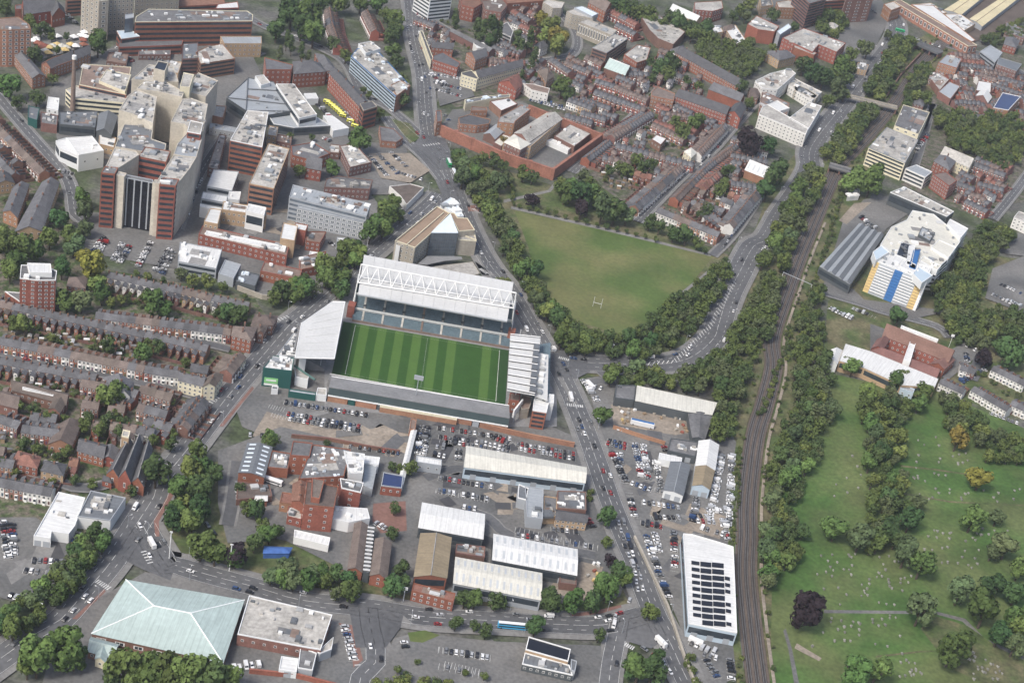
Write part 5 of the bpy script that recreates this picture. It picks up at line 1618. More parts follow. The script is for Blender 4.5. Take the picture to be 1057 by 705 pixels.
# truss
t0, t1 = WP('S 166,116 970,264', 33.5)
t0.z = t1.z = 33.5
b0_, b1_ = WP('S 148,208 958,342', 23.2)
c0_, c1_ = WP('S 160,180 966,322', 23.2)
for p in (b0_, b1_, c0_, c1_):
    p.z = 23.0
for nm, (a, c), r in (('top_chord', (t0, t1), .55), ('bottom_chord', (b0_, b1_), .5), ('bottom_chord', (c0_, c1_), .4)):
    mb = MB()
    mb.bar(loc3(O_, a), loc3(O_, c), r, 0, 6)
    mb.build(nm, ['white'], ms)
nb = 14
for k in range(nb):
    for (d0_, d1_), rr in (((b0_, b1_), .32), ((c0_, c1_), .2)):
        u, um, u2 = k / nb, (k + .5) / nb, (k + 1) / nb
        for ua, ub in ((u, um), (u2, um)):
            mb = MB()
            mb.bar(loc3(O_, d0_.lerp(d1_, ua)), loc3(O_, t0.lerp(t1, ub)), rr, 0, 5)
            mb.build('truss_brace', ['white'], ms)
for e, (tp, bp, cp_, pix) in enumerate(((t0, b0_, c0_, 'S 118,352 125,300'), (t1, b1_, c1_, 'S 935,505 950,455'))):
    g0_, g1_ = WP(pix, 8)
    sgn = -1 if e == 0 else 1
    foot = Vector((bp.x, bp.y, 0)) + lpx * sgn * 1.5
    f1, f2 = foot + mpx * -1.5, foot + mpx * 2.5
    for a, c, r in ((Vector((f1.x, f1.y, -1)), tp, .45), (Vector((f2.x, f2.y, -1)), tp + Vector((0, 0, .2)), .45)):
        mb = MB()
        mb.bar(loc3(O_, a), loc3(O_, c), r, 0, 6)
        mb.build('pylon', ['white'], ms)
    for k in range(9):
        za, zb = k * 3.2, (k + 1) * 3.2
        a = Vector((f1.x, f1.y, 0)).lerp(Vector((tp.x, tp.y, 0)), za / 33.5)
        c = Vector((f2.x, f2.y, 0)).lerp(Vector((tp.x, tp.y, 0)), zb / 33.5)
        a.z, c.z = za, zb
        mb = MB()
        mb.bar(loc3(O_, a), loc3(O_, c), .22, 0, 5)
        mb.build('pylon_brace', ['white'], ms)
    q = foot - mpx * 6
    mb = MB()
    mb.box(q.x - O_.x - 2.5, q.x - O_.x + 2.5, q.y - O_.y - 4, q.y - O_.y + 3, -1, 9)
    mb.build('stair_tower', ['brickred'], ms)

# left end stand
ls = Bld('end_stand', 'angled white roofed end stand left of the pitch', 'grandstand', cen(WP('K 420,260')))
pl = WP('K 490,66 565,68 500,412 262,406 302,196', 17)
poly = ccw([Vector((p.x, p.y)) for p in pl])
mb = MB()
mb.hexa([ls.loc(p, 16.2) for p in poly], [ls.loc(p, 17) for p in poly])
rf = mb.build('roof', ['metalwhite'], ls.root)
for k in range(1, 7):
    t = k / 7
    a = WP('K 565,68 500,412', 17.05)
    c = WP('K 400,122 262,406', 17.05)
    mb = MB()
    p0, p1 = a[0].lerp(a[1], t), c[0].lerp(c[1], t)
    mb.bar(ls.loc(p0, 17.1), ls.loc(p1, 17.1), .08, 0, 4)
    mb.build('roof_seam', ['metalwhite'], rf)
for i in range(len(pl)):
    mb = MB()
    mb.bar(ls.loc(pl[i], 17), ls.loc(pl[(i + 1) % len(pl)], 17), .35, 0, 4)
    mb.build('roof_edge', ['white'], rf)
lo_ = bil(-.045, .02), bil(-.045, 1.03)
for k, (d0, z0, d1, z1) in enumerate(((0, 1, 11, 6), (11.2, 6.2, 22, 12))):
    mb = MB()
    for j in range(9):
        t0_, t1_ = j / 9, (j + 1) / 9
        za, zb = z0 + (z1 - z0) * t0_, z0 + (z1 - z0) * t1_
        q = [lo_[0] - lpx * (d0 + (d1 - d0) * t) for t in (t0_, t1_)] + [lo_[1] - mpx * (d0 + (d1 - d0) * t) * 1.5 - lpx * (d0 + (d1 - d0) * t) for t in (t1_, t0_)]
        lo = [ls.loc(p, -1) for p in q]
        hi = [ls.loc(p, zb) for p in q]
        mb.hexa(lo[::-1], hi[::-1])
    mb.build('seating_tier', ['concgrey'], ls.root)
ls.block(WP('K 470,92 408,130 318,196 290,396 330,398 360,210 480,110', 15.5), 15.2, 'f', 'cladwhite', 'concroof', parapet=.1)
for k in range(4):
    p = lo_[0].lerp(lo_[1], .03) - lpx * (3 + k * 6)
    mb = MB()
    mb.bar(ls.loc(p, 0), ls.loc(p, 16.3), .25)
    mb.build('roof_post', ['cladgrey'], ls.root)
gs = Bld('green_stand_block', 'dark green clad hospitality block with pale sign at the stand corner', 'building', cen(WP('K 160,520')))
gs.block(WP('K 130,398 256,412 242,492 68,472', 13), 13, 'f', 'teal', 'metalwhite', clutter=12, cm=['white', 'unit', 'metalgrey'], csize=.8)
gs.block(WP('K 250,262 292,272 270,400 150,398', 9), 9, 'f', 'cladgrey', 'metalwhite', clutter=16, cm=['white', 'metaldark', 'metalwhite'])
p0, p1 = WP('K 68,472 242,492', 13)
dv = (p1 - p0).normalized()
nv = Vector((dv.y, -dv.x, 0))
q0 = p0 + dv * (p1 - p0).length * .08
q1 = p0 + dv * (p1 - p0).length * .56
for (za, zb, m_, ex) in ((1.5, 5.6, 'signgreen', .15), (3.2, 4.2, 'white', .25), (-.2, 1.1, 'white', .3)):
    mb = MB()
    ins = dv * (1.2 if m_ == 'white' and za > 1 else 0)
    mb.hexa([gs.loc(p, za + 1) for p in (q0 + ins + nv * ex, q1 - ins + nv * ex, q1 - ins + nv * .02, q0 + ins + nv * .02)], [gs.loc(p, zb + 1) for p in (q0 + ins + nv * ex, q1 - ins + nv * ex, q1 - ins + nv * .02, q0 + ins + nv * .02)])
    mb.build('sign_panel', [m_], gs.root)
b = B('corner_terrace', 'white stepped corner terrace with green edge beside the green block', 'grandstand', 'K 256,470 345,515 340,545 262,525', 6, 'f', 'cladwhite', 'concroof')
p0, p1 = WP('K 258,455 385,525', 8)
mb = MB()
mb.bar(b.loc(p0, 8), b.loc(p1, 6), .9, 0, 4)
mb.build('green_edge', ['teal'], b.root)
B('turnstile_block', 'row of low green and white turnstile buildings under the green block', 'building', 'K 225,598 388,622 386,640 222,616', 3.5, 'f', 'teal', 'cladgrey')
B('turnstile_block', 'white walled grey roofed store at the corner of the near stand', 'building', 'K 398,592 452,596 452,640 388,632', 4, 'f', 'cladwhite', 'concroof')
B('turnstile_block', 'small white ticket hut below the green block', 'hut', 'K 122,580 160,584 158,604 118,602', 3, 'f', 'cladwhite', 'metaldark')

# near stand, seen from behind
ns_ = Bld('near_stand', 'low near stand with grey roof and brick rear wall facing the car park', 'grandstand', cen(WP('b2 680,300')))
f0, f1 = WP('b2 322,190 1040,308', 8.5)
e0, e1 = WP('b2 312,232 1042,358', 10.5)
mb = MB()
mb.slab([Vector(ns_.loc(f0, 8.5)), Vector(ns_.loc(f1, 8.5)), Vector(ns_.loc(e1, 10.5)), Vector(ns_.loc(e0, 10.5))], .5)
rf = mb.build('roof', ['concgrey'], ns_.root)
mb = MB()
mb.bar(ns_.loc(f0, 8.6), ns_.loc(f1, 8.6), .3, 0, 4)
mb.build('roof_edge', ['cladwhite'], rf)
dv = (e1 - e0).normalized()
dv.z = 0
nv = Vector((dv.y, -dv.x, 0))
g0_, g1_ = Vector((e0.x, e0.y, 0)), Vector((e1.x, e1.y, 0))


def wallseg(nm, m_, u0, u1, z0, z1, th):
    a, c = g0_.lerp(g1_, u0), g0_.lerp(g1_, u1)
    mb = MB()
    q = [a + nv * th, c + nv * th, c - nv * .5, a - nv * .5]
    mb.hexa([ns_.loc(p, z0) for p in q], [ns_.loc(p, z1) for p in q])
    return mb.build(nm, [m_], ns_.root)


wallseg('rear_cladding', 'rearclad', 0, 1, 4.5, 9.9, .05)
wallseg('rear_gutter', 'cladwhite', 0, 1, 3.9, 4.48, .9)
k = 0
for u0, u1, m_ in ((0, .11, 'brickorange'), (.115, .15, 'teal'), (.155, .27, 'brickorange'), (.275, .33, 'claddark'), (.335, .62, 'concgrey'), (.63, .66, 'cladwhite'), (.665, .8, 'brickorange'), (.805, .84, 'cladgrey'), (.845, 1, 'brickorange')):
    wallseg('rear_wall', m_, u0, u1, -1, 3.88, .6)
ns_.block([g0_ + nv * .7 + dv * 34, g0_ + nv * 2.6 + dv * 34, g0_ + nv * 2.6 + dv * 84, g0_ + nv * .7 + dv * 84], 3.4, 'f', 'brickorange', 'concroof', trim='cream')
st0, st1 = bil(-.01, 0) - mpx * 3, bil(1.0, 0) - mpx * 3
prism(O_ * 0 + ns_.o, ns_.root, 'seating_tier', 'concgrey', [(0, -1), (0, 1), (-13, 5.5), (-13, -1)], st0, st1, mpx)
prism(ns_.o, ns_.root, 'pitch_barrier', 'white', [(1.2, -1), (1.5, -1), (1.5, 1), (1.2, 1)], st0, st1, mpx)
fp = WP('b2 655,312')[0]
fl_ = thing('floodlight_mast', 'tall thin floodlight mast rising behind the near stand', 'floodlight', (fp.x, fp.y, 0))
mb = MB()
mb.bar((0, 0, -1), (0, 0, 22), .3)
mb.build('mast', ['cladgrey'], fl_)
mb = MB()
mb.box(-3, 3, -.5, .5, 21, 24)
mb.build('lamp_bank', ['cladgrey'], fl_)

# right end stand
rs = Bld('ribbed_stand', 'white ribbed roof stand at the right end of the pitch', 'grandstand', cen(WP('R 220,330')))
rp = [('R 135,130 292,146 284,222 260,440 118,415', 19), ('R 284,222 333,232 328,468 262,446', 16)]
for s, z in rp:
    pl = WP(s, z)
    poly = ccw([Vector((p.x, p.y)) for p in pl])
    mb = MB()
    mb.hexa([rs.loc(p, z - .8) for p in poly], [rs.loc(p, z) for p in poly])
    rf = mb.build('roof', ['metalwhite'], rs.root)
for k in range(9):
    t = k / 8
    a = WP('R 134,132 118,412', 19)
    c = WP('R 290,148 262,440', 19)
    p0, p1 = a[0].lerp(a[1], t), c[0].lerp(c[1], t)
    mb = MB()
    mb.bar(rs.loc(p0, 20.2), rs.loc(p1, 20.2), .35, 0, 5)
    mb.bar(rs.loc(p0, 18.6), rs.loc(p1, 18.6), .3, 0, 5)
    mb.build('roof_rib', ['white'], rs.root)
    if 0 < k:
        mb = MB()
        d = (p1 - p0).normalized()
        q0_, q1_ = p0 - (a[1] - a[0]) * .022, p1 - (c[1] - c[0]) * .022
        mb.slab([Vector(rs.loc(p, 19.25)) for p in (p0, p1, q1_, q0_)], .2)
        mb.build('roof_gutter', ['felt'], rs.root)
    if 1 < k:
        c3 = a[0].lerp(a[1], t - .07).lerp(c[0].lerp(c[1], t - .07), .9)
        mb = MB()
        x, y, z = rs.loc(c3, 19)
        mb.box(x - 2, x + 2, y - 3, y + 3, 19, 20.4)
        mb.build('roof_vent', ['metaldark'], rs.root)
rlo = bil(1.03, .0), bil(1.03, 1.0)
mb = MB()
for j in range(14):
    t0_, t1_ = j / 14, (j + 1) / 14
    q = [rlo[0] + lpx * (24 * t) for t in (t0_, t1_)] + [rlo[1] + lpx * (24 * t) for t in (t1_, t0_)]
    mb.hexa([rs.loc(p, -1) for p in q], [rs.loc(p, 1 + 11 * t1_) for p in q])
mb.build('seating_tier', ['seat'], rs.root)
rs.block(WP('R 286,226 330,236 325,462 266,444', 15.1), 15.1, 'f', 'cladwhite', 'concroof', 3, 'band', parapet=.05)
for k in range(7):
    c3 = WP('R %d,%d' % (308 - k * 4, 250 + k * 30), 16)[0]
    place_ = link('roof_unit', UNIT[rnd.choice(['white', 'unit', 'metalgrey'])], rs.root, rs.loc(c3, 16))
    place_.scale = (rnd.uniform(2, 4), rnd.uniform(2, 5), rnd.uniform(1, 2))
for k in range(6):
    p = rlo[0].lerp(rlo[1], k / 5) + lpx * 2
    mb = MB()
    mb.bar(rs.loc(p, 0), rs.loc(p, 18.4), .22)
    mb.build('roof_post', ['white'], rs.root)
rb_ = B('brick_stair_block', 'red brick stair block with white roof at the stand corner by the road', 'building', 'R 258,462 338,472 322,536 250,524', 13, 'f', 'brickred', 'metalwhite', 4, 'band', trim='white')
rb_.block(WP('R 335,440 362,442 360,488 330,484', 13), 13, 'f', 'cladwhite', 'metalwhite')
B('brick_stair_block', 'small red brick block in the near right corner of the pitch', 'building', 'R 132,432 188,440 180,478 128,470', 9, 'f', 'brickred', 'feltbrown', 2, 'grid')
B('corner_ramp', 'tan concrete ramp block between the ribbed stand and brick stairs', 'building', 'R 190,440 250,455 232,515 190,520', 7, 'f', 'stone', 'feltbrown')
sc_ = thing('screen', 'white video screen in the near right corner of the stadium', 'screen', (WP('R 172,530')[0].x, WP('R 172,530')[0].y, 0))
a_, b_ = WP('R 150,540 196,482', 8)
mb = MB()
dv_ = (b_ - a_)
dv_.z = 0
q_ = Vector((-dv_.y, dv_.x, 0)).normalized() * .5
a2_, b2_ = a_ - sc_.location, b_ - sc_.location
mb.hexa([(p.x, p.y, 5) for p in (a2_ - q_, b2_ - q_, b2_ + q_, a2_ + q_)], [(p.x, p.y, 11) for p in (a2_ - q_, b2_ - q_, b2_ + q_, a2_ + q_)])
mb.build('panel', ['white'], sc_)
mb = MB()
for p in (a2_, b2_):
    p = a2_.lerp(b2_, .2 if p is a2_ else .8)
    mb.bar((p.x, p.y, -1), (p.x, p.y, 5), .3)
mb.build('leg', ['cladgrey'], sc_)
# ------------------------------------------------------------------ instancing helpers
import numpy as np
ORD = ('first second third fourth fifth sixth seventh eighth ninth tenth eleventh twelfth thirteenth fourteenth fifteenth sixteenth '
       'seventeenth eighteenth nineteenth twentieth').split()
TENS = {20: 'twenty', 30: 'thirty', 40: 'forty', 50: 'fifty'}


def ordw(i):
    if i < 20:
        return ORD[i]
    t, u = divmod(i + 1, 10)
    return TENS[t * 10] + '-' + ORD[u - 1] if u else {30: 'thirtieth', 40: 'fortieth', 50: 'fiftieth'}[t * 10]


def px_of(p):
    d = p - CAM
    z = d.dot(FWD)
    return 528.5 + d.dot(AX) / z * FPX, 352.5 - d.dot(AY) / z * FPX


def in_view(p, mgn=14):
    x, y = px_of(p)
    return -mgn < x < 1057 + mgn and -mgn < y < 705 + mgn


def order_labels(items, desc, make, sec=20):
    """items: dicts with 'p'. Numbers them along the run they form and writes item['label']"""
    if not items:
        return
    xs = [px_of(i['p'])[0] for i in items]
    ys = [px_of(i['p'])[1] for i in items]
    horiz = (max(xs) - min(xs)) >= (max(ys) - min(ys))
    idx = sorted(range(len(items)), key=lambda k: xs[k] if horiz else ys[k])
    n = len(items)
    ns = 1 if n <= sec else min(5, math.ceil(n / sec))
    names = {1: [''], 2: ['first half of ', 'second half of '], 3: ['first third of ', 'middle third of ', 'last third of '],
             4: ['first quarter of ', 'second quarter of ', 'third quarter of ', 'last quarter of '],
             5: ['first fifth of ', 'second fifth of ', 'middle fifth of ', 'fourth fifth of ', 'last fifth of ']}[ns]
    w = 'left' if horiz else 'top'
    per = math.ceil(n / ns)
    for r, k in enumerate(idx):
        s, j = divmod(r, per)
        it = items[k]
        if n == 1:
            it['label'] = make(it) + ' ' + desc.replace('in the ', 'beside the ', 0)
        else:
            d = desc
            if names[s]:
                d = desc.replace('the ', 'the ' + names[s] + 'the ', 1) if 'the ' in desc else desc
            lb = '%s, %s from the %s %s' % (make(it), ordw(j), w, d)
            while len(lb.split()) > 16 and ' the ' in lb:
                k_ = lb.rindex(' the ')
                lb = lb[:k_] + lb[k_ + 4:]
            it['label'] = lb


def merged(name, parts, label, cat):
    """parts: list of (mesh, matrix); one object, kind stuff"""
    vs_, fs_, mats, mi_ = [], [], [], []
    off = 0
    loops, starts, tot = [], [], []
    cache = {}
    lo = 0
    for me, mx in parts:
        k = me.name
        if k not in cache:
            v = np.empty(len(me.vertices) * 3, np.float32)
            me.vertices.foreach_get('co', v)
            l = np.empty(len(me.loops), np.int32)
            me.loops.foreach_get('vertex_index', l)
            s = np.empty(len(me.polygons), np.int32)
            me.polygons.foreach_get('loop_start', s)
            i = np.empty(len(me.polygons), np.int32)
            me.polygons.foreach_get('material_index', i)
            ml = []
            for q in me.materials:
                if q not in mats:
                    mats.append(q)
                ml.append(mats.index(q))
            cache[k] = (v.reshape(-1, 3), l, s, np.array(ml, np.int32)[i])
        v, l, s, i = cache[k]
        M_ = np.array(mx, np.float32)
        vs_.append(v @ M_[:3, :3].T + M_[:3, 3])
        loops.append(l + off)
        starts.append(s + lo)
        mi_.append(i)
        off += len(v)
        lo += len(l)
    me = bpy.data.meshes.new(name)
    V, Lp, S, I = np.concatenate(vs_), np.concatenate(loops), np.concatenate(starts), np.concatenate(mi_)
    me.vertices.add(len(V))
    me.vertices.foreach_set('co', V.ravel())
    me.loops.add(len(Lp))
    me.loops.foreach_set('vertex_index', Lp.astype(np.int32))
    me.polygons.add(len(S))
    me.polygons.foreach_set('loop_start', S.astype(np.int32))
    for q in mats:
        me.materials.append(q)
    me.polygons.foreach_set('material_index', I.astype(np.int32))
    me.update(calc_edges=True)
    me.validate()
    o = link(name, me)
    tag(o, label, cat, None, 'stuff')
    return o


# ------------------------------------------------------------------ terraced houses
HW, HD, HE, HR = 5.2, 8.4, 5.9, 8.5


def house_parts(wall, roof):
    ps = []
    w = HW / 2
    b = MB()
    y0, y1 = -HD / 2, HD / 2
    b.face([(-w, y0, -1), (w, y0, -1), (w, y0, HE), (-w, y0, HE)])
    b.face([(w, y1, -1), (-w, y1, -1), (-w, y1, HE), (w, y1, HE)])
    b.face([(w, y0, -1), (w, y1, -1), (w, y1, HE), (w, 0, HR - .1), (w, y0, HE)])
    b.face([(-w, y1, -1), (-w, y0, -1), (-w, y0, HE), (-w, 0, HR - .1), (-w, y1, HE)])
    ps.append(('wall', b.mesh('house_wall', [wall]), None))
    r = MB()
    o = .3
    dz = (HR - HE) / (HD / 2) * o
    for s in (-1, 1):
        f = [Vector((-w, s * (HD / 2 + o), HE - dz)), Vector((w, s * (HD / 2 + o), HE - dz)), Vector((w, 0, HR)), Vector((-w, 0, HR))]
        r.slab([p + Vector((0, 0, .15)) for p in f], .14)
    ps.append(('roof', r.mesh('house_roof', [roof]), None))
    c = MB()
    c.box(w - .95, w - .05, .2, 1.3, HR - 1.2, HR + 1.1, 0)
    for k in range(2):
        c.box(w - .8 + k * .42, w - .56 + k * .42, .5, .9, HR + 1.1, HR + 1.6, 1)
    ps.append(('chimney', c.mesh('house_chimney', ['chim', 'potsc']), None))
    g_ = MB()
    yw = HD / 2 + .05
    g_.box(-w + .1, -.1, yw, yw + 5.2, -1, 4.6, 0)
    ps.append(('rear_wing', g_.mesh('house_wing', [wall]), None))
    g2 = MB()
    g2.slab([(-w - .02, yw, 4.75), (.15, yw, 6.1), (.15, yw + 5.4, 6.1), (-w - .02, yw + 5.4, 4.75)], .14)
    g2.hexa([(-.1, yw, 4.62), (-.02, yw, 4.62), (-.02, yw + 5.2, 4.62), (-.1, yw + 5.2, 4.62)], [(-.1, yw, 5.9), (-.02, yw, 5.9), (-.02, yw + 5.2, 5.9), (-.1, yw + 5.2, 5.9)])
    ps.append(('wing_roof', g2.mesh('house_wing_roof', [roof]), None))
    yd = MB()
    yd.box(w - .12, w + .1, yw + .1, yw + 11, -1, 1.6)
    yd.box(-w + .2, w - .2, yw + 10.8, yw + 11, -1, 1.5)
    ps.append(('yard_wall', yd.mesh('house_yard', ['brickdark']), None))
    F = lambda x, z, sx, sz: Matrix.Translation((x, y0, z)) @ Matrix.Diagonal((sx, 1, sz, 1))
    Rr = lambda x, y, z, sx, sz: Matrix.Translation((x, y, z)) @ Matrix.Rotation(math.pi, 4, 'Z') @ Matrix.Diagonal((sx, 1, sz, 1))
    bay = MB()
    bay.hexa([(-w + .5, y0 - .02, -1), (-w + .9, y0 - .75, -1), (-w + 2.3, y0 - .75, -1), (-w + 2.7, y0 - .02, -1)], [(-w + .5, y0 - .02, 2.7), (-w + .9, y0 - .75, 2.7), (-w + 2.3, y0 - .75, 2.7), (-w + 2.7, y0 - .02, 2.7)])
    bay.face([(-w + .9, y0 - .77, .8), (-w + 2.3, y0 - .77, .8), (-w + 2.3, y0 - .77, 2.2), (-w + .9, y0 - .77, 2.2)], 1)
    ps.append(('bay_window', bay.mesh('house_bay', ['frame', 'glass']), None))
    ps.append(('door', DOOR, F(w - 1.0, 1.05, 1.0, 2.1)))
    ps.append(('window', WIN, F(-w + 1.4, 4.4, 1.6, 1.8)))
    ps.append(('window', WIN, F(w - 1.2, 4.4, 1.2, 1.7)))
    ps.append(('window', WIN, Rr(w - 1.2, HD / 2, 4.3, 1.1, 1.5)))
    ps.append(('window', WIN, Rr(-w / 2, yw + 5.2, 3.4, 1.0, 1.3)))
    return ps


WALLN = {'brick': 'brown brick', 'brickred': 'red brick', 'brickdark': 'dark brick', 'render': 'white fronted', 'cream': 'cream fronted', 'brickbuff': 'buff brick', 'brickorange': 'orange brick'}
ROOFN = {'slate': 'grey roofed', 'tilebrown': 'brown roofed', 'tilered': 'red roofed'}
HP = {}
HOUSES = []


def row(s, face, desc, walls='brick*4 brickred*4 render*2 cream*1 brickorange*1 brickdark*2', roofs='slate*6 tilebrown*2 tilered*1', grp='terraced houses in rows', zs=1.0, shift=0):
    A_, B_ = WP(s, HR * zs)
    d = B_ - A_
    d.z = 0
    L = d.length
    n = max(1, round(L / HW))
    d.normalize()
    nr = Vector((d.y, -d.x, 0))
    if nr.dot(CAM - (A_ + B_) / 2) < 0:
        nr = -nr
    if face == 'B':
        nr = -nr
    # local -y must point along nr
    rz = math.atan2(nr.y, nr.x) + math.pi / 2
    ww = [q.split('*') for q in walls.split()]
    wl = [k for k, c in ww for _ in range(int(c))]
    rl = [k for k, c in [q.split('*') for q in roofs.split()] for _ in range(int(c))]
    its = []
    wcur, rcur = rnd.choice(wl), rnd.choice(rl)
    for i in range(n):
        if rnd.random() < .75:
            wcur = rnd.choice(wl)
        if rnd.random() < .35:
            rcur = rnd.choice(rl)
        p = A_.lerp(B_, (i + .5) / n)
        p = Vector((p.x, p.y, 0))
        if not in_view(p, 8):
            continue
        its.append(dict(p=p, rz=rz, w=wcur, r=rcur, sx=L / n / HW, sz=zs * rnd.uniform(.985, 1.02), g=grp))
    order_labels(its, desc, lambda it: '%s %s house' % (WALLN[it['w']], ROOFN[it['r']]))
    HOUSES.extend(its)


def free(p):
    for q in FOOT:
        if (q[0] - p).length < 140 and (inside(p, q) or any(inside(p + v_, q) for v_ in (Vector((5, 0)), Vector((-5, 0)), Vector((0, 6)), Vector((0, -6))))):
            return False
    for c, r in zip(CL, ROADS):
        if any((Vector((v_.x, v_.y)) - p).length < r[1] / 2 + 5.5 for v_ in c):
            return False
    return True


def fill(poly_s, dir_s, gap, desc, walls, roofs, keep=.9):
    """rows of houses across a block, left out where others stand already"""
    poly = [Vector((p.x, p.y)) for p in WP(poly_s)]
    a, c = WP(dir_s)
    d = (c - a).to_2d().normalized()
    nr = Vector((d.y, -d.x))
    if nr.dot(CAM.to_2d() - poly[0]) < 0:
        nr = -nr
    o = sum(poly, Vector((0, 0))) / len(poly)
    its = []
    wl = [k for k, c_ in [q.split('*') for q in walls.split()] for _ in range(int(c_))]
    rl = [k for k, c_ in [q.split('*') for q in roofs.split()] for _ in range(int(c_))]
    for j in range(-12, 13):
        f = nr if j % 2 else -nr
        rc = rnd.choice(rl)
        for i in range(-60, 61):
            p = o + nr * (j * gap) + d * (i * HW)
            if rnd.random() < .3:
                rc = rnd.choice(rl)
            if not inside(p, poly) or rnd.random() > keep or not in_view(p.to_3d(), 4):
                continue
            if any((p - h_['p'].to_2d()).length < 9.5 for h_ in HOUSES) or not free(p):
                continue
            its.append(dict(p=p.to_3d(), rz=math.atan2(f.y, f.x) + math.pi / 2, w=rnd.choice(wl), r=rc, sx=1, sz=rnd.uniform(.85, 1.1), g='terraced houses in rows'))
    order_labels(its, desc, lambda it: '%s %s house' % (WALLN[it['w']], ROOFN[it['r']]))
    HOUSES.extend(its)


def build_houses():
    HOUSES.sort(key=lambda it: (it['p'] - CAM).length)
    rest = []
    for i, it in enumerate(HOUSES):
        k = (it['w'], it['r'])
        if k not in HP:
            HP[k] = house_parts(*k)
        if i < 300:
            o = thing('terraced_house', it['label'], 'house', it['p'], it['g'], it['rz'], (it['sx'], 1, it['sz']))
            for nm, me, mx in HP[k]:
                c = link(nm, me, o)
                if mx is not None:
                    c.matrix_local = mx
        else:
            M_ = Matrix.Translation(it['p']) @ Matrix.Rotation(it['rz'], 4, 'Z') @ Matrix.Diagonal((it['sx'], 1, it['sz'], 1))
            for nm, me, mx in HP[k]:
                rest.append((me, M_ if mx is None else M_ @ mx))
    if rest:
        merged('distant_terraced_houses', rest, 'small far brick and white terraced houses crowding the top of the view', 'houses')


# ------------------------------------------------------------------ trees
def tree_mesh(kind, seed, n_leaf=1000):
    r = random.Random(seed)
    b = MB()
    blobs = []
    nb_ = 15 if kind == 'broad' else 12
    for i in range(nb_):
        th = r.uniform(0, 2 * math.pi)
        if kind == 'broad':
            cz = r.uniform(-.55, .75)
            rad = r.uniform(.2, .66) * math.sqrt(max(.1, 1 - (cz * .8) ** 2))
            blobs.append((rad * math.cos(th), rad * math.sin(th), 1.2 + cz * .85, r.uniform(.3, .46)))
        elif kind == 'column':
            cz = r.uniform(-1.0, 1.5)
            rad = r.uniform(.1, .45) * (1.2 - abs(cz) * .45)
            blobs.append((rad * math.cos(th), rad * math.sin(th), 1.5 + cz, r.uniform(.3, .48)))
        else:
            cz = r.uniform(-.4, .35)
            rad = r.uniform(.25, .7)
            blobs.append((rad * math.cos(th), rad * math.sin(th), .75 + cz, r.uniform(.28, .42)))
    tot = sum(q[3] ** 2 for q in blobs)
    for bx, by, bz, br in blobs:
        for _ in range(int(n_leaf * br * br / tot)):
            while True:
                v = Vector((r.gauss(0, 1), r.gauss(0, 1), r.gauss(.25, 1)))
                if v.length > .1:
                    break
            v.normalize()
            c = Vector((bx, by, bz)) + v * br * r.uniform(.78, 1.06)
            nn = (v + Vector((r.uniform(-1, 1), r.uniform(-1, 1), r.uniform(-.6, 1))) * .55).normalized()
            u = nn.cross(Vector((r.uniform(-1, 1), r.uniform(-1, 1), r.uniform(-1, 1)))).normalized()
            w = nn.cross(u)
            s = r.uniform(.07, .13)
            e = s * r.uniform(.7, 1.1)
            b.face([c - u * s - w * e * .5, c + u * s - w * e, c + u * s * .7 + w * e, c - u * s * .9 + w * e * .8])
    return b


def trunk_mesh():
    b = MB()
    n = 6
    for z0, z1, r0, r1 in ((-.3, .45, .09, .07), (.45, 1.1, .07, .045)):
        b.hexa([(r0 * math.cos(6.283 * k / n), r0 * math.sin(6.283 * k / n), z0) for k in range(n)], [(r1 * math.cos(6.283 * k / n), r1 * math.sin(6.283 * k / n), z1) for k in range(n)])
    for k in range(4):
        a = k * 1.6
        b.bar((0, 0, .5), (.45 * math.cos(a), .45 * math.sin(a), 1.15 + .1 * k), .035, 0, 4)
    return b


TREE_PROTO = {'broad': [tree_mesh('broad', 100 + i) for i in range(6)], 'column': [tree_mesh('column', 200 + i) for i in range(2)], 'bush': [tree_mesh('bush', 300 + i, 700) for i in range(3)]}
TREE_LOW = {'broad': [tree_mesh('broad', 400 + i, 520) for i in range(3)], 'column': [tree_mesh('column', 500, 480)], 'bush': [tree_mesh('bush', 600, 380)]}
TRUNK = trunk_mesh().mesh('trunk', ['bark'])
TM = {}
TREES = []
LEAFN = dict(leaf='green', leafdark='dark green', leaflight='light green', leafgrey='grey green', leafpurple='dark purple', leafgold='yellowing')
LEAFMIX = ['leaf'] * 5 + ['leafdark'] * 4 + ['leaflight'] * 2 + ['leafgrey'] * 3


def tm(kind, i, leaf, low=False):
    src = (TREE_LOW if low else TREE_PROTO)[kind]
    i %= len(src)
    k = (kind, i, leaf, low)
    if k not in TM:
        TM[k] = src[i].mesh('crown', [leaf])
    return TM[k]


def size_word(r):
    return 'small' if r < 2.6 else 'medium' if r < 4.2 else 'large' if r < 6.5 else 'huge'


def add_trees(its, desc, grp, nm='tree'):
    its = [t for t in its if in_view(t['p'], 22)]
    for t in its:
        t['g'] = grp
        t['nm'] = nm
        t.setdefault('kind', 'broad')
    order_labels(its, desc, lambda t: '%s %s %s' % (size_word(t['r']), LEAFN[t['leaf']], 'tree' if t['kind'] != 'bush' else 'shrub'))
    TREES.extend(its)


def ground_of(px, py, rpx, kind='broad'):
    rm = rpx * mpp(P(px, py))
    zc = rm * (1.2 if kind == 'broad' else 1.5 if kind == 'column' else .75)
    p = P(px, py, zc)
    return Vector((p.x, p.y, 0)), rm


def solo(s, desc, grp, leafs=None, kind='broad'):
    k = tile_scale(s)
    its = []
    for q in T(s):
        p, rm = ground_of(q[0], q[1], q[2] / k, kind)
        its.append(dict(p=p, r=rm, leaf=rnd.choice(leafs or LEAFMIX), kind=kind))
    add_trees(its, desc, grp)


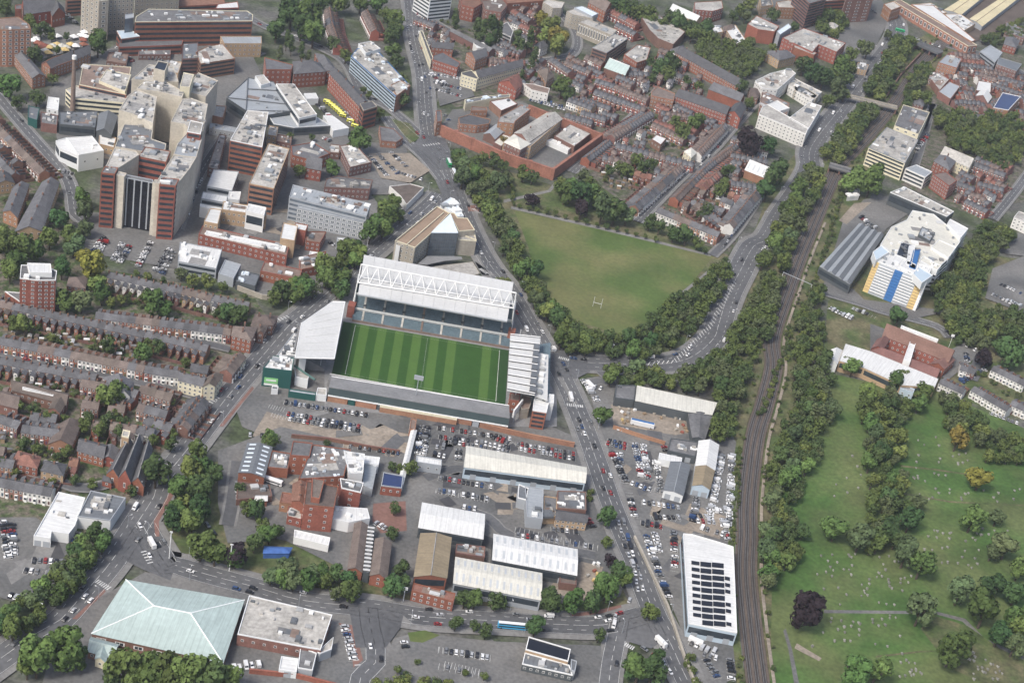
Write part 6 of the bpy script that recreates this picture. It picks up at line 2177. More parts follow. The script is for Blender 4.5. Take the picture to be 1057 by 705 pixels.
def belt(s, rpx, desc, grp, gap=1.55, rows=1, jit=.35, leafs=None, kind='broad', rv=.22):
    k = tile_scale(s)
    ps = [(q[0], q[1]) for q in T(s)]
    c = [P(x, y) for x, y in ps]
    rm = rpx / k * mpp(c[len(c) // 2])
    zc = rm * 1.2
    c = [Vector((P(x, y, zc).x, P(x, y, zc).y, 0)) for x, y in ps]
    its = []
    for rw in range(rows):
        off = (rw - (rows - 1) / 2) * rm * 1.5
        o = offs(c, off) if len(c) > 1 else c
        carry = rm * gap * .5 * (1 + rw)
        for i in range(len(o) - 1):
            L = (o[i + 1] - o[i]).length
            s_ = carry
            while s_ < L:
                p = o[i].lerp(o[i + 1], s_ / L) + Vector((rnd.gauss(0, jit * rm), rnd.gauss(0, jit * rm), 0))
                its.append(dict(p=p, r=rm * rnd.uniform(1 - rv, 1 + rv), leaf=rnd.choice(leafs or LEAFMIX), kind=kind))
                s_ += rm * gap * rnd.uniform(.85, 1.15)
            carry = s_ - L
    add_trees(its, desc, grp)


def wood(s, rm, desc, grp, leafs=None, gap=1.6, kind='broad', rv=.3, drop=0.0):
    zc = rm * 1.2
    poly = [Vector((p.x, p.y)) for p in WP(s, zc)]
    xs, ys = [p.x for p in poly], [p.y for p in poly]
    its = []
    st = rm * gap
    y = min(ys)
    j = 0
    while y < max(ys):
        x = min(xs) + (st / 2 if j % 2 else 0)
        while x < max(xs):
            p = Vector((x + rnd.gauss(0, .2 * st), y + rnd.gauss(0, .2 * st)))
            if inside(p, poly) and rnd.random() >= drop:
                its.append(dict(p=Vector((p.x, p.y, 0)), r=rm * rnd.uniform(1 - rv, 1 + rv), leaf=rnd.choice(leafs or LEAFMIX), kind=kind))
            x += st
        y += st * .87
        j += 1
    add_trees(its, desc, grp)


def build_trees():
    TREES.sort(key=lambda t: (t['p'] - CAM).length / t['r'])
    rest = []
    for i, t in enumerate(TREES):
        low = i >= 300
        rz = rnd.uniform(0, 6.28)
        sz = rnd.uniform(.85, 1.15)
        me = tm(t['kind'], rnd.randrange(12), t['leaf'], low)
        if not low:
            o = thing('tree' if t['kind'] != 'bush' else 'shrub', t['label'], 'tree' if t['kind'] != 'bush' else 'shrub', t['p'], t['g'], rz, (t['r'] * rnd.uniform(.92, 1.08), t['r'], t['r'] * sz))
            link('crown', me, o)
            link('trunk', TRUNK, o)
        else:
            M_ = Matrix.Translation(t['p']) @ Matrix.Rotation(rz, 4, 'Z') @ Matrix.Diagonal((t['r'], t['r'], t['r'] * sz, 1))
            rest.append((me, M_))
            rest.append((TRUNK, M_))
    if rest:
        merged('distant_trees', rest, 'smaller and farther green trees filling gardens and belts', 'trees')


# ------------------------------------------------------------------ vehicles
def car_mesh(col, L=4.2, W=1.75, H=1.45, est=False):
    b = MB()
    l, w = L / 2, W / 2
    prof = [(-l, .3), (l, .3), (l + .02, .65), (l - .9, .86), (-l + .25, .9), (-l - .02, .7)]
    lo = [(x, -w, z) for x, z in prof]
    hi = [(x, w, z) for x, z in prof]
    n = len(prof)
    for i in range(n):
        j = (i + 1) % n
        b.face([lo[i], hi[i], hi[j], lo[j]][::-1])
    b.face(lo)
    b.face(hi[::-1])
    rx0, rx1 = (-l + (.35 if est else .75)), l - 1.75
    b.box(rx0, rx1, -w + .22, w - .22, H - .06, H, 0)
    for x in (-l + .75, l - .8):
        for y in (-w - .03, w - .19):
            pts_ = [(x + .31 * math.cos(k * .785), .31 + .31 * math.sin(k * .785)) for k in range(8)]
            b.face([(px_, y, pz) for px_, pz in pts_], 1)
            b.face([(px_, y + .22, pz) for px_, pz in pts_][::-1], 1)
            for k in range(8):
                k2 = (k + 1) % 8
                b.face([(pts_[k][0], y, pts_[k][1]), (pts_[k2][0], y, pts_[k2][1]), (pts_[k2][0], y + .22, pts_[k2][1]), (pts_[k][0], y + .22, pts_[k][1])], 1)
    body = b.mesh('car_body', ['paint_' + col, 'tyre'])
    gm = MB()
    bx0, bx1 = -l + .3, l - 1.0
    gm.hexa([(bx0, -w + .08, .85), (bx1, -w + .08, .84), (bx1, w - .08, .84), (bx0, w - .08, .85)],
            [(rx0, -w + .24, H - .07), (rx1, -w + .24, H - .07), (rx1, w - .24, H - .07), (rx0, w - .24, H - .07)])
    return body, gm.mesh('car_glass', ['carglass'])


def van_mesh(col, L=5.4, W=2.0, H=2.4):
    b = MB()
    l, w = L / 2, W / 2
    prof = [(-l, .35), (l, .35), (l, .95), (l - .75, 1.2), (l - 1.5, H), (-l, H)]
    lo = [(x, -w, z) for x, z in prof]
    hi = [(x, w, z) for x, z in prof]
    for i in range(6):
        j = (i + 1) % 6
        b.face([lo[i], hi[i], hi[j], lo[j]][::-1])
    b.face(lo)
    b.face(hi[::-1])
    for x in (-l + .95, l - .95):
        for y in (-w - .03, w - .19):
            b.box(x - .33, x + .33, y, y + .22, .0, .68, 1)
    body = b.mesh('van_body', ['paint_' + col, 'tyre'])
    gm = MB()
    p0, p1 = Vector((l - .80, 0, 1.28)), Vector((l - 1.42, 0, H - .2))
    nn = Vector((.85, 0, .53)) * .03
    q = [p0 + Vector((0, -w + .15, 0)) + nn, p0 + Vector((0, w - .15, 0)) + nn, p1 + Vector((0, w - .15, 0)) + nn, p1 + Vector((0, -w + .15, 0)) + nn]
    gm.face(q)
    for y in (-w - .015, w + .015):
        gm.face([(l - .95, y, 1.25), (l - 1.9, y, 1.25), (l - 1.9, y, 2.0), (l - 1.45, y, 2.0)])
    return body, gm.mesh('van_glass', ['carglass'])


CP = {}
CARS = []
CCOL = ['white'] * 7 + ['silver'] * 5 + ['grey'] * 7 + ['black'] * 8 + ['blue'] * 3 + ['red'] * 2


def carp(kind, col):
    k = (kind, col)
    if k not in CP:
        CP[k] = van_mesh(col) if kind == 'van' else car_mesh(col) if kind == 'hatchback' else car_mesh(col, 4.6, 1.82, 1.5) if kind == 'saloon' else car_mesh(col, 4.6, 1.85, 1.6, True)
    return CP[k]


def add_cars(its, desc, grp):
    ok = []
    for t in its:
        if all((t['p'] - q['p']).length > 2.1 for q in CARS + ok):
            ok.append(t)
    its = ok
    order_labels(its, desc, lambda t: '%s %s' % (t['c'], t['k']))
    for t in its:
        t['g'] = grp
    CARS.extend(its)


def pickk(vans):
    r = rnd.random()
    return 'van' if r < vans else 'hatchback' if r < .55 else 'saloon' if r < .8 else 'estate car'


def cars(s, desc, mode='perp', fill=.97, vans=.05, cols=None, grp='cars parked in rows', pitch_=None, ang=0):
    """parked rows; several s points give several legs"""
    ps = WP(s, .7)
    its = []
    for a, c in zip(ps[:-1], ps[1:]):
        a, c = Vector((a.x, a.y, 0)), Vector((c.x, c.y, 0))
        d = (c - a)
        L = d.length
        d.normalize()
        sp = pitch_ or (2.75 if mode == 'perp' else 6.4)
        n = max(1, int(L / sp))
        for i in range(n):
            if rnd.random() > fill:
                continue
            p = a.lerp(c, (i + .5) / n) + d * rnd.gauss(0, .12)
            h = math.atan2(d.y, d.x) + (math.pi / 2 if mode == 'perp' else 0) + (math.pi if rnd.random() < .4 and mode == 'perp' else 0) + rnd.gauss(0, .03) + ang
            q = Vector((-d.y, d.x, 0)) * rnd.gauss(0, .25 if mode == 'perp' else .1)
            its.append(dict(p=p + q, h=h, c=rnd.choice(cols or CCOL), k=pickk(vans)))
        if mode == 'perp' and n > 3:
            q = Vector((-d.y, d.x, 0)) * 2.5
            for i in range(n + 1):
                e = a + d * (L * i / n)
                pb.face([(w_.x, w_.y, Z_MARK) for w_ in (e - d * .08 - q, e + d * .08 - q, e + d * .08 + q, e - d * .08 + q)])
    its = [t for t in its if in_view(t['p'], 4)]
    add_cars(its, desc, grp)


def traffic(ri, gap, desc, u0=0.0, u1=1.0, lanes=(-.25, .25, -.75, .75), vans=.12):
    c = CL[ri]
    w = ROADS[ri][1] / 2
    lens = [0]
    for i in range(len(c) - 1):
        lens.append(lens[-1] + (c[i + 1] - c[i]).length)
    tot = lens[-1]
    its = []
    for ln in lanes:
        s = tot * u0 + rnd.uniform(0, gap)
        while s < tot * u1:
            i = max(k for k in range(len(c)) if lens[k] <= s)
            i = min(i, len(c) - 2)
            d = (c[i + 1] - c[i]).normalized()
            p = c[i] + d * (s - lens[i]) + Vector((-d.y, d.x, 0)) * (w * ln)
            h = math.atan2(d.y, d.x) + (math.pi if ln > 0 else 0)
            k = pickk(vans)
            if in_view(p, 2):
                its.append(dict(p=Vector((p.x, p.y, .02)), h=h + rnd.gauss(0, .02), c='white' if k == 'van' else rnd.choice(CCOL), k=k))
            s += max(7.5, rnd.expovariate(1 / gap))
    add_cars(its, desc, 'vehicles driving on the roads')


def build_cars():
    CARS.sort(key=lambda t: (t['p'] - CAM).length / (1.25 if t['k'] == 'van' else 1))
    kept = CARS
    rest = []
    for i, t in enumerate(kept):
        body, gl = carp(t['k'], t['c'])
        if i < 300:
            o = link('car' if t['k'] != 'van' else 'van', body, None, t['p'])
            o.rotation_euler = (0, 0, t['h'])
            tag(o, t['label'], 'car' if t['k'] != 'van' else 'van', t['g'])
            link('window_glass', gl, o)
        else:
            M_ = Matrix.Translation(t['p']) @ Matrix.Rotation(t['h'], 4, 'Z')
            rest += [(body, M_), (gl, M_)]
    if rest:
        merged('distant_cars', rest, 'tiny far cars standing in yards and streets towards the top', 'cars')
    return len(kept)
# ------------------------------------------------------------------ rows of houses
RM = 'slate*7 tilebrown*2'
BR = 'brickorange*1 brickred*3 brick*3 brickdark*1'
row('M -10,92 705,243', 'B', 'in the second long terrace above the cream front', 'brick*3 brickorange*3 render*2 brickred*2', RM)
row('N 47,240 355,312', 'B', 'in the short terrace behind the trees by the main road', 'brick*3 brickorange*3 render*1', RM)
row('N -192,150 465,232', 'F', 'in the brick terrace ending at the corner flats', 'brickred*4 brickorange*4 render*3 cream*1', RM)
row('M -10,272 705,410', 'F', 'in the long terrace ending at the cream corner', 'brickred*4 brickorange*2 render*4 cream*1', RM)
row('N 47,412 215,438', 'F', 'in the white fronted end beside the cream corner', 'render*4 brickred*2', RM)
row('M -10,365 470,455', 'B', 'in the terrace above the low school', 'brick*3 brickorange*2 render*2', RM)
row('a1 440,432 1010,558', 'B', 'in the terrace below the hospital tree belt', 'brick*3 render*3 brickbuff*2', RM)
row('N 440,430 510,345', 'F', 'in the short row along the main road', 'brick*3 cream*2', 'tilebrown*3 slate*1', zs=1.1)
row('N 330,565 225,700', 'F', 'in the row along the main road below the cream corner', 'render*3 brickdark*2 brick*2', 'tilebrown*2 slate*3')
row('N 305,555 200,690', 'B', 'in the backs behind the lower main road row', 'brick*3 brickdark*2', 'slate*3 tilebrown*1')
row('a2 0,345 85,375', 'F', 'in the left edge row below the school', BR + ' render*2', RM)
row('a2 90,385 240,405', 'F', 'in the blue grey roofed row below the school', BR, 'slate*1')
row('a2 -10,600 215,642', 'F', 'in the gabled row above the white garage', 'brick*3 render*2', RM)
row('a2 -10,520 60,530', 'F', 'in the fragment beside the red villa', BR, RM)
row('a2 0,250 45,255', 'F', 'in the brown row left of the school', BR, 'tilebrown*1')
row('a2 480,225 560,250', 'B', 'in the yard below the white house', BR, 'tilebrown*2 slate*1')
row('a2 570,225 700,262', 'F', 'in the villas below the cream terrace', BR, 'slate*2 tilebrown*2', zs=1.1)
row('a2 590,350 700,385', 'B', 'in the row right of the church trees', BR + ' render*1', RM)
row('a2 560,300 680,330', 'F', 'in the middle of the villas by the main road', BR, 'tilebrown*2 slate*2')
row('a2 330,200 460,225', 'F', 'in the row beside the white gabled house', BR, RM)
row('a1 -20,540 30,552', 'F', 'in the corner of the terrace at the left edge', BR, RM)
row('a0 -20,490 180,690', 'F', 'in the terrace along the left street', 'brick*3 brickorange*2', 'tilebrown*3 slate*2')
row('a0 -30,600 60,700', 'F', 'in the lower terrace by the left street', 'brick*3 brickorange*2', 'slate*2 tilebrown*2')
row('a1 700,480 860,530', 'B', 'in the white backs below the car park', 'render*3 brick*2', RM)
# top middle
for i, (s, k) in enumerate((('b0 310,30 320,95', 5), ('b0 320,95 350,180', 5))):
    row(s, 'F', ('in the first stepped brick block', 'in the lower stepped brick block')[i] + ' at the top', 'brickred*1', 'tilebrown*3 slate*1', zs=1.3)
row('b0 460,40 500,120', 'F', 'in the right stepped brick block at the top', 'brickred*1', 'tilebrown*1', zs=1.3)
mid = [
    ('E 330,515 595,622', 'F', 'in the white bayed terrace facing the park', 'render*3 brickorange*3', 'slate*4 tilebrown*1', 1.15),
    ('E 430,330 300,445', 'F', 'in the upper terrace on the park street', 'render*3 cream*1 brick*1', 'tilebrown*2 slate*2', 1.1),
    ('E 300,445 230,505', 'F', 'in the lower terrace on the park street', 'render*2 brick*2', 'slate*2 tilered*1', 1.1),
    ('E 765,430 635,585', 'F', 'in the white terrace facing the dual carriageway', 'render*5 cream*1', 'slate*3 tilebrown*2', 1.15),
    ('E 618,155 500,278', 'F', 'in the white terrace below the courtyard flats', 'render*4 cream*1', 'slate*2 tilebrown*2', 1.1),
    ('E 150,240 485,325', 'F', 'in the brick terrace behind the park trees', BR, 'slate*3 tilebrown*2', 1.0),
    ('E 130,205 300,105', 'F', 'in the row above the prison side street', BR, 'tilebrown*2 slate*2', 1.0),
    ('E 20,300 120,225', 'B', 'in the backs along the prison street', BR, 'slate*2 tilebrown*1', 1.0),
    ('E 340,100 500,120', 'B', 'in the inner terraces below the orange rank', BR + ' render*2', 'slate*3 tilebrown*1', 1.0),
    ('E 310,150 450,215', 'F', 'in the inner gardens terrace left of the white fronts', BR + ' render*1', 'tilebrown*2 slate*2', 1.0),
    ('E 400,470 540,330', 'B', 'in the backs across the park street', BR, 'slate*2 tilebrown*2', 1.0),
    ('E 540,330 660,240', 'B', 'in the upper backs across the park street', BR, 'slate*2 tilebrown*3', 1.0),
    ('E 520,420 590,360', 'F', 'in the middle of the park corner block', BR, 'tilebrown*2 tilered*1', 1.0),
    ('E 480,480 620,580', 'B', 'in the inner range of the park corner block', BR + ' render*1', 'slate*3 tilebrown*2', .9),
    ('E 640,280 800,310', 'B', 'in the row below the copper beech', BR, 'slate*2 tilebrown*2', 1.0),
    ('E 640,400 760,420', 'F', 'in the grey roofed inner range at the right', BR, 'slate*2', 1.0),
    ('E 0,100 110,130', 'F', 'in the row beside the prison back wall', BR + ' render*1', 'slate*3', 1.0),
    ('E 0,40 130,85', 'F', 'in the second row beyond the prison back wall', BR + ' render*1', 'slate*3', 1.0),
    ('E 60,10 280,90', 'F', 'in the third row beyond the prison', BR + ' render*2', 'slate*2 tilebrown*1', 1.0),
    ('D 290,520 420,560', 'F', 'in the upper row near the green glazed hall', BR + ' render*2', 'slate*2 tilebrown*1', 1.1),
    ('D 420,560 640,650', 'F', 'in the upper brick row before the orange rank', BR + ' render*1', 'slate*1 tilebrown*2', 1.1),
    ('D 130,640 290,690', 'F', 'in the row by the blue car yard', 'brickbuff*2 render*1 brick*1', 'slate*2', 1.1),
    ('D 300,590 480,660', 'B', 'in the packed row below the green glazed hall', BR, 'slate*3', 1.0),
    ('D 500,470 640,480', 'F', 'in the row right of the green glazed hall', BR, 'slate*2 tilebrown*1', 1.0),
    ('D 390,60 570,150', 'F', 'in the tall row along the curving street', 'brickred*3', 'slate*2 tilered*1', 1.25),
    ('D 430,150 560,215', 'F', 'in the tall row beside the mossy roof', 'brickred*2 brick*2', 'slate*2', 1.15),
    ('D 90,400 260,470', 'F', 'in the row behind the curving street', BR, 'slate*1 tilebrown*1', 1.1),
    ('D 240,430 340,480', 'B', 'in the red roofs below the slotted office', BR, 'tilered*2 slate*1', 1.0),
    ('D 0,380 130,470', 'F', 'in the grey roofs at the street bend', BR + ' render*1', 'slate*1', 1.0),
    ('D 870,600 1000,640', 'F', 'in the row below the long avenue range', BR, 'slate*2', 1.0),
    ('C 640,60 760,130', 'F', 'in the row below the brick college', BR + ' stone*0', 'tilered*2 slate*1', 1.0),
    ('C 640,130 800,200', 'F', 'in the row left of the curving street', BR + ' render*1', 'tilered*2 slate*1', 1.0),
    ('C 0,110 130,160', 'F', 'in the grey row along the upper main road', BR, 'slate*1', .9),
    ('C 560,380 720,400', 'B', 'in the brick backs behind the cream terrace', BR, 'tilered*1 tilebrown*1', .9),
    ('C 480,390 600,400', 'F', 'in the inner court behind the cream terrace', BR, 'slate*1 tilebrown*1', .8),
    ('J 800,150 960,195', 'F', 'in the grey row behind the prison corner', BR + ' render*1', 'slate*3', 1.0),
    ('J 820,60 960,110', 'F', 'in the buff row beyond the prison corner', 'brickbuff*1 render*1', 'slate*1', 1.1),
]
for s, f, d, w, r, z in mid:
    row(s, f, d, w.replace(' stone*0', ''), r, zs=z)
# right
for s, f, d, w, r, z in (
        ('G 480,560 560,590', 'F', 'in the first row right of the red flats', BR + ' render*1', RM, 1.0),
        ('G 555,470 700,525', 'F', 'in the row facing the right hand park trees', BR, 'slate*2 tilebrown*1', 1.2),
        ('G 520,640 620,690', 'F', 'in the lower row near the side road', BR + ' render*1', RM, 1.0),
        ('G 570,560 690,590', 'B', 'in the middle row near the side road', BR + ' render*1', RM, 1.0),
        ('G 470,250 600,260', 'F', 'in the row below the white square unit', BR, RM, 1.1),
        ('G 560,60 660,90', 'F', 'in the row above the white square unit', BR, RM, 1.0),
        ('G 490,20 640,40', 'B', 'in the packed row below the station', BR + ' render*1', RM, 1.0),
        ('G 660,80 780,110', 'F', 'in the row below the dark gabled bays', BR, RM, 1.0),
        ('G 640,110 780,160', 'B', 'in the second row below the dark gabled bays', BR, RM, 1.0),
        ('G 700,270 790,300', 'F', 'in the row at the right edge by the solar block', BR, RM, 1.0),
        ('d0 920,420 1057,380', 'F', 'in the right edge row under the solar block', BR, RM, 1.0),
        ('I 525,285 642,338', 'F', 'in the first white terrace by the cemetery trees', 'render*1', 'slate*1', .9),
        ('I 686,322 860,425', 'F', 'in the second white terrace by the cemetery trees', 'render*1', 'slate*1', .9),
        ('I 780,222 940,300', 'F', 'in the upper white terrace at the right edge', 'render*1', 'slate*1', .9),
        ('I 870,390 960,430', 'F', 'in the last white terrace at the right edge', 'render*1', 'slate*1', .9),
        ('I 620,220 690,240', 'F', 'in the small row by the school street', 'render*1 brick*1', 'slate*1', .8),
):
    row(s, f, d, w, r, zs=z)
WB, RB = 'brick*4 brickred*2 brickdark*3 render*2 brickorange*1', 'slate*5 tilebrown*4 tilered*1'
for ps_, ds_, gp, de, kp in (
        ('E 20,335 140,215 320,290 400,330 280,440 90,330', 'E 150,240 485,325', 17, 'in the block behind the park clump', .8),
        ('E 150,200 310,60 480,125 620,150 500,280 340,240', 'E 310,150 450,215', 17, 'in the inner block below the orange rank', .85),
        ('E 480,430 660,225 740,290 790,330 770,420 640,560 340,515 420,470', 'E 330,515 595,622', 17, 'in the park corner block', .75),
        ('E 0,20 290,0 300,70 120,210 90,130 0,110', 'E 60,10 280,90', 16, 'in the blocks beyond the prison', .9),
        ('D 90,390 330,430 640,480 700,560 680,700 300,600 100,640', 'D 420,560 640,650', 17, 'in the dense blocks of the upper middle', .9),
        ('D 400,150 470,110 580,160 600,230 560,230', 'D 430,150 560,215', 17, 'in the block beside the mossy roof', .9),
        ('C 540,100 800,80 780,300 640,340 560,300', 'C 640,130 800,200', 17, 'in the block left of the curving street', .7),
        ('C 0,100 200,150 330,330 110,360', 'C 0,110 130,160', 17, 'in the blocks along the upper main road', .6),
        ('G 440,0 650,30 780,110 780,330 700,300 560,90 470,110', 'G 490,20 640,40', 15, 'in the packed blocks below the station', .85),
        ('G 440,600 560,480 720,520 660,690 500,690', 'G 520,640 620,690', 16, 'in the blocks beside the side road', .85),
        ('G 440,200 560,200 600,260 480,250', 'G 470,250 600,260', 15, 'in the block left of the white gabled unit', .9),
        ('a2 480,200 720,240 800,280 740,380 560,350', 'a2 560,300 680,330', 16, 'in the backs of the villas', .7),
        ('a0 -20,470 60,470 200,690 20,700', 'a0 -20,490 180,690', 18, 'in the left edge terraces', .8),
        ('a2 0,190 720,250 780,330 600,640 430,560 0,600', 'a2 90,385 240,405', 19, 'in the mixed houses left of the church', .6),
        ('C 440,300 780,330 900,560 700,620 540,560', 'C 640,130 800,200', 16, 'in the cluster right of the cream terrace', .75),
        ('D 560,330 760,340 1000,560 1000,650 700,560 640,460', 'D 870,600 1000,640', 18, 'in the cluster below the brick hall', .6),
        ('G 380,60 560,90 640,240 470,260', 'G 470,250 600,260', 16, 'in the cluster right of the orange cube', .7),
        ('E 560,240 800,300 800,360 690,360', 'E 640,280 800,310', 16, 'in the cluster below the copper beech', .8),
        ('a1 -20,0 150,0 60,60 -20,90', 'a0 -20,490 180,690', 18, 'in the corner above the long houses', .6)):
    fill(ps_, ds_, gp, de, WB, RB, kp)
build_houses()

# ------------------------------------------------------------------ trees
belt('c1 30,55 40,160', 8, 'in the far start of the park row', 'park trees', rows=1)
belt('p 478,162 492,190 510,220 528,252 546,285 562,312 580,332 600,346 622,353', 8.2, 'in the park avenue', 'park avenue trees', rows=2, gap=1.35)
wood('c1 470,690 560,640 650,590 760,500 860,380 920,385 880,520 800,640 690,720 c2 560,110 380,90 250,80 180,40 210,20', 5.2, 'in the near park wood', 'park wood trees', leafs=['leaf'] * 4 + ['leafdark'] * 4 + ['leafgrey'])
solo('c1 120,135,36 315,180,38', 'of the two standing at the top of the park', 'copper trees of the park', ['leafpurple'])
solo('c1 250,110,45 310,120,55 350,110,40 400,180,55 450,190,50 500,200,42 230,80,30 380,140,40', 'in the big clump at the top of the park', 'park clump trees')
belt('c1 45,160 140,180 245,205 400,245 520,270 650,310', 12, 'in the line of small trees along the park path', 'small park path trees', gap=3.3, jit=.1, leafs=['leafdark', 'leaf'])
solo('c1 590,235,30 630,250,30 690,275,38 740,285,40 785,310,30 815,345,14 600,215,22', 'before the white bayed terrace', 'trees before the bayed terrace', ['leafdark', 'leaf'])
solo('J 320,405,45 390,425,42 440,455,35 560,490,48 610,515,42', 'standing under the prison wall', 'trees under the prison wall', ['leafdark', 'leaf'])
solo('J 180,400,55 230,450,55 270,500,55 340,520,50 210,520,60 420,540,60 470,520,40 900,520,45 850,570,60 950,570,50 780,590,40', 'on the grass below the prison wall', 'trees below the prison')
# carriageway, railway
belt('d0 590,150 560,200 520,260 480,330 450,380', 26, 'in the upper central tree strip of the dual carriageway', 'central strip trees', rows=2, gap=1.4)
belt('d0 430,430 380,500 330,560 280,630', 28, 'in the lower central tree strip of the dual carriageway', 'central strip trees', rows=2, gap=1.4)
belt('d1 215,20 175,100 130,200 80,310 40,400', 32, 'in the belt between carriageway and railway', 'railway belt trees', rows=2, gap=1.4)
wood('c1 985,560 1057,440 d1 90,420 70,560 30,700 c2 1010,120 970,250 930,420 860,455 830,400 880,300 830,215 740,190 790,140 860,100', 5.0, 'in the dense wood left of the railway', 'railway wood trees', leafs=['leaf'] * 4 + ['leafdark'] * 3 + ['leafgrey'] * 2)
belt('c2 400,190 470,180 560,185 650,195 740,205 830,225', 32, 'in the belt behind the yard warehouse', 'yard belt trees', rows=2, gap=1.3)
belt('c2 960,470 955,560 950,690 c3 925,60 925,150', 9, 'in the thin shrub line beside the railway', 'railway shrubs', kind='bush', gap=2)
belt('d1 330,90 300,180 270,300 230,420 c2 1040,330', 13, 'in the scrub right of the railway', 'railway scrub', kind='bush', gap=2.2)
solo('d1 390,60,55 440,70,55 350,80,40', 'in the clump above the bus depot', 'clump above the depot')
wood('d1 215,480 250,500 230,640 250,700 d2 180,60 110,60 130,0', 4.2, 'in the belt right of the railway by the school', 'railside trees', drop=.1)
wood('d2 150,60 240,50 290,170 280,330 240,450 210,600 130,700 d3 140,20 190,110 100,230 60,300 10,300 0,150 20,0 d2 10,690 30,560 90,420 120,250', 5.4, 'in the dark cemetery belt', 'cemetery belt trees')
wood('d2 400,250 560,240 620,330 560,420 560,520 590,640 640,700 d3 520,60 560,130 440,170 430,100 d2 440,640 420,520 430,420 390,320', 5.6, 'in the line across the cemetery middle', 'cemetery middle trees')
solo('d3 300,70,60 400,110,65 520,80,60 600,40,55 580,180,60 645,220,65 170,405,80', 'in the clump left of the cemetery lawn', 'cemetery lawn trees', ['leaf', 'leafgrey', 'leafdark'])
solo('d3 470,640,70 370,650,70', 'at the bottom edge of the cemetery', 'bottom cemetery trees', ['leafgrey', 'leaf'])
solo('d3 850,40,55 950,30,40 990,145,60 930,170,40 1040,245,45 935,300,60 1030,330,60 800,330,60 900,410,75 1030,430,60 960,500,60 1020,550,50 640,410,65 770,565,75 1045,480,50', 'scattered in the lower right of the cemetery', 'scattered cemetery trees')
solo('d2 790,445,45 885,590,58', 'standing alone on the upper cemetery grass', 'lone cemetery trees', ['leafdark', 'leafgold'])
wood('d2 690,300 760,250 880,340 960,420 1057,440 1080,540 980,540 900,500 840,420 760,400', 5.2, 'in the belt below the white terraces', 'terrace belt trees')
solo('I 100,220,50 310,290,50 350,260,35 440,340,52 60,200,30 420,400,50', 'against the white sports barn', 'trees by the sports barn')
wood('d1 690,480 760,420 830,330 900,230 1000,250 1040,300 940,340 880,440 870,540 850,600 760,640 690,560', 5.4, 'in the wood right of the striped offices', 'office wood trees')
wood('d1 720,620 850,580 960,560 1057,620 1070,700 940,700 d2 900,60 780,50', 5.5, 'in the wood above the cemetery street', 'street wood trees')
solo('d1 555,610,42 d2 900,115,40 1010,100,60 960,60,40', 'around the brown tiled school', 'school trees', ['leaf', 'leafdark'])
wood('d0 700,440 830,450 1057,480 1070,600 980,690 860,620 760,590 740,520 690,500', 5.2, 'in the park wood on the right', 'right park trees')
solo('d0 620,390,30 660,400,30 590,410,26 640,330,28 610,350,26', 'by the railway bridge', 'trees by the railway bridge')
solo('d1 60,40,50 20,100,45 30,60,40', 'at the left of the dual carriageway', 'carriageway edge trees')
wood('F 0,260 100,240 200,270 320,290 430,340 420,410 330,500 230,510 120,450 0,420', 5.0, 'in the wood beside the long avenue range', 'avenue wood trees', leafs=['leaf'] * 4 + ['leafgrey'] * 3)
wood('F 780,70 980,60 1010,180 870,230 790,150', 4.5, 'in the grove behind the red university hall', 'university grove', drop=.3)
wood('d0 880,165 940,120 1057,70 1057,150 930,182', 4, 'in the scrub right of the station', 'station scrub', drop=.3)
wood('d0 600,280 680,250 690,300 600,400 570,390', 3.6, 'in the scrub beside the upper railway', 'upper railway scrub', drop=.2)
belt('c0 430,10 520,40 620,80 700,100 790,130 850,150', 32, 'in the avenue at the upper middle', 'upper avenue trees', rows=2, gap=1.4, leafs=['leafdark', 'leaf', 'leafdark'])
solo('c0 600,255,30 640,270,42 680,260,40 660,300,34 600,320,20 740,330,22 790,345,24 690,500,30 730,520,30 780,490,38 720,540,34 960,355,30 990,420,28', 'in the gardens of the middle terraces', 'garden trees of the middle terraces', ['leafdark', 'leaf'])
solo('E 170,340,32 240,320,38 270,350,34 200,360,30 120,360,25 310,330,22 620,360,26 610,410,34 590,450,30 540,530,30 510,540,22 640,350,25', 'in the gardens behind the park', 'garden trees behind the park', ['leafdark', 'leaf'])
solo('E 720,240,62 800,250,40', 'beside the large white building', 'trees beside the white building', ['leafdark'])
solo('F 350,30,50 290,70,50 240,110,40 320,110,40 500,100,50 860,110,50 940,130,45 820,180,45 650,175,40 900,230,45 360,260,30 500,310,35 700,430,60 760,490,50 900,500,60 980,520,60 940,620,50 870,660,50 1000,440,50', 'among the university buildings', 'university trees')
solo('d0 425,205,32 400,185,25 360,225,30 320,270,45 250,310,45 200,290,40 300,370,40 170,260,40 355,270,36 330,380,28 510,140,22', 'along the near side of the university', 'university edge trees', ['leaf', 'leafdark', 'leaf', 'leafgrey'])
solo('c0 0,570,20 150,75,42 190,110,45 220,150,50 215,190,40 180,140,40', 'in the yellow green clump on the curving street', 'curving street trees', ['leafgold', 'leaflight'])
solo('c0 235,355,40 265,375,34', 'by the blue car yard', 'car yard trees', ['leafdark', 'leaf'])
solo('C 260,130,40 260,170,38 400,200,55 440,220,55 490,230,60 530,240,50 670,280,50 740,280,55 690,310,42 780,390,45 750,430,45 700,510,34 780,520,30', 'in the conifer clumps by the lane', 'conifers by the lane', ['leafdark'], 'column')
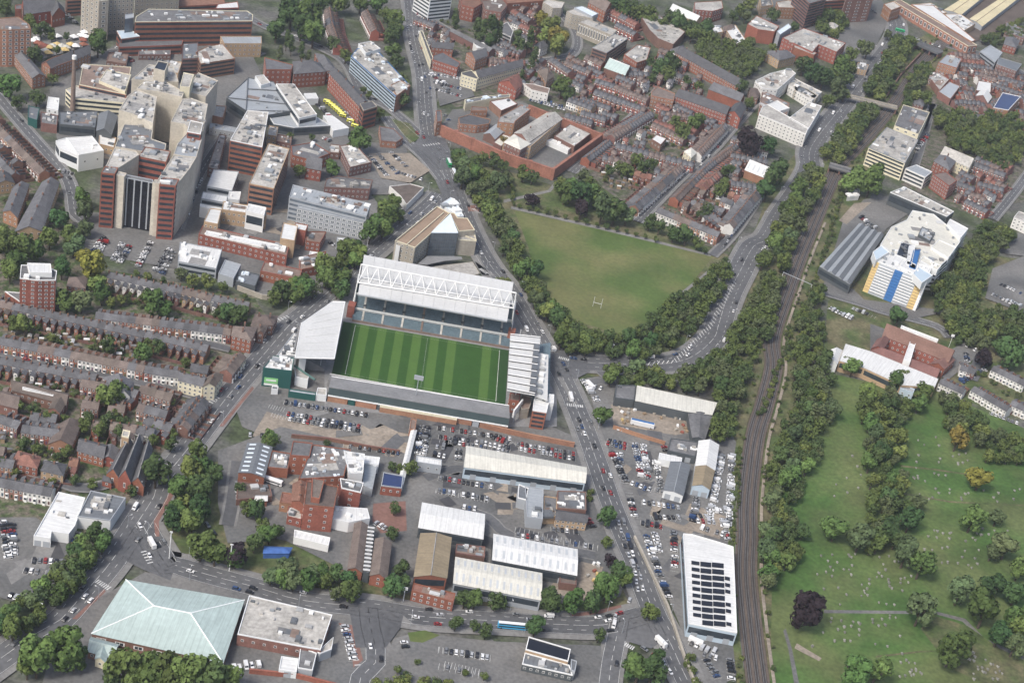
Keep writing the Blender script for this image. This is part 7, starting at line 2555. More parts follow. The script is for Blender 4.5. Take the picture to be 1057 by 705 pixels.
# top left
solo('b0 100,115,48 160,50,60 230,70,55 250,130,55 200,110,50 280,15,40 350,10,45 440,10,40 510,10,40 330,180,30 380,225,30', 'in the top gardens left of the main road', 'top garden trees', ['leafdark', 'leaf'])
belt('b0 560,50 575,110 580,160', 34, 'in the dark line beside the top of the main road', 'main road trees', gap=1.1, leafs=['leafdark', 'leaf'])
solo('b0 570,200,40 590,240,35 610,330,34 610,400,34 590,400,30 520,460,24 440,560,55 410,580,30', 'around the striped deck and ambulance yard', 'deck trees', ['leafdark', 'leaf'])
solo('b0 110,215,22 160,190,25 200,220,25 230,225,20 140,170,25', 'in the conifer clump by the castellated infirmary', 'infirmary conifers', ['leafdark', 'leafgrey'], 'column')
solo('A 650,290,80 230,365,60 375,335,32 340,245,30 190,140,55 270,190,60 330,200,40 60,565,80 240,640,60 120,680,50 350,520,40 40,60,50 20,30,50 440,245,24', 'around the market and the long gable', 'market trees', ['leafdark', 'leaf'])
solo('B 475,560,38 650,540,50 420,375,25 540,380,20 850,150,22 820,120,22', 'around the chapel and old wards', 'chapel trees', ['leafdark', 'leaf'])
solo('a1 335,140,38 345,190,38 240,215,40 290,280,45 300,320,50 340,250,40 90,330,60 30,320,60 140,350,45 200,300,40 40,430,45 250,420,40 395,485,45 410,520,40 270,540,50 200,530,45 330,550,45 0,300,50 60,380,50 120,160,22', 'in the wooded gardens left of the car park', 'left garden trees')
solo('a1 370,405,65 335,375,40', 'standing at the car park corner', 'car park corner trees', ['leafdark', 'leafgold'])
solo('a1 550,435,16 600,445,22 735,435,30 780,465,32 840,470,34 900,490,28 660,470,16 990,530,14', 'along the hedge below the white clinic', 'clinic hedge trees')
solo('a1 620,555,52 670,585,38 590,540,30', 'in the garden between the terraces', 'terrace garden trees', ['leaf'])
solo('a1 920,600,45 960,610,48 890,600,30', 'in the dark clump before the short terrace', 'short terrace trees', ['leafdark'])
solo('a1 100,650,40 60,640,35 450,555,22 490,545,22 280,620,12 a2 435,70,34 580,95,40 640,75,32 600,60,25 480,250,45 430,270,52 690,290,22 750,130,22 210,30,20 490,120,14', 'in the long back gardens of the terraces', 'back garden trees', ['leafdark', 'leaf', 'leaflight'])
solo('a2 75,310,28 135,320,32 200,360,28 265,360,22 340,390,30 360,350,28 400,405,34 435,365,32 475,410,30 495,370,30 545,415,26 620,440,30 690,465,30 700,420,22 630,400,24 470,345,24', 'in the trees around the church', 'church trees', ['leafdark', 'leaf'])
solo('a2 630,580,62 300,605,24 375,620,26 230,580,24 210,610,20 90,460,30 150,480,28 270,490,30 230,510,22 60,580,18 530,655,26 10,540,30', 'in the gardens below the church', 'church garden trees', ['leaf', 'leafdark', 'leaflight'])
belt('b1 430,330 390,380 350,420 300,470', 40, 'in the belt beside the hospital road', 'hospital road trees', rows=2, gap=1.2, leafs=['leaf', 'leaflight', 'leaf'])
belt('b1 60,520 130,510 200,500 260,480', 38, 'in the belt below the brick centre', 'hospital road trees', rows=2, gap=1.2)
solo('b1 365,500,42 345,510,32', 'at the corner behind the end stand', 'stand corner trees', ['leafdark'])
solo('b1 575,150,38 540,190,40 510,230,50 560,210,45 480,270,48 530,260,45 600,210,25', 'beside the glazed office', 'office trees', ['leafdark', 'leaf'])
belt('b1 985,450 1040,470', 30, 'in the hedge behind the main stand', 'main stand hedge', kind='bush', gap=1.2)
# bottom
belt('a2 850,510 800,580 760,660 a3 740,40 720,60', 46, 'in the belt between main road and brick works', 'main road belt trees', rows=2, gap=1.25, leafs=['leaf', 'leaf', 'leaflight', 'leafdark'])
solo('a3 815,140,75 870,180,55 955,190,52 940,200,40', 'at the road junction by the mast', 'junction trees', ['leaf', 'leaflight', 'leafdark'])
belt('a3 420,90 370,140 310,210 270,270 210,340 140,390 60,440 0,490', 42, 'in the lower left roadside hedge', 'roadside hedge trees', rows=2, gap=1.15)
solo('a3 150,600,85 250,570,85 300,600,60 110,640,50 200,540,40', 'in the big clump at the bottom left corner', 'corner clump trees', ['leaf', 'leaflight'])
solo('a3 500,650,80 600,650,85 680,650,85 760,670,80 850,680,85 930,690,60 450,690,50', 'along the bottom edge below the green hall', 'bottom edge trees', ['leaf', 'leaf', 'leafdark'])
belt('b3 60,240 150,265 260,265 350,290 430,305', 42, 'in the belt below the brick works', 'works belt trees', rows=2, gap=1.3, leafs=['leaf', 'leafdark', 'leafgrey'])
solo('W 60,330,36 100,340,40 30,250,24 150,430,45 90,470,40 120,400,32 10,530,45 180,420,34', 'in the garden left of the brick works', 'works garden trees', ['leafdark', 'leaf'])
solo('W 655,330,28 650,425,34 160,60,34 680,580,40 650,650,50 690,640,40', 'around the brick circle', 'brick circle trees', ['leafdark', 'leaf'])
solo('b2 75,445,38 640,555,35 570,550,24 600,565,22 305,455,18', 'beside the upper car park', 'upper car park trees', ['leafdark', 'leaf'])
belt('b3 840,370 920,375 1000,375', 38, 'in the hedge before the cream warehouse', 'warehouse hedge', gap=1.2, leafs=['leafdark', 'leaf'])
solo('c3 190,375,48 275,375,48 360,380,45 420,320,60 470,250,50 430,210,28 400,290,40 490,280,40 420,130,30 415,30,40', 'between the trade estate and main road', 'trade estate trees', ['leaf', 'leafdark', 'leafdark'])
solo('c3 595,415,38 130,470,48 385,510,28 550,640,70 600,660,60 510,650,40 620,610,40', 'on the traffic islands at the bottom', 'traffic island trees', ['leaf', 'leafdark'])
solo('Q 480,145,30 545,155,22 585,175,26 345,278,14 275,310,18 580,330,20 515,320,14', 'along the retail park verge', 'retail verge trees', ['leafdark', 'leaf'])
belt('Q 190,345 260,345 350,345 440,350 500,352', 22, 'in the hedge at the bottom of the retail park', 'retail hedge', gap=1.3, leafs=['leaf', 'leafdark', 'leaflight'], kind='bush')
solo('c2 405,345,42', 'standing alone beside the main road by the builders yard', 'lone yard tree', ['leaf'])
belt('c3 740,580 770,650 790,700', 24, 'in the verge right of the main road', 'verge shrubs', kind='bush', gap=1.5)
solo('Z 40,500,22 35,520,20', 'beside the white long warehouse end', 'warehouse end shrubs', ['leaf'], 'bush')
# scattered garden shrubs of the terraces
for nm, s, n in (('gardens between the long terraces', 'M 0,170 705,300 705,390 0,250', 70), ('gardens above the low school', 'M 0,430 600,560 600,640 0,470', 34), ('gardens around the villas', 'a2 0,420 300,500 300,600 0,590', 44),
                 ('gardens behind the park terraces', 'E 60,330 400,380 300,480 100,420', 34), ('gardens of the inner terraces', 'E 250,150 560,230 480,280 260,230', 30), ('gardens of the right block', 'E 450,400 720,420 600,560 420,500', 30),
                 ('gardens below the hospital belt', 'a1 430,500 1000,600 900,640 440,560', 34), ('gardens of the upper middle', 'D 100,420 640,500 700,680 120,640', 34), ('gardens beside the right side road', 'G 470,520 700,540 640,690 500,680', 20), ('gardens along the left street', 'a1 0,0 270,20 240,300 0,320', 30), ('gardens above the prison', 'C 20,120 760,140 700,340 120,340', 30), ('gardens of the white terraces', 'I 640,250 926,300 926,420 860,380', 24), ('yards beside the upper terraces', 'E 0,20 600,160 400,240 20,240', 30)):
    poly = [Vector((p.x, p.y)) for p in WP(s)]
    its = []
    while len(its) < n:
        p = Vector((rnd.uniform(min(q.x for q in poly), max(q.x for q in poly)), rnd.uniform(min(q.y for q in poly), max(q.y for q in poly))))
        if inside(p, poly):
            its.append(dict(p=Vector((p.x, p.y, 0)), r=rnd.uniform(1.2, 3.0), leaf=rnd.choice(LEAFMIX), kind='bush'))
    add_trees(its, 'in the ' + nm, nm)
its = []
for sg in (-1, 1):
    for p in offs(RAIL, sg * 9.5):
        if rnd.random() < .55:
            its.append(dict(p=Vector((p.x + rnd.gauss(0, 1.2), p.y + rnd.gauss(0, 1), 0)), r=rnd.uniform(1, 2.4), leaf=rnd.choice(LEAFMIX), kind='bush'))
add_trees(its, 'along the railway banks', 'railway bank shrubs')
# the copper beeches and the yellow tree keep their own colour
for x, y, lf in ((830, 628, 'leafpurple'), (1017, 366, 'leafpurple'), (90, 273, 'leafgold'), (242, 573, 'leafpurple'), (551, 204, 'leafpurple'), (1008, 490, 'leafgold'), (776, 147, 'leafpurple'), (626, 580, 'leafpurple')):
    if TREES:
        t = min(TREES, key=lambda t: (px_of(t['p'] + Vector((0, 0, t['r'] * 1.2)))[0] - x) ** 2 + (px_of(t['p'] + Vector((0, 0, t['r'] * 1.2)))[1] - y) ** 2)
        old = LEAFN[t['leaf']]
        t['leaf'] = lf
        t['label'] = t['label'].replace(old, LEAFN[lf], 1)
build_trees()

# ------------------------------------------------------------------ vehicles
cars('b2 130,292 470,345', 'in the first row below the near stand')
cars('b2 140,338 440,392', 'in the second row below the near stand')
cars('b2 145,358 440,408', 'in the third row below the near stand')
cars('b2 370,465 600,497', 'in the row along the hedge behind the brick works', fill=.8)
cars('b2 672,505 690,385', 'in the left column of the ribbed car park')
cars('b2 690,510 708,390', 'in the right column of the ribbed car park')
cars('b2 750,395 1050,440', 'in the upper row before the brick wall', fill=.9)
cars('b2 755,430 1045,478', 'in the middle row before the long warehouse')
cars('b2 760,445 1040,494', 'in the lower row before the long warehouse', fill=.8)
cars('b2 735,470 785,478', 'in the short upper row by the site office')
cars('b2 730,500 785,512', 'in the short lower row by the site office')
cars('b2 835,530 835,480', 'in the column at the long warehouse end')
cars('Y 150,185 350,220', 'in the row under the long warehouse', fill=.75)
cars('Y 145,230 335,262', 'in the row under the first warehouse row')
cars('Y 235,290 290,300', 'in the pair below the brown yard')
cars('Y 430,392 730,440', 'in the row above the rooflit warehouse', fill=.7)
cars('Y 560,370 660,382', 'in the row before the buff office', fill=.7)
cars('R 15,648 130,690', 'in the corner yard under the brick wall', cols=['white', 'black', 'red', 'grey'])
cars('c2 50,460 290,500', 'in the crowded yard beside the ribbed stand', cols=['white', 'black', 'red', 'grey', 'silver'])
cars('c2 60,480 290,520', 'in the second crowded yard row beside the ribbed stand', cols=['white', 'black', 'red', 'silver'])
cars('Z 105,288 185,308', 'in the red and blue row of the dealers', cols=['red', 'blue', 'black'])
cars('Z 100,300 185,320', 'in the second red and blue row of the dealers', cols=['red', 'blue', 'grey'])
cars('Z 120,335 185,460', 'in the left column of the dealers', mode='perp', vans=.1)
cars('Z 150,330 175,460', 'in the second left column of the dealers', mode='perp', vans=.1)
cars('Z 217,300 245,440', 'in the first middle column of the dealers', cols=['blue', 'white', 'red', 'silver'])
cars('Z 250,305 272,450', 'in the second middle column of the dealers', cols=['white', 'red', 'silver', 'grey'])
cars('Z 200,460 285,490', 'in the slanting row below the middle columns', cols=['white', 'blue', 'silver'])
cars('Z 300,370 325,490', 'in the column beside the ribbed dealer shed', cols=['black', 'grey', 'white'])
cars('Z 330,310 345,340', 'in the stub by the white canopy')
cars('Z 195,500 215,600', 'in the left edge column by the road', fill=.8)
cars('Z 245,540 400,560', 'in the upper row below the dealer shed')
cars('Z 290,600 400,600', 'in the lower row below the dealer shed', vans=.2)
cars('Z 570,345 520,610', 'in the slanting column by the rounded shed', vans=.3, cols=['white', 'white', 'silver', 'grey'])
cars('Z 610,350 595,650', 'in the column along the railway fence', vans=.25, cols=['white', 'white', 'silver', 'grey'])
cars('Z 470,520 450,620', 'in the column below the rounded shed', vans=.2)
cars('Z 480,640 600,680', 'in the row above the solar warehouse', vans=.3)
cars('U 310,85 335,160 370,260 410,350', 'in the long slanting column left of the solar warehouse', vans=.1)
cars('U 345,75 365,160', 'in the second slanting column left of the solar warehouse')
cars('U 425,70 428,235', 'in the straight column left of the solar warehouse')
cars('U 330,10 450,20', 'in the row of vans above the slanting column', vans=.5)
cars('U 490,530 600,580', 'in the cluttered row below the solar warehouse', vans=.4, cols=['white', 'silver', 'black'])
cars('U 555,600 610,680', 'in the black column below the solar warehouse', cols=['black', 'grey', 'blue'])
cars('U 660,600 665,690', 'in the column at the railway corner')
cars('U 540,580 610,600', 'in the short row below the solar warehouse', cols=['white', 'silver', 'grey'])
cars('Q 85,150 118,275', 'in the tight row left of the roundabout', cols=['white', 'white', 'blue', 'silver'])
cars('Q 418,238 600,266', 'in the upper row of the retail car park')
cars('Q 420,295 560,325', 'in the lower row of the retail car park', fill=.6)
cars('Q 295,205 305,235', 'in the pair by the roundabout verge')
cars('O 10,340 30,480', 'in the left column of the garage yard')
cars('O 40,350 50,470', 'in the second column of the garage yard')
cars('O 115,485 235,490', 'in the row before the white garage', cols=['red', 'grey', 'white', 'black'])
cars('O 85,520 205,535', 'in the lower row of the garage yard')
cars('O 280,380 270,450', 'in the column by the dark workshop')
cars('O 30,610 90,625', 'in the corner of the garage yard')
cars('a3 930,640 1057,625', 'in the yard beside the green hall', vans=.6, cols=['white'])
cars('a1 375,350 420,290', 'in the first short column of the hospital car park')
cars('a1 395,355 432,300', 'in the second short column of the hospital car park')
cars('a1 455,385 495,315', 'in the third short column of the hospital car park')
cars('a1 480,395 525,325', 'in the fourth short column of the hospital car park')
cars('a1 555,410 610,310', 'in the fifth column of the hospital car park', fill=.85)
cars('a1 625,430 690,330', 'in the sixth column of the hospital car park', fill=.85)
cars('a1 650,440 700,350', 'in the seventh column of the hospital car park', fill=.6)
cars('X 90,110 40,230', 'in the lane beside the hospital tower', mode='along', fill=.7)
cars('B 855,480 950,590', 'in the gravel car park left line', fill=.8)
cars('B 900,470 1010,580', 'in the gravel car park middle line', fill=.8)
cars('B 960,450 1057,540', 'in the gravel car park right line', fill=.8)
cars('b0 735,300 860,320', 'in the upper row of the street loop car park')
cars('b0 730,330 850,360', 'in the middle row of the street loop car park')
cars('b0 740,360 850,390', 'in the lower row of the street loop car park')
cars('J 590,70 800,130', 'in the blue car yard by the prison', cols=['white', 'blue', 'silver'])
cars('J 640,80 790,110', 'in the second row of the blue car yard', cols=['white', 'blue', 'silver'])
cars('V 240,170 330,230', 'on the apron above the bus depot', vans=.5, fill=.6)
cars('V 80,640 200,700', 'in the heap below the bus depot', vans=.5, cols=['white', 'silver'])
cars('d1 925,520 1010,560', 'in the right edge car park', vans=.2, cols=['white', 'silver', 'grey'])
cars('d1 960,480 1050,520', 'in the upper right edge car park', fill=.6)
cars('d1 990,540 1057,580', 'in the lower right edge car park', cols=['white', 'silver'])
cars('I 645,160 660,250', 'in the school street bay')
cars('I 740,240 620,300', 'beside the first white terrace')
cars('I 760,450 900,500', 'in the street below the second white terrace', cols=['white', 'silver', 'grey'])
cars('a0 880,170 1050,240', 'in the street of the beige range', mode='along', fill=.6)
cars('A 440,90 510,160', 'on the street beside the great church', fill=.7)
cars('E 270,520 460,360', 'along the left kerb of the park street', mode='along', fill=.6, grp='cars parked along kerbs')
cars('E 500,345 600,240', 'along the upper kerb of the park street', mode='along', fill=.6, grp='cars parked along kerbs')
cars('E 30,310 160,190', 'along the prison side street', mode='along', fill=.5, grp='cars parked along kerbs')
cars('M 100,372 430,440', 'along the street below the long terrace', mode='along', fill=.6, grp='cars parked along kerbs')
cars('M 460,195 700,243', 'along the street below the corner flats terrace', mode='along', fill=.3, grp='cars parked along kerbs')
cars('E 605,690 690,565', 'along the white terrace by the carriageway', mode='along', fill=.6, grp='cars parked along kerbs')
# moving traffic and queues
cars('U 192,20 228,150 262,230 278,330', 'queueing in the left lane towards the bottom junction', mode='along', fill=.95, vans=.1, grp='vehicles driving on the roads')
cars('U 210,20 248,150 282,240 300,330', 'queueing in the right lane towards the bottom junction', mode='along', fill=.8, vans=.1, grp='vehicles driving on the roads')
cars('U 232,385 250,330', 'waiting at the bottom junction on the left', mode='along', fill=1, grp='vehicles driving on the roads')
cars('U 280,545 370,600 420,670', 'queueing below the bottom junction', mode='along', fill=.8, grp='vehicles driving on the roads')
traffic(0, 60, 'on the main road past the stadium', 0, .86)
traffic(1, 55, 'on the road left of the stadium')
traffic(2, 45, 'on the lower road')
traffic(5, 80, 'on the dual carriageway')
traffic(3, 60, 'on the short road at the bottom', lanes=(-.5, .5))
traffic(4, 40, 'on the bottom roundabout road', lanes=(-.5, .5))
traffic(7, 70, 'on the left street', lanes=(-.5, .5))
traffic(9, 70, 'on the top street', lanes=(-.5, .5))
for i, (a_, n_) in enumerate((('a0 470,190 540,250', 2), ('a0 560,230 700,250', 2), ('a0 230,690 300,700', 1), ('a0 440,700 600,690', 1), ('X 60,70 20,200', 1), ('B 10,330 70,220', 1), ('B 600,380 640,400', 1), ('b1 560,20 690,60', 2), ('L 410,520 380,640', 1), ('a0 650,200 740,215', 1),
                               ('B 720,240 760,300', 1), ('B 560,190 640,270', 1), ('d0 440,40 480,70', 1), ('d0 600,150 720,190', 1), ('G 290,420 345,340', 1), ('X 700,420 740,440', 1), ('V 260,190 330,260', 1), ('V 200,640 320,690', 1), ('C 90,490 200,560', 2), ('C 120,520 210,600', 2), ('J 100,150 140,200', 1), ('I 640,120 700,150', 1))):
    cars(a_, 'in the %s small town yard' % ordw(i), vans=.15, fill=.8)
cars('Y 690,330 720,370', 'beside the buff office gable', cols=['red', 'black', 'white'])
cars('Z 140,240 195,250', 'in the row outside the builders wall')
cars('c2 320,200 380,290', 'in the corner yard beside the fork', vans=.4, cols=['white', 'white', 'silver'])
cars('c2 340,220 400,240', 'in the short corner yard row', vans=.3, cols=['white', 'silver'])
cars('Z 255,475 340,500', 'in the lower slanting row of the dealers')
cars('Z 240,620 330,640', 'in the lowest row of the dealers', vans=.2)
cars('Z 500,570 590,575', 'in the gravel by the rounded shed', vans=.5, cols=['white', 'silver'])
cars('U 515,25 600,35', 'in the first gravel row above the solar warehouse', vans=.4)
cars('U 505,5 590,10', 'in the second gravel row above the solar warehouse', vans=.4)
cars('U 630,20 650,110', 'in the column beside the solar warehouse corner', vans=.5, cols=['white', 'silver'])
cars('W 60,30 130,35', 'in the yard behind the saw roof shed')
cars('W 575,385 640,420', 'on the brick circle', fill=1)
cars('O 215,545 290,440', 'behind the roadside hedge', fill=.7)
cars('W 10,190 20,300', 'along the works lane', mode='along', fill=.8)
cars('a3 800,20 880,110', 'on the works access lane', mode='along')
pb.build('bay_markings', 'line')['kind'] = 'structure'
build_cars()
# ------------------------------------------------------------------ single vehicles
def bus(name, label, cat, s, heading, L_, W_, H_, paint, band=True, roof=None, group=None):
    a, c = WP(s)
    d = c - a
    rz = math.atan2(d.y, d.x)
    mid_ = (a + c) / 2
    o = thing(name, label, cat, (mid_.x, mid_.y, 0), group, rz)
    b = MB()
    l, w = L_ / 2, W_ / 2
    b.hexa([(-l, -w, .35), (l, -w, .35), (l, w, .35), (-l, w, .35)], [(-l, -w, H_ - .25), (l - .1, -w, H_ - .25), (l - .1, w, H_ - .25), (-l, w, H_ - .25)])
    b.hexa([(-l, -w, H_ - .25), (l - .1, -w, H_ - .25), (l - .1, w, H_ - .25), (-l, w, H_ - .25)], [(-l + .2, -w + .2, H_), (l - .4, -w + .2, H_), (l - .4, w - .2, H_), (-l + .2, w - .2, H_)])
    b.build('body', [paint], o)
    if roof:
        r = MB()
        r.box(-l + .25, l - .45, -w + .25, w - .25, H_ + .01, H_ + .06)
        r.build('roof', [roof], o)
    if band:
        for z in ([1.3] if H_ < 3.6 else [1.2, 2.9]):
            for y in (-w - .02, w + .02):
                g2 = MB()
                g2.box(-l + .5, l - .6, y - .02, y + .02, z, z + .85)
                g2.build('side_window', ['carglass'], o)
        g2 = MB()
        g2.box(l - .05, l + .03, -w + .15, w - .15, 1.2, 2.4)
        g2.build('windscreen', ['carglass'], o)
    for x in (-l + 2, l - 2):
        for y in (-w, w - .3):
            t = MB()
            t.bar((x, y - .02, .48), (x, y + .32, .48), .48, 0, 10)
            t.build('wheel', ['tyre'], o)
    return o


bus('double_decker_bus', 'green double decker bus on the upper main road', 'bus', 'b0 785,645 805,690', 0, 10.5, 2.5, 4.2, 'paint_green', roof='paint_white')
bus('single_decker_bus', 'white single decker bus just behind the green double decker', 'bus', 'b0 812,692 825,715', 0, 10, 2.5, 3.1, 'paint_white', roof='skylight')
bus('single_decker_bus', 'bright green bus on the road beside the main stand', 'bus', 'b1 362,432 400,400', 0, 11, 2.5, 3.1, 'paint_green')
bus('coach', 'white coach parked in the brick works yard', 'coach', 'W 130,218 196,240', 0, 12, 2.6, 3.4, 'paint_white')
o = bus('coach', 'cyan and white bus on the lower road', 'bus', 'Q 640,160 725,168', 0, 18, 2.6, 3.6, 'paint_cyan', roof='paint_white')
o = bus('lorry_trailer', 'long lorry trailer with blue top in the builders yard', 'lorry', 'Z 195,222 295,245', 0, 16, 2.6, 3.8, 'paint_white', band=False, roof='blue')
bus('bus', 'green bus near the station bridge', 'bus', 'd0 540,125 570,132', 0, 11, 2.5, 3.1, 'paint_green')
YA = [(620, 185), (632, 196), (648, 206), (660, 218), (672, 228), (684, 238), (696, 250), (706, 262), (748, 292), (772, 318)]
for i, (x, y) in enumerate(YA):
    s = 'B %d,%d %d,%d' % (x - 8, y + 3, x + 10, y + 8)
    bus('ambulance', 'yellow ambulance, %s from the top in the hospital yard line' % ORD[i], 'ambulance', s, 0, 6.4, 2.2, 2.8, 'paint_yellow', group='yellow ambulances')
# small white trailers and a skip or two in the yards
for i, (s, lab) in enumerate((('U 350,520 390,560', 'white lorry crossing the bottom junction'), ('R 440,430 455,490', 'white box lorry on the main road beside the ribbed stand'), ('U 488,525 540,548', 'white box lorry behind the solar warehouse'),
                              ('O 545,418 560,445', 'white van lorry turning at the left junction'), ('Z 20,60 50,90', 'white lorry at the corner of the builders yard'))):
    bus('box_lorry', lab, 'lorry', s, 0, 8.5, 2.4, 3.2, 'paint_white', band=False, group='white lorries')

# ------------------------------------------------------------------ walls, bridges, lamps, posts
wall_run('yard_wall', 'long tan retaining wall along the right side of the main road', 'wall', 'U 262,92 330,235 400,380 470,590 520,720', 1.6, 'stone', .5)
wall_run('brick_wall', 'red brick wall under the ribbed stand along the yard', 'wall', 'R 0,592 130,622 270,652 470,690', 3, 'brickorange', .4)
wall_run('brick_wall', 'brick wall along the bottom of the store yard', 'wall', 'b3 -10,648 185,668 360,712', 2.5, 'brickred', .4)
wall_run('brick_wall', 'brick wall between builders yard and dealers', 'wall', 'Z 130,232 240,268 340,298', 2.2, 'brickorange', .35)
wall_run('garden_wall', 'pale wall along the hospital hedge above the terraces', 'wall', 'X 260,635 380,680 480,690', 2.5, 'stone', .4)
wall_run('garden_wall', 'brick wall between the upper car park and the works', 'wall', 'b2 160,425 320,440 470,470 600,490', 2, 'brick', .35)
wall_run('retaining_wall', 'stone wall along the left side of the railway cutting', 'wall', 'd0 640,215 560,300 500,390', 3, 'brickdark', .5)


def bridge(label, s, w, z, deck, par):
    a, c = WP(s, z)
    o = thing('bridge', label, 'bridge', ((a.x + c.x) / 2, (a.y + c.y) / 2, 0), 'bridges over the railway')
    d = (c - a).normalized()
    q = Vector((-d.y, d.x, 0)) * w / 2
    L2 = lambda p, z: (p.x - o.location.x, p.y - o.location.y, z)
    b = MB()
    b.hexa([L2(p, z - 1.2) for p in (a - q, c - q, c + q, a + q)], [L2(p, z) for p in (a - q, c - q, c + q, a + q)])
    b.build('deck', [deck], o)
    for sg in (-1, 1):
        b = MB()
        e = q * sg
        i_ = q.normalized() * .35 * sg
        f = [a + e, c + e, c + e - i_, a + e - i_]
        if sg > 0:
            f = f[::-1]
        b.hexa([L2(p, z + .01) for p in f], [L2(p, z + 1.5) for p in f])
        b.build('parapet', [par], o)
    for t in (.02, .35, .65, .98):
        p = a.lerp(c, t)
        b = MB()
        f = [p - q * .9 - d * .7, p - q * .9 + d * .7, p + q * .9 + d * .7, p + q * .9 - d * .7]
        b.hexa([L2(v_, -1) for v_ in f], [L2(v_, z - 1.21) for v_ in f])
        b.build('pier', ['brickdark'], o)


bridge('stone bridge carrying a lane over the railway and carriageway', 'd0 325,385 545,438', 7, 6, 'pave', 'stone')
bridge('grey road bridge over the railway above the bus depot', 'd0 270,668 400,705', 9, 5, 'asphalt', 'concgrey')
bridge('station road bridge over the railway at the top', 'd0 625,175 720,215', 12, 6, 'asphalt', 'metaldark')
gp_ = WP('d1 85,435 200,485', 6)
o = thing('signal_gantry', 'pale signal gantry spanning the railway tracks', 'gantry', ((gp_[0].x + gp_[1].x) / 2, (gp_[0].y + gp_[1].y) / 2, 0))
b = MB()
b.bar(loc3(o.location, gp_[0]), loc3(o.location, gp_[1]), .25)
b.build('beam', ['cladgrey'], o)
for p in gp_:
    b = MB()
    b.bar(loc3(o.location, Vector((p.x, p.y, -1))), loc3(o.location, p), .2)
    b.build('post', ['cladwhite'], o)


def lamp_meshes():
    p = MB()
    p.bar((0, 0, -.5), (0, 0, 9), .11, 0, 6)
    p.bar((0, 0, 8.9), (1.6, 0, 9.3), .08, 0, 5)
    h_ = MB()
    h_.box(1.4, 2.3, -.16, .16, 9.2, 9.4)
    return p.mesh('lamp_pole', ['cladgrey']), h_.mesh('lamp_head', ['cladwhite'])


LPM, LHM = lamp_meshes()
for ri, nm, step in ((0, 'the main road past the stadium', 55), (1, 'the road left of the stadium', 55), (2, 'the lower road', 55), (5, 'the dual carriageway', 60)):
    c = CL[ri]
    its = []
    for sg in (-1, 1):
        o_ = offs(c, sg * (ROADS[ri][1] / 2 + 1.2))
        acc = rnd.uniform(0, step)
        for i in range(len(o_) - 1):
            acc += (o_[i + 1] - o_[i]).length
            if acc > step:
                acc = 0
                d = o_[i + 1] - o_[i]
                if in_view(o_[i], 0):
                    its.append(dict(p=o_[i], rz=math.atan2(d.y, d.x) - sg * math.pi / 2, s=sg))
    order_labels(its, 'along ' + nm, lambda t: 'grey street lamp')
    for t in its:
        o = thing('street_lamp', t['label'], 'street lamp', (t['p'].x, t['p'].y, 0), 'street lamps', t['rz'])
        link('pole', LPM, o)
        link('lamp_head', LHM, o)
for s, h_, lab in (('a3 684,200', 18, 'tall white mast at the left road junction'), ('a3 926,250', 18, 'tall pale mast beside the purple tree'), ('b3 612,372', 8, 'short pole with white box by the tan warehouse'),
                   ('b1 465,335', 8, 'white road sign panel above the hospital road'), ('I 560,135', 10, 'thin pole in front of the school')):
    p = WP(s)[0]
    o = thing('mast', lab, 'mast', (p.x, p.y, 0))
    b = MB()
    b.bar((0, 0, -1), (0, 0, h_), .28 if h_ > 12 else .14, 0, 8)
    b.build('pole', ['white'], o)
    b = MB()
    if h_ > 12:
        for k in range(4):
            b.box(-.8 + k * .42, -.5 + k * .42, -.3, .3, h_, h_ + .7)
    else:
        b.box(-1.3, 1.3, -.15, .15, h_ - .2, h_ + 1.8)
    b.build('head', ['white'], o)
# rugby posts on the park field
p0, p1 = WP('c1 360,570 392,578')
o = thing('rugby_posts', 'white rugby posts on the park field', 'goal posts', ((p0.x + p1.x) / 2, (p0.y + p1.y) / 2, 0))
for p in (p0, p1):
    b = MB()
    b.bar(loc3(o.location, Vector((p.x, p.y, -1))), loc3(o.location, Vector((p.x, p.y, 8))), .13)
    b.build('upright', ['white'], o)
b = MB()
b.bar(loc3(o.location, Vector((p0.x, p0.y, 3))), loc3(o.location, Vector((p1.x, p1.y, 3))), .13)
b.build('crossbar', ['white'], o)
# market tents
its = []
for x, y, c in ((225, 265, 'white'), (250, 280, 'brickred'), (275, 290, 'brickred'), (295, 300, 'brickred'), (265, 310, 'brickred'), (330, 310, 'yellow'), (350, 300, 'metalcream'), (380, 290, 'yellow'), (410, 300, 'metalcream'), (440, 310, 'metalcream'), (470, 290, 'yellow'),
                (500, 300, 'white'), (540, 230, 'white'), (560, 210, 'white'), (550, 260, 'brickred'), (555, 290, 'brickred'), (570, 240, 'white'), (320, 345, 'yellow'), (300, 330, 'metalcream'), (430, 325, 'yellow'), (490, 240, 'white'), (240, 255, 'white'), (690, 165, 'white'), (380, 235, 'white')):
    p = WP('A %d,%d' % (x, y), 3)[0]
    its.append(dict(p=Vector((p.x, p.y, 0)), c=c))
order_labels(its, 'on the market square', lambda t: dict(white='white', brickred='red', yellow='yellow', metalcream='cream')[t['c']] + ' peaked market tent')
for t in its:
    o = thing('market_tent', t['label'], 'tent', t['p'], 'market tents', rnd.uniform(0, 1))
    b = MB()
    w = 3.2
    for k in range(4):
        c = [(-w, -w), (w, -w), (w, w), (-w, w)]
        b.face([(*c[k], 2.6), (*c[(k + 1) % 4], 2.6), (0, 0, 4.8)])
        b.face([(*c[k], 2.2), (*c[(k + 1) % 4], 2.2), (*c[(k + 1) % 4], 2.6), (*c[k], 2.6)])
    b.build('canopy', [t['c']], o)
    b = MB()
    for x, y in ((-w, -w), (w, -w), (w, w), (-w, w)):
        b.bar((x * .96, y * .96, -.5), (x * .96, y * .96, 2.4), .06, 0, 4)
    b.build('frame', ['white'], o)
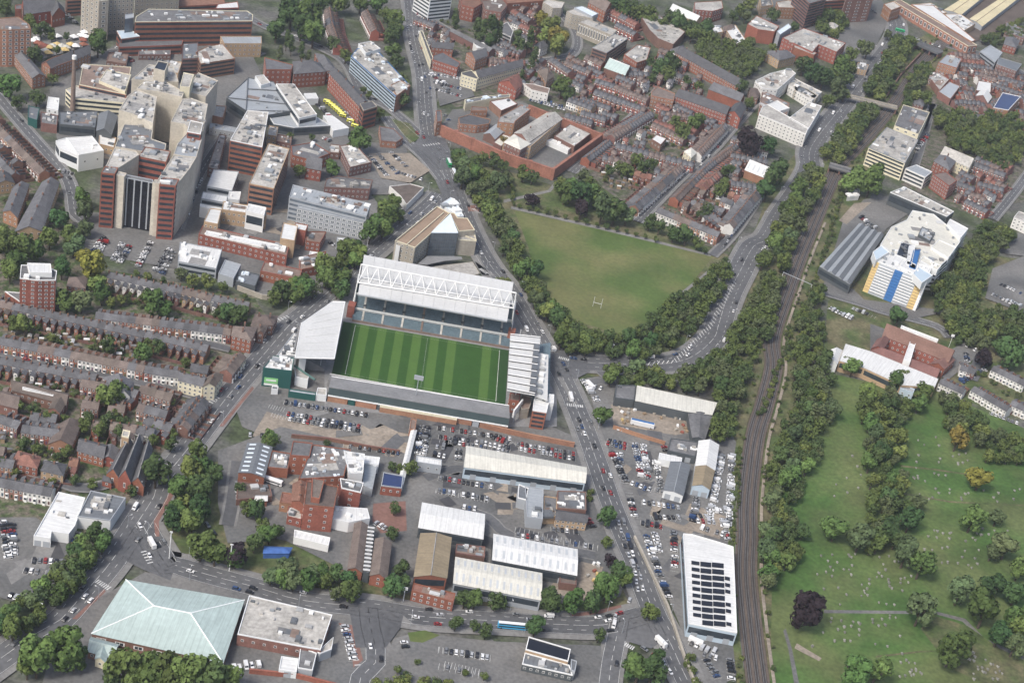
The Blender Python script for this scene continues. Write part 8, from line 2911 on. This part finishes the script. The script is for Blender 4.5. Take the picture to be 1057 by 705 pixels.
# tarpaulin and stacks in the yards
B('tarp_cover', 'blue tarpaulin heap under the trees below the brick works', 'tarpaulin', 'W 130,485 240,490 228,512 125,512', 3, 'h', 'tarp', 'tarp', rise=1.2)
its = []
for k in range(120):
    zone = rnd.choice(['Z 150,160 300,190', 'Z 310,190 400,205', 'Z 160,200 190,225', 'Z 380,230 430,260', 'Y 680,500 740,560'])
    a, c = T(zone)
    x, y = rnd.uniform(a[0], c[0]), rnd.uniform(a[1], c[1])
    p = P(x, y)
    if all((p - q['p']).length > 2.6 for q in its):
        its.append(dict(p=Vector((p.x, p.y, 0)), c=rnd.choice(['wood', 'wood', 'stone', 'white', 'yellow', 'white', 'brickred', 'concroof'])))
order_labels(its, 'in the builders yards', lambda t: dict(wood='brown', yellow='tan', white='white', brickred='red', concroof='grey', stone='buff')[t['c']] + ' stack of building materials')
for t in its:
    b = MB()
    for k in range(3):
        b.box(-1.2 + k * .02, 1.2 - k * .1, -.8 + k * .1, .8, -.05 + k * .42, .33 + k * .42)
    o = b.build('material_stack', [t['c']], None, t['p'])
    o.rotation_euler = (0, 0, rnd.uniform(0, 3))
    tag(o, t['label'], 'stack', 'stacks of building materials')
# sheds in the terrace gardens
sh = MB()
sh.hexa([(-1.4, -1, -1), (1.4, -1, -1), (1.4, 1, -1), (-1.4, 1, -1)], [(-1.4, -1, 1.9), (1.4, -1, 1.9), (1.4, 1, 1.9), (-1.4, 1, 1.9)], 0)
shm = sh.mesh('shed_wall', ['wood'])
SR = {}
for c in ('felt', 'metalwhite', 'tilebrown', 'concroof'):
    r = MB()
    r.slab([(-1.6, -1.2, 1.95), (1.6, -1.2, 1.95), (1.6, 0, 2.6), (-1.6, 0, 2.6)], .1)
    r.slab([(-1.6, 0, 2.6), (1.6, 0, 2.6), (1.6, 1.2, 1.95), (-1.6, 1.2, 1.95)], .1)
    SR[c] = r.mesh('shed_roof', [c])
hp_ = [h_['p'] for h_ in HOUSES]
for nm, s, n in (('gardens between the long terraces', 'M 0,170 705,300 705,390 0,250', 40), ('gardens above the low school', 'M 0,430 600,560 600,640 0,470', 18), ('gardens around the villas', 'a2 0,420 300,500 300,600 0,590', 14),
                 ('gardens behind the park terraces', 'E 60,330 400,380 300,480 100,420', 22), ('gardens of the inner terraces', 'E 250,150 560,230 480,280 260,230', 16), ('gardens of the right block', 'E 450,400 720,420 600,560 420,500', 22)):
    poly = [Vector((p.x, p.y)) for p in WP(s)]
    its = []
    tries = 0
    while len(its) < n and tries < 900:
        tries += 1
        p = Vector((rnd.uniform(min(q.x for q in poly), max(q.x for q in poly)), rnd.uniform(min(q.y for q in poly), max(q.y for q in poly))))
        if inside(p, poly) and all((p - q.to_2d()).length > 6.5 for q in hp_) and all((p - q['p'].to_2d()).length > 4 for q in its):
            its.append(dict(p=Vector((p.x, p.y, 0)), c=rnd.choice(['felt', 'felt', 'metalwhite', 'tilebrown', 'concroof'])))
    order_labels(its, 'in the ' + nm, lambda t: dict(felt='dark roofed', metalwhite='white roofed', tilebrown='brown roofed', concroof='grey roofed')[t['c']] + ' garden shed')
    for t in its:
        o = thing('garden_shed', t['label'], 'shed', t['p'], 'garden sheds', rnd.choice([.2, 1.77]) + rnd.gauss(0, .1), (rnd.uniform(.8, 1.4), rnd.uniform(.8, 1.3), 1))
        link('wall', shm, o)
        link('roof', SR[t['c']], o)
# gravestones
gm_ = MB()
gm_.box(-.4, .4, -.09, .09, -1, 1.0)
gm_.box(-.3, .3, -.085, .085, 1.0, 1.2)
gm_.box(-.5, .5, -.2, 1.9, -.9, .12)
GM = gm_.mesh('gravestone', ['gravestone'])
zones = ['d3 240,160 640,200 560,390 120,400', 'd3 640,60 1000,90 900,260 650,220', 'd3 180,430 600,430 560,560 160,560', 'd2 560,420 780,430 860,560 560,640', 'd3 560,580 680,590 640,690 540,690', 'd3 820,560 1000,640 960,700 840,700', 'd2 620,640 1050,640 1050,700 640,700', 'd2 300,380 400,420 400,690 260,690']
for s, n in zip(zones, (55, 40, 32, 26, 16, 26, 18, 8)):
    poly = [Vector((p.x, p.y)) for p in WP(s)]
    k = 0
    while k < n:
        p = Vector((rnd.uniform(min(q.x for q in poly), max(q.x for q in poly)), rnd.uniform(min(q.y for q in poly), max(q.y for q in poly))))
        if inside(p, poly):
            k += 1
            o = link('gravestone', GM, None, (p.x, p.y, 0))
            o.rotation_euler = (0, 0, .25 + rnd.gauss(0, .1))
            sc2 = rnd.uniform(.65, 1.0)
            o.scale = (sc2, sc2, sc2 * rnd.uniform(.8, 1.3))
            tag(o, 'small weathered pale gravestone standing in the cemetery grass', 'gravestone', 'gravestones in the cemetery')

# ------------------------------------------------------------------ air
HAZE = 0.00006
if HAZE:
    hb_ = MB()
    hb_.box(-4050, 4050, -1050, 6050, -2.2, 640)
    hz = bpy.data.materials.new('haze_air')
    hz.use_nodes = True
    hn = hz.node_tree
    hn.nodes.remove(hn.nodes['Principled BSDF'])
    pv = hn.nodes.new('ShaderNodeVolumePrincipled')
    pv.inputs['Color'].default_value = (.82, .87, .95, 1)
    pv.inputs['Density'].default_value = HAZE
    pv.inputs['Anisotropy'].default_value = 0.2
    hn.links.new(pv.outputs[0], hn.nodes['Material Output'].inputs['Volume'])
    MATS['haze_air'] = hz
    ho = hb_.build('haze', ['haze_air'])
    tag(ho, 'thin pale summer haze over the whole town', 'haze', None, 'stuff')
